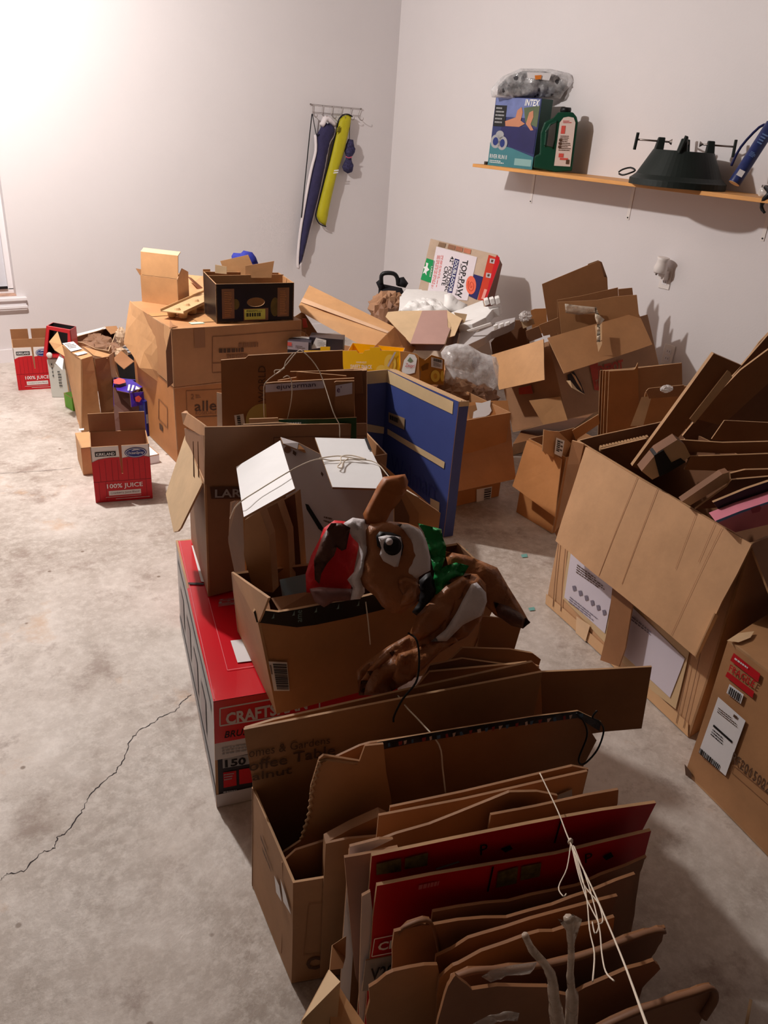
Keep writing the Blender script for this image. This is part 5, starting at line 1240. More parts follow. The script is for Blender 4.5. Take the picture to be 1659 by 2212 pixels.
D('dark_corner_scuff', [(1484, 1648), (1498, 1666), (1500, 1678), (1486, 1672)], INK, .006)
tp2 = (t4[0], ZUP)
decals('torn_tape', [px(tp2, [(1570, 1388), (1596, 1372), (1630, 1368), (1622, 1382), (1596, 1392)])], mat('shiny_tape2', S(232, 196, 156)), t, off=.006, warp=.004)
# tiny marks on the floor
for i, (u, v) in enumerate(((1132, 1200), (1148, 1315), (1003, 1190))):
    o = decal('paper_scrap', [V(u-7, v-2, z=.003), V(u+6, v-4, z=.003), V(u+8, v+3, z=.003), V(u-4, v+4, z=.003)], mat('teal_scrap', S(120, 176, 170)), None, off=0, warp=0); tag(o, ['small teal scrap on the floor right of the reindeer', 'small teal scrap on the floor beside the largest carton corner', 'small teal scrap on the shaded floor behind the reindeer'][i], 'scrap')
o = tube('twig_strip', [V(1612, 2215, z=.02), V(1622, 2160, z=.03)], .003, KP, None, smooth=1); tag(o, 'thin pale stick standing at the lower right corner', 'stick')

# ================================================================== MIDDLE AND NEAR ROW
# long red tool carton lying on the floor
t = thing('red_tool_carton', 'long glossy red tool carton on the floor under the tall brown carton', 'box')
A = V(468, 1742, z=.002); cz = U(A, 1515).z
BLt = V(380, 1168, z=cz); bdir = (at(BLt, .002)-A)
fd = Vector((bdir.y, -bdir.x, 0)).normalized()
b4 = [A, A+fd*.46, A+fd*.46+bdir, A+bdir]; t4 = up4(b4, cz-.002)
c8 = (sum(b4, Vector())+sum(t4, Vector()))/8
TGREY = mat('tool_box_grey_side', S(176, 170, 170), .4, .08, 4); TDG = mat('tool_box_dark', S(52, 48, 54), .4, .1)
mesh('carton_body', shell_geo(b4, t4, .006, .003, walls=(1, 2)), [RED, KE, KIN], t)
LID = mat('glossy_red_lid', S(214, 14, 34), .22, .04, 4, .5, .05, 12, coat=.4)
mesh('lid', board_geo(list(t4), .006, warp=.003, away=c8), [LID, KE], t)
mesh('left_side', board_geo([b4[3], b4[0], t4[0], t4[3]], .006, warp=.003, away=c8), [TGREY, KE], t)
mesh('front_end', board_geo([b4[0], b4[1], t4[1], t4[0]], .006, warp=.003, away=c8), [TDG, KE], t)
fq = [t4[0], t4[1], b4[1], b4[0]]; lq = [t4[3], t4[0], b4[0], b4[3]]; tq = [t4[3], t4[2], t4[1], t4[0]]
decals('red_band', [sub(fq, 0, 0, 1, .375)], RED, t, off=.002)
decals('white_band', [sub(fq, 0, .375, 1, .53)], mat('tool_white', S(206, 200, 200), .4, .03), t, off=.002)
decals('white_base_band', [sub(fq, 0, .87, 1, 1)], mat('tool_white', S(206, 200, 200)), t, off=.002)
fpl = (A, newell(fq))
frame_lines(fpl, [(474, 1529), (690, 1490), (690, 1532), (474, 1566)], mat('tool_white', S(206, 200, 200)), t, 3)
text('CRAFTSMAN', px(fpl, [(486, 1539), (664, 1504), (664, 1530), (487, 1564)]), mat('tool_white', S(206, 200, 200)), t, bold=.035)
text('BRUSHLESS', px(fpl, [(484, 1578), (590, 1562), (590, 1576), (484, 1592)]), BLACK, t, bold=.01, shear=.2)
fine(px(fpl, [(478, 1612), (570, 1598), (570, 1616), (480, 1630)]), 3, GREYP, t, seed=4)
decals('number_panel', [px(fpl, [(480, 1636), (600, 1618), (600, 1638), (481, 1657)])], GREYP, t, off=.002)
text('50', px(fpl, [(498, 1637), (531, 1632), (531, 1648), (498, 1653)]), BLACK, t, bold=.03); decals('bulb_mark', [px(fpl, [(485, 1639), (491, 1638), (492, 1654), (486, 1655)])], BLACK, t, off=.003)
decals('red_panel', [px(fpl, [(482, 1666), (510, 1662), (511, 1694), (483, 1699)]), px(fpl, [(516, 1660), (600, 1648), (600, 1680), (517, 1692)])], RED, t, off=.002)
fine(px(fpl, [(483, 1668), (505, 1665), (505, 1680), (484, 1684)]), 3, GREYP, t, off=.005, seed=2)
text('CRCMW2701', px(fpl, [(482, 1707), (526, 1700), (526, 1706), (482, 1714)]), GREYP, t, shear=.2) if False else fine(px(fpl, [(482, 1706), (526, 1700), (526, 1706), (482, 1713)]), 1, GREYP, t)
decals('side_dark_print', [sub(lq, .05, .12, .95, .2)], GREYP, t, off=.002)
for i in range(4): decals('side_photo_print', [sub(lq, .1+.2*i, .35, .22+.2*i, .7)], mat('tool_side_photo', S(150, 136, 138), .4, .35, 16), t, off=.002)
decals('side_dark_band', [sub(lq, 0, .8, 1, .9)], GREYP, t, off=.002)
tpl = (t4[0], ZUP)
def tl_(a, b_, w=1.2, m=None): 
    dx, dy = b_[0]-a[0], b_[1]-a[1]; L = math.hypot(dx, dy); nx, ny = -dy/L*w/2, dx/L*w/2
    return px(tpl, [(a[0]+nx, a[1]+ny), (b_[0]+nx, b_[1]+ny), (b_[0]-nx, b_[1]-ny), (a[0]-nx, a[1]-ny)])
decals('pale_print_line', [tl_((450, 1292), (491, 1449)), tl_((491, 1449), (590, 1434))], mat('pinkish_line', S(230, 120, 130)), t, off=.0025)
decals('lid_edge_crease', [tl_((388, 1170), (462, 1512), 1.5)], mat('pinkish_line', S(230, 120, 130)), t, off=.0025)
decals('lid_slit', [tl_((406, 1261), (440, 1262), 4)], BLACK, t, off=.003)
decals('white_panel', [px(tpl, [(414, 1180), (420, 1180), (441, 1258), (434, 1257)])], PAPER, t, off=.0025)
lab = px(tpl, [(498, 1386), (545, 1381), (556, 1428), (513, 1433)]); decals('white_sticker', [lab], PAPER, t, off=.003)
text('CRAFTSMAN', px(tpl, [(474, 1296), (471, 1312), (520, 1306), (520, 1290)]), GREYP, t)
board('lid_fold', [V(459, 1516, z=cz+.003), V(560, 1499, z=cz+.003), V(556, 1466, z=cz+.006), V(558, 1455, z=cz+.004), V(460, 1500, z=cz+.003)], .003, LID, t) if False else None

# tall "LARGE" carton on it
z0 = cz+.006
t = thing('tall_brown_carton', 'tall brown open carton with folded out left flap standing on the red tool carton', 'box')
A = V(450, 1288, z=z0); fd2 = Vector((.955, -.05, 0)).normalized(); 
Br = V(800, 1245, z=z0); fdir = Vector((1, -.06, 0)).normalized()
rimz = U(A, 1046).z
BLt_ = V(413, 1166, z=z0)-A; b4 = [A, A+fdir*.56, A+fdir*.56+BLt_, A+BLt_]; t4 = up4(b4, rimz-z0)
KDK = kraft('grey_brown_kraft', S(150, 112, 84))
mesh('carton_body', shell_geo(b4, t4, .005, .003), [KDK, KE, KIN], t)
q = [t4[0], t4[1], b4[1], b4[0]]; fpl = (A, newell(q))
ftl = [V(443, 922, pl=(A-HD*.0, fpl[1])), V(792, 914, pl=fpl)]
board('front_flap', [ftl[0], ftl[1], V(795, 1032, pl=fpl), t4[0]], .005, KDK, t)
decals('dark_print_band', [px(fpl, [(452, 1050), (520, 1050), (520, 1076), (455, 1076)])], mat('print_brown_dark', S(84, 60, 50), .6, .1), t, off=.003)
text('LARGE', px(fpl, [(462, 1055), (556, 1053), (556, 1072), (462, 1073)]), GREYP, t, off=.005, bold=.02)
frame_lines(fpl, [(590, 944), (790, 940), (790, 990), (590, 994)], INK, t, 1.2)
# left flap folded out
L3 = t4[3]; L0 = t4[0]
lfp = pln(L0, L3, V(372, 1149, d=L0.dot(HD)+.06))
board('left_flap', px(lfp, [(401, 936), (437, 1044), (390, 1140), (384, 1147), (375, 1149), (358, 1067)]), .005, KP, t, warp=.0)
board('rear_flap', [V(391, 892, d=L3.dot(HD)), V(400, 887, d=L3.dot(HD)+.02), V(443, 920, d=L0.dot(HD)+.01), V(443, 945, d=L0.dot(HD)+.01), V(395, 916, d=L3.dot(HD))], .005, KB, t, warp=.001)
board('rear_inner_flap', [V(397, 925, d=L3.dot(HD)), V(440, 940, d=L0.dot(HD)+.02), V(442, 1035, d=L0.dot(HD)+.02), V(404, 1000, d=L3.dot(HD))], .004, KC, t, warp=.002)
for u in (419, 429): decals('torn_ply', [px(plane_d(u, 980, d=L0.dot(HD)+.04), [(u, 950), (u+1.5, 950), (u+3, 1030), (u, 1025)])], KD, t, off=.01)
IN0 = A.dot(HD)
# contents of the tall carton
def inn(name, label, pts, d, m, n=None, bot=None, th=.005, cat='cardboard', **k):
    pl_ = plane_d(*pts[0], d=d, n=n); P_ = px(pl_, pts)
    o = board(name, P_, th, m, None, **k); tag(o, label, cat); return o, pl_
o = thing('world_carton_sheet', 'flattened brown carton printed WORLD with a pale circle, upright in the tall brown carton', 'cardboard')
pw = plane_d(480, 778, d=2.24, n=turned(4))
board('sheet', px(pw, [(477, 778), (530, 774), (536, 768), (740, 757), (745, 1010), (482, 1015)]), .006, KC, o, warp=.001)
text('WORLD', px(pw, [(558, 868), (558, 790), (574, 790), (574, 868)]), INK, o, off=.003, warp=.001, bold=.0)
decals('pale_circle', [px(pw, [(568+37*math.cos(a*.2244), 908+37*math.sin(a*.2244)) for a in range(28)])], mat('pale_olive', S(196, 180, 110), .6, .04), o, off=.003, warp=.001)
lb = px(pw, [(506, 896), (526, 893), (530, 918), (509, 918)]); decals('barcode_label', [lb], PAPER, o, off=.003, warp=.001); barcode(sub(lb, .25, .1, .6, .95), BLACK, o, off=.004, warp=.001, horiz=True, n=8)
board('white_edge_strip', px((pw[0]+HD*.02, pw[1]), [(468, 848), (480, 850), (484, 960), (470, 960)]), .004, WHITEB, o, warp=0)
o = thing('tied_carton_bundle', 'bundle of flattened cartons with pale lettered tape tied by white string in the tall carton', 'cardboard')
pe_ = plane_d(575, 830, d=2.12, n=turned(2))
board('front_sheet', px(pe_, [(573, 828), (590, 826), (765, 817), (767, 1000), (580, 1005)]), .006, KC, o, warp=.001)
board('left_front_sheet', px((pe_[0]-HD*.02, pe_[1]), [(722, 826), (726, 824), (765, 823), (767, 1000), (726, 1000)]), .005, KC, o, warp=.001)
LAV = mat('lavender_tape', S(196, 188, 204), .4, .04)
decals('pale_tape', [px(pe_, [(574, 830), (700, 822), (700, 838), (574, 847)])], LAV, o, off=.003, warp=.001); decals('pale_tape', [px((pe_[0]-HD*.02, pe_[1]), [(725, 832), (761, 826), (761, 850), (725, 856)])], LAV, o, off=.003, warp=.001)
text('ejuvorman', px(pe_, [(680, 826), (597, 830), (597, 842), (680, 838)][::-1] if False else [(598, 830), (682, 825), (682, 837), (598, 843)]), mat('plum_ink', S(60, 40, 70)), o, off=.005, warp=.001)
text('e’', px((pe_[0]-HD*.02, pe_[1]), [(728, 834), (738, 833), (738, 846), (728, 847)]), mat('plum_print', S(90, 30, 90)), o, off=.005, warp=.001)
for i, (pts, dd, m_) in enumerate((([(627, 803), (782, 800), (784, 850), (632, 850)], .06, KD), ([(640, 803), (748, 812), (750, 840), (640, 832)], .03, KC), ([(704, 801), (783, 796), (783, 830), (704, 830)], .09, KB), ([(600, 822), (640, 815), (640, 835), (602, 838)], .02, KB))):
    board('middle_sheet', px((pe_[0]+HD*dd, pe_[1]), pts), .005, m_, o, warp=.001)
dE = 2.10
tube('white_string', [V(571, 905, d=dE), V(570, 850, d=dE), V(575, 825, d=dE-.01), V(612, 795, d=dE), V(640, 762, d=dE+.02), V(655, 760, d=dE+.02), V(690, 802, d=dE-.01), V(720, 890, d=dE-.1), V(733, 918, d=2.0), V(734, 946, d=1.98)], .0014, STRG, o, smooth=4)
tube('white_string', [V(615, 795, d=dE-.01), V(596, 808, d=dE-.01), V(594, 800, d=dE-.01), V(612, 797, d=dE-.01), V(618, 780, d=dE), V(634, 762, d=dE)], .0013, STRG, o, smooth=4)
tube('white_string', [V(612, 816, d=dE-.01), V(622, 812, d=dE-.01), V(630, 825, d=dE-.01), V(630, 860, d=dE-.01), V(621, 906, d=dE-.01)], .0013, STRG, o, smooth=4)
o, _ = inn('green_printed_sheet', 'green printed sheet edge low in front of the tied bundle', [(602, 906), (700, 905), (770, 902), (770, 950), (602, 950)], 2.06, mat('dark_green_print', S(34, 74, 40), .4, .2), n=turned(2), warp=0)
text('ka bər', px(_, [(636, 912), (668, 911), (668, 918), (636, 919)]), WHITE, o, off=.003, warp=0) if False else fine(px(_, [(618, 912), (668, 911), (668, 918), (618, 919)]), 1, WHITE, o, off=.003, warp=0)
inn('brown_sheet', 'low brown sheet edge in front of the pale circle', [(538, 905), (600, 903), (602, 912), (602, 950), (538, 950)], 2.05, KB, warp=0)
inn('grey_sheet', 'grey white torn sheet edge just above the rim of the tall carton', [(525, 917), (600, 913), (660, 918), (660, 950), (525, 950)], 2.03, mat('grey_paper', S(170, 165, 165)), warp=0)
inn('dark_post_sheet', 'dark upright folded cardboard post left of the blue carton', [(763, 802), (792, 800), (792, 990), (785, 1010), (770, 960)], 2.2, KD, th=.03, warp=.001)

# blue flattened carton standing open like a book
t = thing('blue_carton', 'big royal blue flattened carton with tan bands standing open like a book', 'box')
BLU = mat('royal_blue_print', S(64, 76, 134), .45, .08, 6); TANB = mat('tan_band', S(206, 180, 140), .5, .08)
Rb = V(957, 1160, z=.003); 
R1 = U(Rb, 868); hb = R1.z
Cr = V(838, 799, z=hb-.004); Lf = V(789, 803, z=hb-.006)
g = [Cr, R1, Rb, at(Cr, .003)]
board('right_panel', g, .006, BLU, t, warp=.002)
cp = pln(*g[:3])
decals('tan_top_band', [px(cp, [(836, 799), (980, 868), (978, 895), (836, 826)])], TANB, t, off=.002, warp=.002)
decals('tan_tape', [px(cp, [(838, 926), (962, 998), (960, 1012), (838, 938)])], TANB, t, off=.003, warp=.002); decals('tan_tape_base', [px(cp, [(930, 1075), (950, 1085), (948, 1150), (930, 1150)])], TANB, t, off=.003, warp=.002)
decals('printed_label', [px(cp, [(841, 890), (876, 903), (875, 928), (841, 912)])], mat('label_brown', S(140, 116, 90)), t, off=.004, warp=.002)
text('URGENT', px(cp, [(844, 898), (872, 908), (871, 918), (844, 906)]), BLACK, t, off=.005, warp=.002) if False else fine(px(cp, [(844, 896), (872, 907), (871, 920), (844, 908)]), 1, BLACK, t, off=.005, warp=.002, fill=.8)
text('Walmart', px(cp, [(846, 980), (946, 1040), (944, 1085), (846, 1020)]), mat('blue_ink', S(52, 62, 124)), t, off=.003, warp=.002)
Lx = Lf; td = Vector((-.565, -.825, 0))*.44
board('added_shade_panel', [Lf, Lf+td, at(Lf+td, .003), at(Lf, .003)], .006, BLU, t, warp=.0)  # unseen panel added to cast a diagonal shadow on the right panel
board('left_panel', [Lx, Cr, at(Cr, .003), at(Lx, .003)], .006, BLU, t, warp=.002)
lp = pln(Lf, Cr, at(Cr, 0)); decals('tan_top_band', [px(lp, [(789, 803), (837, 799), (837, 826), (789, 830)])], TANB, t, off=.002, warp=.002); decals('tan_tape', [px(lp, [(789, 915), (837, 924), (837, 938), (789, 932)])], TANB, t, off=.003, warp=.002)
th = Vector((.045, -.01, 0))
board('end_panel', [R1+Vector((.001, -.002, 0)), R1+th, Rb+th, Rb+Vector((.001, -.002, 0))], .004, BLU, t, warp=.002)
ep = pln(R1, R1+th, Rb+th); decals('tan_top_band', [[R1+Vector((.001, -.002, 0)), R1+th, R1+th-ZUP*.02, R1+Vector((.001, -.002, 0))-ZUP*.02]], TANB, t, off=.003, warp=.002)
for k_ in range(3):
    o_ = Vector((.012+.013*k_, 0, .004-.003*k_)); board('rear_ply', [Cr+o_, R1+o_, at(R1, .01)+o_, at(Cr, .01)+o_], .004, KP, t, warp=.001)
board('torn_flap', [V(962, 998, pl=cp), V(984, 1012, pl=(cp[0]-HD*.02, HD)) if False else V(962, 998, pl=cp)+Vector((-.0, -.03, .0)), V(940, 1000, pl=cp)+Vector((-.01, 0, 0))], .002, KP, t, warp=0) if False else None

# carton holding the white flapped bundle and the fabric reindeer
t = thing('reindeer_carton', 'open brown carton with torn black tape along its rim, on the red tool carton', 'box')
A = V(597, 1543, z=z0); Bl = V(513, 1362, z=z0+.05)
Bl2 = A+(at(Bl, z0)-A).normalized()*.36
Bl = at(V(513, 1362, z=z0), z0)
fr_ = V(840, 1478, z=z0); fdir = (fr_-A).normalized(); wdt = .52
b4 = [A, A+fdir*wdt, Bl+fdir*wdt, Bl]
rz = U(A, 1345).z
T0 = V(556, 1345, z=rz-.0); T3 = V(501, 1238, z=rz+.0); 
T1 = T0+fdir*(wdt+.06)
T1 = V(1085, 1262, z=rz)
t4 = [T0, T1, T3+(T1-T0)*1.0, T3]
print('reindeer carton', A, T0, T3, T1, rz)
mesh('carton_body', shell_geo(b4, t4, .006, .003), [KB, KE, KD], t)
q = [t4[0], t4[1], b4[1], b4[0]]; apl = pln(t4[0], t4[1], b4[0])
BT = mat('black_tape', S(36, 34, 36), .35, .15, 14)
tape = px((apl[0]-HD*.004, apl[1]), [(547, 1322), (552, 1316), (600, 1322), (640, 1316), (700, 1305), (760, 1296), (850, 1275), (960, 1262), (960, 1290), (870, 1308), (760, 1334), (680, 1350), (640, 1355), (553, 1344)])
board('torn_black_tape', tape, .008, BT, t, warp=.003, rag=.003)
TXC = mat('tape_letter', S(120, 150, 150), .5)
text('ame', px((apl[0]-HD*.005, apl[1]), [(641, 1342), (641, 1316), (650, 1315), (650, 1341)][::1]), TXC, t, off=.004)
for u in (584, 628, 676, 724, 768): decals('tape_print', [px((apl[0]-HD*.005, apl[1]), [(u, 1334-(u-584)*.14), (u+6, 1333-(u-584)*.14), (u+6, 1322-(u-584)*.14), (u+3, 1330-(u-584)*.14)])], TXC, t, off=.004)
lb = px(apl, [(578, 1427), (618, 1429), (624, 1491), (590, 1491)]); decals('barcode_label', [lb], PAPER, t, off=.004); barcode(sub(lb, .2, .06, .95, .94), BLACK, t, off=.006, horiz=True, n=22); fine(sub(lb, .02, .1, .14, .8), 1, INK, t, off=.006)
decals('left_wall_corner', [[T3, T0, T0, A]], KB, t) if False else None
board('torn_rim_paper', [V(585, 1292, z=rz+.01), V(672, 1276, z=rz+.02), V(760, 1290, z=rz+.01), V(700, 1304, z=rz), V(600, 1318, z=rz)], .004, KC, t, warp=.01, rag=.004)
lwp = pln(T3, T0, A)
board('left_wall_top', px(lwp, [(501, 1237), (579, 1292), (556, 1346)]), .005, KA, t, warp=.003)  # lighter kraft than the body, painting lamplight into this wall
board('left_outer_ply', [V(579, 1291, z=rz+.005), V(584, 1320, z=rz), V(556, 1345, z=rz-.001), V(547, 1325, z=rz+.004)], .003, KC, t)
# right rear part of its rim
# contents: white flapped tied bundle
t = thing('white_flap_bundle', 'tied cardboard bundle with two bright white flaps and a grey-white panel in the reindeer carton', 'cardboard')
dW = 1.83
A1, A2, A3, A4 = V(510, 1008, z=.76), V(605, 951, z=.82), V(637, 1055, z=.82), V(527, 1117, z=.77)
board('white_flap', [A1, A2, A3, A4], .005, WHITEB, t, warp=.001)
B1, B2, B3, B4, B5 = [V(u, v, z=.80) for u, v in ((680, 945), (790, 948), (822, 1014), (832, 1056), (718, 1052))]
board('white_flap', [B1, B2, B3, B4, B5], .005, WHITEB, t, warp=.001)
decals('black_corner_print', [[V(786, 948, z=.80), V(793, 950, z=.80), V(803, 975, z=.80), V(796, 974, z=.80)]], BLACK, t, off=.004, warp=.001)
GW = mat('grey_white_panel', S(206, 198, 200), .5, .04)
pb_ = pln(V(606, 948, d=1.88), V(850, 1060, d=1.72), V(700, 1240, d=1.68))
board('main_panel', px(pb_, [(606, 946), (642, 955), (690, 980), (800, 1015), (850, 1050), (850, 1200), (800, 1255), (640, 1255), (620, 1100)]), .006, GW, t, warp=.001)
ppl = (pb_[0]-HD*.0, pb_[1])
decals('hand_hole', [px(pb_, [(661, 1088), (668, 1090), (700, 1140), (697, 1148), (690, 1142), (664, 1100)])], BLACK, t, off=.004, warp=.001)
decals('brown_spot', [px(pb_, [(622+8*math.cos(a*.5), 971+8*math.sin(a*.5)) for a in range(12)])], kraft('brown_spot', S(130, 90, 70)), t, off=.003, warp=.001)
decals('ink_mark', [px(pb_, [(634, 972), (641, 978), (640, 985), (633, 980)]), px(pb_, [(695, 1018), (700, 1024), (698, 1030), (694, 1024)])], INK, t, off=.003, warp=.001)
fine(px(pb_, [(701, 1115), (724, 1120), (722, 1138), (700, 1130)]), 2, INK, t, off=.003, warp=.001, seed=9)
board('top_fold', [V(606, 944, d=1.87), V(645, 956, d=1.86), V(642, 970, d=1.84), V(612, 958, d=1.84)], .004, GW, t, warp=0)
board('raw_edge_tab', [V(645, 957, d=1.86), V(672, 972, d=1.85), V(670, 982, d=1.84), V(644, 970, d=1.84)], .004, KO, t, warp=0)
tube('white_string', [V(497, 1120, z=.70), V(513, 1090, z=.778), V(560, 1058, z=.80), V(640, 1010, z=.835), V(686, 992, z=.812), V(720, 995, z=.805), V(770, 993, z=.805), V(813, 1000, z=.805), V(850, 1040, d=1.70), V(905, 1075, d=1.6)], .0015, STRG, t, smooth=4)
tube('string_knot', [V(690, 990, z=.808), V(730, 985, z=.808), V(765, 990, z=.808), V(790, 992, z=.808), V(760, 984, z=.808), V(738, 986, z=.808), V(736, 1000, z=.808), V(729, 1008, z=.808), V(738, 1011, z=.808), V(741, 1000, z=.808), V(752, 990, z=.808)], .0016, STRG, t, smooth=4)
# brown sheets below the left flap
lst = [((530, 1124), (562, 1104), (582, 1160), (590, 1280), (548, 1275), (528, 1200), 1.55, KB), ((562, 1106), (600, 1086), (622, 1150), (628, 1262), (600, 1265), (588, 1160), 1.62, KC), ((600, 1088), (637, 1066), (645, 1140), (652, 1240), (628, 1245), (622, 1160), 1.66, KD)]
labs = ['thick folded brown carton at the left under the white flap', 'second folded brown carton under the white flap', 'third dark folded carton beside the grey-white panel']
for L_, lbl in zip(lst, labs): 
    inn('folded_carton', lbl+' in the reindeer carton', list(L_[:6]), L_[6], L_[7], th=.03, warp=.003, n=turned(-18))
o = thing('torn_dark_sheets', 'torn dark brown sheets standing along the left wall of the reindeer carton', 'cardboard')
for i in range(4):
    board('sheet', px(plane_d(500, 1100, d=1.66+.015*i, n=turned(-50)), [(512-5*i, 1095-4*i), (520-4*i, 1080), (528-2*i, 1120), (534, 1270), (514, 1262), (494, 1160+3*i)]), .004, (KD, KC, KD, KC)[i], o, warp=.008, rag=.002)
o, _ = inn('grey_blue_panel', 'pale blue-grey box panel at the bottom of the reindeer carton', [(604, 1252), (668, 1238), (665, 1285), (610, 1290)], 1.56, mat('blue_grey_panel', S(130, 150, 158), .5, .04), n=(Vector((HD.x, HD.y, -1.0))).normalized(), warp=0)
for i, (lbl, pts, d_, m_) in enumerate((('pale tan stacked sheet rising at the right behind the reindeer ear', [(862, 1050), (880, 1058), (952, 1108), (948, 1140), (905, 1132), (870, 1090)], 1.78, KA), ('second tan sheet right of the reindeer ear', [(850, 1040), (862, 1045), (905, 1108), (905, 1140), (880, 1140)], 1.76, KB), ('dark sheet directly right of the reindeer ear', [(835, 1035), (852, 1042), (885, 1115), (884, 1140), (850, 1130)], 1.74, KD), ('thin brown sheet edge behind the tan sheets by the blue carton', [(822, 1000), (838, 1012), (935, 1095), (952, 1112), (900, 1100)], 1.84, KB))):
    inn('stacked_sheet', lbl, pts, d_, m_, th=.02 if i < 1 else .006, warp=.002, n=turned(28))

# ---- fabric reindeer (deflated decoration)
RB_ = mat('brown_nylon', S(160, 102, 62), .42, .12, 8, .4, .7, 32); RBD = mat('dark_brown_nylon', S(88, 54, 42), .5, .15, 8, .4, .7, 32)
RRD = mat('red_nylon', S(206, 14, 30), .5, .06, 8, .4, .7, 32); RWH = mat('white_nylon', S(216, 208, 210), .5, .04, 8, .4, .6, 32)
RGR = mat('green_nylon', S(20, 140, 70), .45, .12, 8, .4, .7, 32); RBK = mat('black_nylon', S(26, 22, 24), .5, .1)
t = thing('fabric_reindeer', 'deflated brown fabric reindeer decoration with red hat and green scarf slumped over the open carton', 'decoration')
dp = pln(V(830, 1150, d=1.50), V(850, 1500, d=1.325), V(1130, 1340, d=1.45))
rn = dp[1] if dp[1].dot(CAM-dp[0]) > 0 else -dp[1]
def rp(pts, k=0): return px((dp[0]+rn*k, dp[1]), pts)
puff('torso', rp([(770, 1448), (790, 1430), (840, 1395), (885, 1370), (900, 1340), (930, 1290), (960, 1250), (1000, 1238), (1030, 1240), (1050, 1262), (1052, 1300), (1040, 1340), (1010, 1375), (960, 1400), (920, 1440), (880, 1475), (830, 1502), (775, 1502)]), .026, RB_, t, amp=.016, freq=22, grid=.009)
puff('back_leg', rp([(960, 1190), (1010, 1200), (1050, 1216), (1074, 1226), (1100, 1270), (1125, 1310), (1145, 1346), (1130, 1356), (1110, 1350), (1070, 1330), (1040, 1300), (1020, 1260), (970, 1230)], -.03), .014, RB_, t, amp=.010, freq=20, grid=.014)
puff('leg_tip', rp([(1066, 1300), (1100, 1310), (1125, 1325), (1146, 1344), (1130, 1358), (1105, 1352), (1075, 1330)], -.015), .022, RBD, t, amp=.008, grid=.012)
puff('scarf', rp([(902, 1130), (925, 1136), (954, 1143), (956, 1160), (964, 1180), (962, 1205), (955, 1225), (985, 1215), (1013, 1222), (1000, 1245), (975, 1262), (950, 1285), (930, 1282), (938, 1240), (925, 1180), (915, 1150)], .006), .006, RGR, t, amp=.02, freq=34, grid=.008)
puff('ear', rp([(790, 1132), (784, 1110), (800, 1080), (815, 1050), (828, 1030), (860, 1026), (875, 1024), (882, 1040), (878, 1060), (862, 1085), (845, 1105), (835, 1125), (820, 1140)], .012), .006, mat('rust_nylon', S(166, 98, 50), .5, .1, 8, .4, .2, 20), t, amp=.009, freq=16, grid=.012)
puff('red_hat', rp([(700, 1140), (722, 1124), (745, 1126), (768, 1145), (775, 1180), (765, 1230), (755, 1290), (720, 1282), (662, 1280), (660, 1240), (672, 1200), (690, 1165)], -.02), .018, RRD, t, amp=.010, freq=14, grid=.014)
puff('dark_flap', rp([(697, 1158), (715, 1130), (738, 1130), (757, 1140), (752, 1165), (748, 1186), (738, 1190), (728, 1182), (722, 1200), (706, 1218), (694, 1240), (690, 1262), (680, 1252), (678, 1210)], .022), .006, RBD, t, amp=.014, freq=16, grid=.011)
puff('hat_trim', rp([(742, 1130), (762, 1118), (788, 1122), (792, 1140), (796, 1190), (790, 1220), (786, 1250), (788, 1280), (778, 1294), (757, 1296), (762, 1270), (750, 1252), (765, 1235), (778, 1200), (775, 1175), (760, 1160), (752, 1145)], .012), .011, RWH, t, amp=.016, freq=26, grid=.010)
puff('dark_cuff', rp([(668, 1272), (690, 1268), (720, 1270), (760, 1272), (764, 1296), (720, 1300), (700, 1312), (680, 1300)], .005), .014, mat('mauve_nylon', S(130, 92, 90), .45, .1), t, amp=.01, freq=16, grid=.011)
head = puff('head', rp([(790, 1145), (800, 1132), (840, 1126), (880, 1130), (905, 1140), (918, 1165), (925, 1200), (922, 1230), (905, 1245), (902, 1270), (906, 1292), (898, 1306), (880, 1316), (868, 1326), (845, 1324), (825, 1310), (810, 1288), (785, 1268), (776, 1250), (782, 1222), (792, 1190)], .02), .022, RB_, t, amp=.008, freq=12, grid=.011)
puff('white_cheek', rp([(856, 1132), (882, 1132), (908, 1144), (922, 1170), (930, 1205), (930, 1232), (915, 1240), (900, 1250), (880, 1240), (862, 1236), (880, 1228), (890, 1200), (886, 1165), (872, 1145)], .036), .008, RWH, t, amp=.003, freq=9, grid=.010, back=1.2)
puff('muzzle', rp([(860, 1250), (876, 1246), (890, 1250), (905, 1262), (908, 1280), (900, 1296), (880, 1306), (864, 1308), (870, 1285), (862, 1270)], .04), .010, RB_, t, amp=.016, freq=30, grid=.009)
puff('black_nose', rp([(905, 1254), (920, 1240), (930, 1236), (936, 1250), (942, 1275), (935, 1300), (915, 1325), (900, 1330), (890, 1322), (905, 1300), (908, 1275)], .016), .012, RBK, t, amp=.006, grid=.012)
def eye(nm, pts, k, m, th=.003): return puff(nm, rp(pts, k), th, m, t, amp=0, grid=.01, back=2)
eye('eye_outline', [(812, 1158), (820, 1148), (845, 1150), (866, 1158), (872, 1180), (868, 1200), (852, 1210), (835, 1195), (815, 1180)], .044, RBK)
eye('eye_white', [(817, 1160), (835, 1156), (866, 1160), (869, 1180), (866, 1200), (860, 1224), (852, 1225), (828, 1212), (820, 1198), (824, 1184)], .048, RWH)
eye('eye_pupil', [(848+20*math.cos(a*.3306), 1179+21*math.sin(a*.3306)) for a in range(19)], .052, RBK)
eye('eye_glint', [(841+8*math.cos(a*.4833), 1170+8*math.sin(a*.4833)) for a in range(13)], .056, RWH)
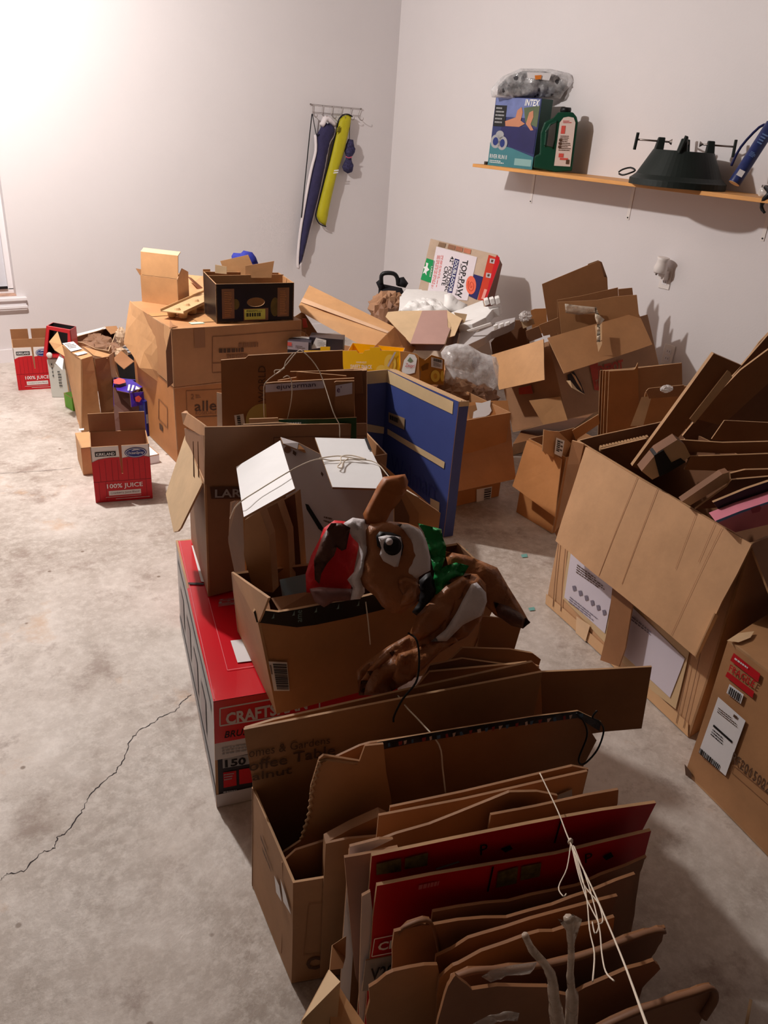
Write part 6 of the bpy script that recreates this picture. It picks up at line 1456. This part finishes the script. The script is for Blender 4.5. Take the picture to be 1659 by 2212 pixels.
puff('white_belly_panel', rp([(1018, 1262), (1030, 1258), (1050, 1280), (1052, 1300), (1040, 1330), (1000, 1350), (965, 1385), (930, 1386), (962, 1360), (985, 1325), (1000, 1295)], .038), .008, RWH, t, amp=.004, grid=.012, back=2)
puff('neck_fold', rp([(886, 1366), (900, 1330), (935, 1292), (965, 1265), (1000, 1245), (1018, 1240), (1012, 1262), (990, 1300), (970, 1335), (940, 1365), (905, 1385)], .028), .014, RB_, t, amp=.012, freq=14, grid=.011)
puff('lower_fold', rp([(850, 1440), (860, 1412), (900, 1400), (940, 1385), (980, 1372), (990, 1385), (950, 1410), (915, 1440), (890, 1470), (860, 1480), (846, 1465)], .030), .012, RB_, t, amp=.016, freq=20, grid=.010)
puff('outer_fold', rp([(775, 1500), (780, 1470), (800, 1440), (830, 1412), (862, 1402), (840, 1425), (806, 1450), (790, 1480), (786, 1503)], .03), .012, RB_, t, amp=.01, freq=16, grid=.010)
tube('black_cord', [V(882, 1368, pl=(dp[0]+rn*.06, dp[1])), V(897, 1378, pl=(dp[0]+rn*.1, dp[1])), V(904, 1400, pl=(dp[0]+rn*.1, dp[1])), V(905, 1440, pl=(dp[0]+rn*.1, dp[1])), V(898, 1475, pl=(dp[0]+rn*.1, dp[1])), V(870, 1510, pl=(dp[0]+rn*.1, dp[1])), V(852, 1545, pl=(dp[0]+rn*.09, dp[1])), V(850, 1560, pl=(dp[0]+rn*.09, dp[1]))], .0022, BLKP, t, smooth=4)
o = tube('white_string', [V(790, 1300, d=1.40), V(795, 1340, d=1.385), V(800, 1392, d=1.38)], .0013, STRG); tag(o, 'thin white string hanging down the front of the reindeer carton', 'string')
# rolled brown bundle under it
for i, (pts, d_, m_, lbl) in enumerate((([(1000, 1402), (1100, 1404), (1150, 1412), (1168, 1425), (1160, 1450), (1110, 1446), (960, 1440)], 1.47, KC, 'rolled brown cardboard lying behind the coffee table carton, right end curled'),
      ([(930, 1440), (1000, 1425), (1120, 1440), (1140, 1452), (1100, 1462), (990, 1480), (900, 1490)], 1.43, KD, 'flat brown cardboard wrapped in tape below the curled roll'),
      ([(1040, 1335), (1128, 1342), (1108, 1408), (1030, 1405)], 1.55, KC, 'brown carton corner right of the reindeer belly'),
      ([(930, 1455), (1140, 1432), (1165, 1440), (1160, 1470), (960, 1500), (880, 1510)], 1.40, KC, 'brown sheet edge just behind the tall rear panel of the coffee table carton'))):
    inn('brown_cardboard', lbl, pts, d_, m_, th=.02, warp=.008, n=(Vector((HD.x, HD.y, -.5))).normalized())

# ---- coffee table carton
t = thing('coffee_table_carton', 'low open carton printed Coffee Table Walnut with a tall rear panel, full of flattened cardboard', 'box')
KCO = kraft('coffee_kraft', S(170, 126, 88))
FL = V(629, 2124, z=.003); rz2 = U(FL, 1908).z; BLf = at(V(543, 1702, z=rz2), .003)
fdir = (V(716, 2108, z=.003)-FL).normalized(); W2 = .62
b4 = [FL, FL+fdir*W2, BLf+fdir*W2, BLf]; t4 = up4(b4, rz2)
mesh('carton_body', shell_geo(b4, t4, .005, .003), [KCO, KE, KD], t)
q = [t4[0], t4[1], b4[1], b4[0]]; cpl = (FL, newell(q)); lpl = pln(b4[3], b4[0], t4[0])
text('Or', px(cpl, [(660, 2066), (722, 2060), (722, 2086), (660, 2094)]), INK, t, bold=.02)
decals('red_brown_mark', [px(cpl, [(718, 1990), (732, 1976), (748, 1985), (748, 2010), (722, 2022)])], mat('red_brown_mark', S(150, 50, 46), .6), t, off=.004)
frame_lines(cpl, [(668, 1950), (760, 1940), (760, 2050), (655, 2062)], KC, t, 1.5)
decals('white_label', [px(lpl, [(596, 1888), (607, 1910), (612, 1945), (600, 1925)]), px(lpl, [(610, 1895), (622, 1930), (633, 1972), (616, 1945)])], PAPER, t, off=.004)
fine(px(lpl, [(565, 1800), (585, 1850), (593, 1900), (572, 1850)]), 2, INK, t, off=.004)
# tall rear panel
RA = BLf.copy(); RAt = V(525, 1577, pl=(BLf, vpl(BLf, BLf+fdir)[1]))
_n = vpl(BLf, BLf+fdir)[1]; _n = _n if _n.dot(HD) > 0 else -_n
rp_ = (BLf-_n*.010, _n)
hgt = V(540, 1575, pl=rp_).z
print('rear', RAt, hgt, rz2)
rear = px(rp_, [(526, 1577), (1172, 1452)]); rear = rear+[at(rear[1], .1), at(V(552, 1690, pl=rp_), .1), V(545, 1690, pl=rp_)]
board('rear_panel', rear, .006, KCO, t, warp=.002)
rb_ = (rp_[0]+HD*.035, rp_[1])
board('rear_outer_panel', px(rb_, [(528, 1574), (590, 1556), (850, 1498), (1150, 1430), (1172, 1452), (1172, 1560), (560, 1700)]), .006, KB, t, warp=.002)
tq_ = [(545, 1622), (728, 1580)]
CI = INK
text('omes & Gardens', px(rp_, [(537, 1614), (712, 1588), (712, 1604), (537, 1634)]), CI, t, off=.004, warp=.002)
text('offee Table', px(rp_, [(537, 1642), (724, 1606), (724, 1628), (537, 1664)]), CI, t, off=.004, warp=.002, bold=.01)
text('alnut', px(rp_, [(544, 1667), (630, 1651), (630, 1668), (544, 1684)]), CI, t, off=.004, warp=.002, bold=.01)
fp_ = (V(1172, 1452, pl=rp_), HD)
board('right_side_flap', px(fp_, [(1168, 1452), (1300, 1446), (1408, 1440), (1386, 1573), (1310, 1580), (1175, 1600)]), .005, KC, t, warp=.002)
# string over it
o = tube('white_string', [V(u, v, pl=(rp_[0]-_n*b, _n)) for u, v, b in ((857, 1499, -.04), (880, 1530, .012), (905, 1556, .05), (948, 1608, .118), (956, 1660, .122), (962, 1712, .13))], .0016, STRG, None, smooth=4); tag(o, 'white string crossing the rear panel of the coffee table carton', 'string')
# contents; each stands on its lower edge
def st(name, label, pts, d, m, turn=0, botv=None, th=.005, cat='cardboard', dirn=None, **k):
    """upright sheet: picture outline of its upper edge, carried straight down to the ground"""
    n = dirn or turned(turn); pl_ = (V(*pts[0], d=d), n); P_ = px(pl_, pts)
    zb = .02
    P_ = P_+[at(P_[-1], zb), at(P_[0], zb)]
    o = board(name, P_, th, m, None, **k); tag(o, label, cat); return o, pl_
fn2 = rp_[1]                                       # sheets run parallel to the rear panel
def stk(name, label, pts, base, m, **k):           # base: distance in front of the rear panel
    k.setdefault('e', KED)
    nn = fn2 if fn2.dot(HD) > 0 else -fn2
    base = base*.80 if base < .34 else base-.055
    p0 = rp_[0]-nn*base; pl_ = (p0, nn); P_ = px(pl_, pts); zb = k.pop('zb', .02)
    bl = k.pop('bl', None)
    P_ = P_+[at(P_[-1], zb), V(*bl, pl=pl_) if bl else at(P_[0], zb)]
    th = k.pop('th', .005); o = board(name, P_, th, m, None, **k); tag(o, label, 'cardboard'); return o, pl_
stk('printed_edge_board', 'brown board with black printed upper edge standing in the coffee table carton', [(696, 1650), (778, 1612), (800, 1606), (900, 1592), (1060, 1566), (1250, 1538), (1290, 1600), (1262, 1655)], .13, KC, warp=.004, rag=.002)
o, pl_ = stk('black_print_strip', 'torn black printed strip along the top of the brown board', [(816, 1604), (900, 1590), (1060, 1564), (1250, 1537), (1252, 1552), (1060, 1578), (900, 1604), (820, 1618)], .135, BLACK, warp=.004) if False else (None, None)
nn = fn2 if fn2.dot(HD) > 0 else -fn2
tg = (rp_[0]-nn*.110, nn)
o = board('black_print_strip', px(tg, [(816, 1604), (900, 1590), (1060, 1564), (1250, 1537), (1300, 1560), (1296, 1580), (1250, 1552), (1060, 1578), (900, 1606), (820, 1622)]), .003, mat('black_photo_print', S(52, 50, 56), .35, .8, 60), None, warp=.004, rag=.002); tag(o, 'torn black printed strip along the top of the board in the coffee table carton', 'cardboard')
tgs = (rp_[0]-nn*.113, nn)
R_ = random.Random(4)
for i_ in range(26):
    u = 824+i_*17+R_.uniform(-4, 4); v = 1611-(u-816)*.153
    decals('printed_speck', [px(tgs, [(u, v-3), (u+R_.uniform(4, 10), v-5), (u+R_.uniform(4, 9), v+3), (u+1, v+5)])], (mat('speck_pale', S(190, 170, 160)), mat('speck_blue', S(70, 100, 130)), mat('speck_red', S(140, 50, 50)))[i_ % 3], o, off=.003, warp=.004)
o = tube('black_cord_loop', [V(u, v, pl=tgs) for u, v in ((1245, 1541), (1262, 1560), (1268, 1590), (1250, 1640), (1262, 1650), (1290, 1620), (1304, 1580), (1296, 1560), (1280, 1550), (1290, 1535))], .002, BLKP, smooth=5); tag(o, 'thin black cord looped over the right end of the printed edge board', 'cord')
stk('jagged_corrugated_sheet', 'brown sheet with jagged torn left edge in the coffee table carton', [(612, 1840), (650, 1815), (668, 1760), (672, 1700), (690, 1640), (700, 1632), (778, 1645), (790, 1612), (830, 1608), (850, 1780)], .17, KB, warp=.004, rag=.004)
o = thing('corrugated_edge', 'exposed wavy corrugated ply along the jagged torn sheet edge', 'cardboard')
tg = (rp_[0]-nn*.1385, nn)
zz = []
for a, b_ in zip([(652, 1812), (668, 1760), (676, 1700), (692, 1645), (705, 1640)], [(668, 1760), (676, 1700), (692, 1645), (705, 1640), (778, 1650)]):
    for k_ in range(8): zz.append(V(a[0]+(b_[0]-a[0])*k_/8+(3 if k_ % 2 else -3), a[1]+(b_[1]-a[1])*k_/8, pl=tg))
mesh('wavy_ply', tube_geo(zz, .003, smooth=1, seg=6), KE, o, True)
stk('folded_brown_tray', 'angled brown folded carton standing in the middle of the coffee table carton', [(704, 1820), (760, 1790), (823, 1762), (840, 1770)], .27, KC, warp=.002, th=.02)
stk('brown_sheet', 'plain brown sheet low in the left of the coffee table carton', [(610, 1862), (640, 1835), (720, 1810), (800, 1790)], .22, KC, warp=.004, rag=.003)
o, pl_ = stk('brown_sheet', 'brown sheet rising in front of the angled folded carton', [(705, 1822), (752, 1812), (830, 1806), (900, 1790)], .30, KCO, warp=.002)
stk('long_brown_sheet', 'long brown sheet behind the red boards, highest of the front bundle', [(845, 1744), (1000, 1712), (1237, 1657), (1272, 1664)], .31, KC, warp=.003)
stk('long_brown_sheet', 'second long brown sheet with a white label at its right end', [(820, 1762), (1000, 1728), (1100, 1706), (1270, 1668)], .335, KB, warp=.003)
o = None
tg = (rp_[0]-nn*.275, nn)
o = board('white_label_strip', px(tg, [(1200, 1720), (1236, 1705), (1236, 1726), (1204, 1732)]), .001, GREYP, None, warp=0); tag(o, 'small grey-white label on the second long brown sheet', 'label')
stk('wavy_brown_sheet', 'wavy edged brown sheet in front of the labelled sheet', [(757, 1835), (800, 1822), (860, 1800), (930, 1780), (990, 1756), (1060, 1728), (1100, 1712), (1160, 1712), (1205, 1722)], .375, KC, warp=.008, rag=.002)
stk('crumpled_brown_sheet', 'crumpled brown sheet with a raised right end behind the red boards', [(1060, 1760), (1150, 1745), (1270, 1722), (1338, 1711), (1336, 1742)], .40, KC, warp=.01, rag=.003)
stk('white_edged_sheet', 'sheet with a white torn upper edge at the left of the red boards', [(756, 1828), (820, 1812), (850, 1812), (780, 1845)], .405, PAPER, warp=.003)
stk('pinkish_sheet', 'pale brown sheet standing left of the red boards', [(744, 1852), (780, 1846), (860, 1830)], .42, mat('pink_brown', S(176, 132, 112), .6, .1), warp=.002, bl=(768, 2110))
RDB = mat('red_board_print', S(190, 12, 30), .4, .06, 5)
def redboard(label, pts, base, prints=(), th=.006):
    pl_ = (rp_[0]-nn*(base-.055), nn); P_ = px(pl_, pts); P_ = P_+[at(P_[-1], .01), at(P_[0], .01)]
    o = thing('red_board', label, 'board'); board('sheet', P_, th, RDB, o, KE, bk=KC, warp=.003, rag=.0015)
    return o, pl_
o, pl_ = redboard('rear red printed board of the tied front bundle, its right end sticking up', [(803, 1848), (980, 1812), (1140, 1780), (1205, 1768), (1300, 1752), (1418, 1736), (1388, 1796)], .445)
PH = mat('tool_photo', S(110, 96, 60), .5, .7, 40)
decals('photo_print', [px(pl_, [(812, 1862), (866, 1850), (866, 1878), (812, 1886)])], PH, o, off=.003, warp=.002); decals('photo_print', [px(pl_, [(874, 1850), (924, 1838), (922, 1866), (873, 1874)])], PH, o, off=.003, warp=.002)
text('P', px(pl_, [(1036, 1822), (1052, 1818), (1052, 1840), (1036, 1844)]), BLACK, o, off=.003, warp=.002); decals('tool_silhouette', [px(pl_, [(1080, 1830), (1100, 1822), (1106, 1830), (1090, 1838)])], BLACK, o, off=.003, warp=.002)
decals('dark_gap', [px(pl_, [(1208, 1770), (1212, 1769), (1198, 1818), (1194, 1818)])], BLACK, o, off=.003, warp=.002); decals('pale_line', [px(pl_, [(940, 1872), (990, 1856), (992, 1859), (942, 1875)])], GREYP, o, off=.003, warp=.002)
o, pl_ = redboard('front red printed board of the tied bundle, white framed logo low on its left', [(814, 1912), (930, 1890), (1058, 1868), (1200, 1845), (1407, 1797), (1390, 1862)], .48)
decals('photo_print', [px(pl_, [(1074, 1880), (1118, 1868), (1114, 1904), (1070, 1914)])], PH, o, off=.003, warp=.002); decals('photo_print', [px(pl_, [(1125, 1868), (1168, 1860), (1164, 1890), (1122, 1898)])], PH, o, off=.003, warp=.002)
text('VERSATRACK', px(pl_, [(904, 1908), (972, 1894), (968, 1906), (902, 1920)]), mat('pale_red_ink', S(206, 110, 116)), o, off=.003, warp=.002) if False else fine(px(pl_, [(904, 1908), (972, 1894), (968, 1906), (902, 1920)]), 1, mat('pale_red_ink', S(206, 110, 116)), o, off=.003, warp=.002, fill=.8)
decals('dark_gap', [px(pl_, [(1062, 1868), (1066, 1867), (1054, 1922), (1050, 1922)])], BLACK, o, off=.003, warp=.002)
text('P', px(pl_, [(1262, 1842), (1278, 1838), (1278, 1858), (1262, 1862)]), BLACK, o, off=.003, warp=.002); decals('tool_silhouette', [px(pl_, [(1300, 1848), (1318, 1838), (1324, 1848), (1308, 1856)])], BLACK, o, off=.003, warp=.002)
fine(px(pl_, [(1338, 1880), (1384, 1868), (1380, 1884), (1336, 1892)]), 2, WHITE, o, off=.003, warp=.002)
frame_lines(pl_, [(808, 2024), (900, 2006), (896, 2044), (802, 2062)], WHITE, o, 2)
text('CRAFTSMAN', px(pl_, [(817, 2032), (1000, 1996), (998, 2018), (814, 2050)]), WHITE, o, off=.003, warp=.002, bold=.03)
board('grey_white_lower_band', px((pl_[0]-nn*.002, nn), [(790, 2074), (900, 2054), (895, 2130), (782, 2140)]), .002, mat('grey_band', S(150, 146, 146)), o, warp=.002)
text('V20', px((pl_[0]-nn*.003, nn), [(800, 2086), (850, 2076), (846, 2106), (798, 2112)]), BLACK, o, off=.004, warp=.002, bold=.02)
inner = stk('grey_white_sheet', 'grey-white coated sheet edge left of the front red board', [(782, 1935), (800, 1925), (806, 1980)], .47, mat('grey_white_panel', S(206, 198, 200)), warp=.002, bl=(776, 2130))
# near tied bundle
KNB = kraft('shaded_kraft', S(142, 98, 70), .2)  # kraft darkened: the near bundle's shade is put into the colour
near = [
 ('brown sheet directly before the front red board of the nearest bundle', [(936, 1962), (1100, 1938), (1250, 1910), (1400, 1862), (1386, 1896), (1372, 1984)], .515, KNB),
 ('second brown sheet of the nearest bundle', [(850, 2002), (940, 1990), (1100, 1972), (1240, 1930), (1376, 1892), (1366, 1990)], .545, KNB),
 ('curled brown carton end at the left of the nearest bundle', [(860, 2000), (880, 1985), (930, 1978), (946, 2050)], .535, KD),
 ('dark sheet rising steeply to the right in the nearest bundle', [(945, 2060), (1050, 2010), (1200, 1960), (1340, 1930)], .575, KD),
 ('rust brown folded carton crossing the nearest bundle', [(954, 2110), (1000, 2078), (1150, 2010), (1230, 1990), (1335, 1970), (1334, 2010)], .61, KO),
 ('brown carton with taped corner at the left of the nearest bundle', [(794, 2128), (850, 2092), (950, 2080), (955, 2110)], .60, KB),
 ('dark taped carton sheet in the middle of the nearest bundle', [(985, 2112), (1040, 2095), (1150, 2080), (1260, 2050), (1400, 2000), (1440, 1998)], .65, KD),
 ('grey brown long sheet reaching far right in the nearest bundle', [(1240, 2080), (1350, 2020), (1446, 2000), (1440, 2030), (1420, 2060)], .635, KNB),
 ('dark roll-edged sheet low at the right of the nearest bundle', [(1250, 2140), (1340, 2090), (1420, 2062), (1436, 2080), (1400, 2120)], .69, KNB),
 ('front brown carton of the nearest bundle with hand lettering', [(955, 2212), (975, 2140), (990, 2118), (1030, 2150), (1200, 2130), (1260, 2150)], .70, KNB),
 ('rolled brown sheet with round end at the lower right of the nearest bundle', [(1300, 2212), (1400, 2160), (1500, 2128), (1540, 2118), (1552, 2140), (1530, 2180)], .735, KNB),
]
for i_, (lbl, pts, bs, m_) in enumerate(near):
    sm = []
    for a, b_, in zip(pts, pts[1:]):
        sm += [a, (a[0]*.66+b_[0]*.34, a[1]*.66+b_[1]*.34+random.uniform(-5, 3)), (a[0]*.3+b_[0]*.7, a[1]*.3+b_[1]*.7+random.uniform(-5, 3))]
    o_, _p = stk('bundled_sheet', lbl, sm+[pts[-1]], bs, m_, warp=.018, rag=.002, zb=.004, th=.005, grid=.035, e=KC)
    if i_ in (2, 6, 10):
        tp_ = [V(u, v, pl=(_p[0]-nn*.006, _p[1])) for u, v in pts]; mesh('rolled_edge', tube_geo([warpf(p, .018)-ZUP*.004 for p in tp_], .006, seg=8, smooth=4, flat=.6), KD, o_, True)
# pale folded flap at the lower left
o = thing('pale_flap_carton', 'pale brown folded carton flap pointing up at the bottom left of the nearest bundle', 'box')
pa = plane_d(700, 2150, d=0.770)
board('left_flap', [V(711, 2094, d=0.770), V(735, 2120, d=0.740), V(722, 2290, d=0.680), V(640, 2290, d=0.640), V(652, 2205, d=0.700)], .005, KP, o, warp=.001)
board('right_flap', [V(711, 2094, d=0.770), V(748, 2155, d=0.740), V(800, 2230, d=0.700), V(800, 2300, d=0.680), V(715, 2290, d=0.660)], .005, KA, o, warp=.001)
board('rear_flap', [V(718, 2040, d=0.820), V(748, 2020, d=0.820), V(746, 2066, d=0.810), V(740, 2090, d=0.790), V(712, 2094, d=0.780)], .005, KC, o, warp=.003)
NP = (rp_[0]-nn*.70, nn); NP2 = (rp_[0]-nn*.63, nn)
# clear tape twists
o = thing('twisted_tape', 'twisted clear packing tape standing up from the nearest bundle, funnel shaped at its top', 'tape')
TF = clear_mat('tape_film3', (.62, .50, .40), .45, .08)
c3 = [V(1228, 1984, pl=NP), V(1232, 2010, pl=NP), V(1234, 2060, pl=NP), V(1232, 2110, pl=NP), V(1236, 2160, pl=NP), V(1232, 2230, pl=NP)]
tube('tape_strand', c3, [.006, .005, .004, .004, .005, .008, .008], TF, o, smooth=5)
puff('tape_funnel', px(NP, [(1204, 1984), (1222, 1990), (1236, 1974), (1258, 1986), (1250, 2010), (1240, 2040), (1230, 2042), (1224, 2012)]), .003, TF, o, amp=.005, freq=50, grid=.005)
o = thing('twisted_tape', 'second twisted strand of clear packing tape left of the funnel shaped one', 'tape')
tube('tape_strand', [V(1134, 2020, pl=NP), V(1150, 2052, pl=NP), V(1176, 2082, pl=NP), V(1192, 2112, pl=NP), V(1196, 2150, pl=NP), V(1206, 2220, pl=NP)], [.004, .005, .005, .006, .007, .009], TF, o, smooth=5)
o = puff('tape_patch', px(NP2, [(1040, 2110), (1060, 2096), (1110, 2084), (1160, 2078), (1150, 2094), (1100, 2106), (1060, 2122)]), .004, clear_mat('tape_film4', (.6, .52, .46), .3, .08), None, amp=.006, freq=30, grid=.008); tag(o, 'crinkled clear tape patch on the dark taped sheet', 'tape')
o = puff('tape_patch', px(NP, [(1020, 2212), (1050, 2196), (1100, 2184), (1122, 2188), (1118, 2206), (1080, 2204), (1050, 2222)]), .004, clear_mat('tape_film4', (.6, .52, .46), .3, .08), None, amp=.006, freq=30, grid=.008); tag(o, 'crinkled clear tape loop at the very bottom of the nearest bundle', 'tape')
# strings of the near bundle
o = thing('bundle_string', 'white string with loose tassel stretched over the red boards and the nearest bundle', 'string')
BS = lambda u, v: V(u, v, pl=(rp_[0]-nn*max(.27, .32+(v-1670)*.00115), nn))
sp = [BS(u, v) for u, v in ((1166, 1670), (1205, 1752), (1230, 1816), (1280, 1920), (1340, 2060), (1396, 2212), (1410, 2250))]
tube('main_strand', sp, .0011, STRG, o, smooth=4)
kx = BS(1232, 1818)
mesh('knot', lump_geo(kx, .004, .004, .006, .2, 6, 10), STRG, o, True)
for i, ln in enumerate(([(1230, 1820), (1222, 1870), (1204, 1910), (1214, 1930), (1220, 1925)], [(1232, 1822), (1246, 1880), (1262, 1930), (1276, 1960), (1290, 1990), (1282, 2010), (1276, 1985)], [(1234, 1822), (1256, 1900), (1286, 1940), (1296, 1965), (1298, 1985), (1288, 1990)], [(1236, 1822), (1262, 1920), (1270, 2000), (1280, 2050), (1276, 2110)], [(1238, 1824), (1268, 1905), (1290, 1990), (1296, 2050), (1304, 2090), (1322, 2110)])):
    tube('loose_strand', [BS(u, v)-nn*.004 for u, v in ln], .0008, STRG, o, smooth=4)

finish()
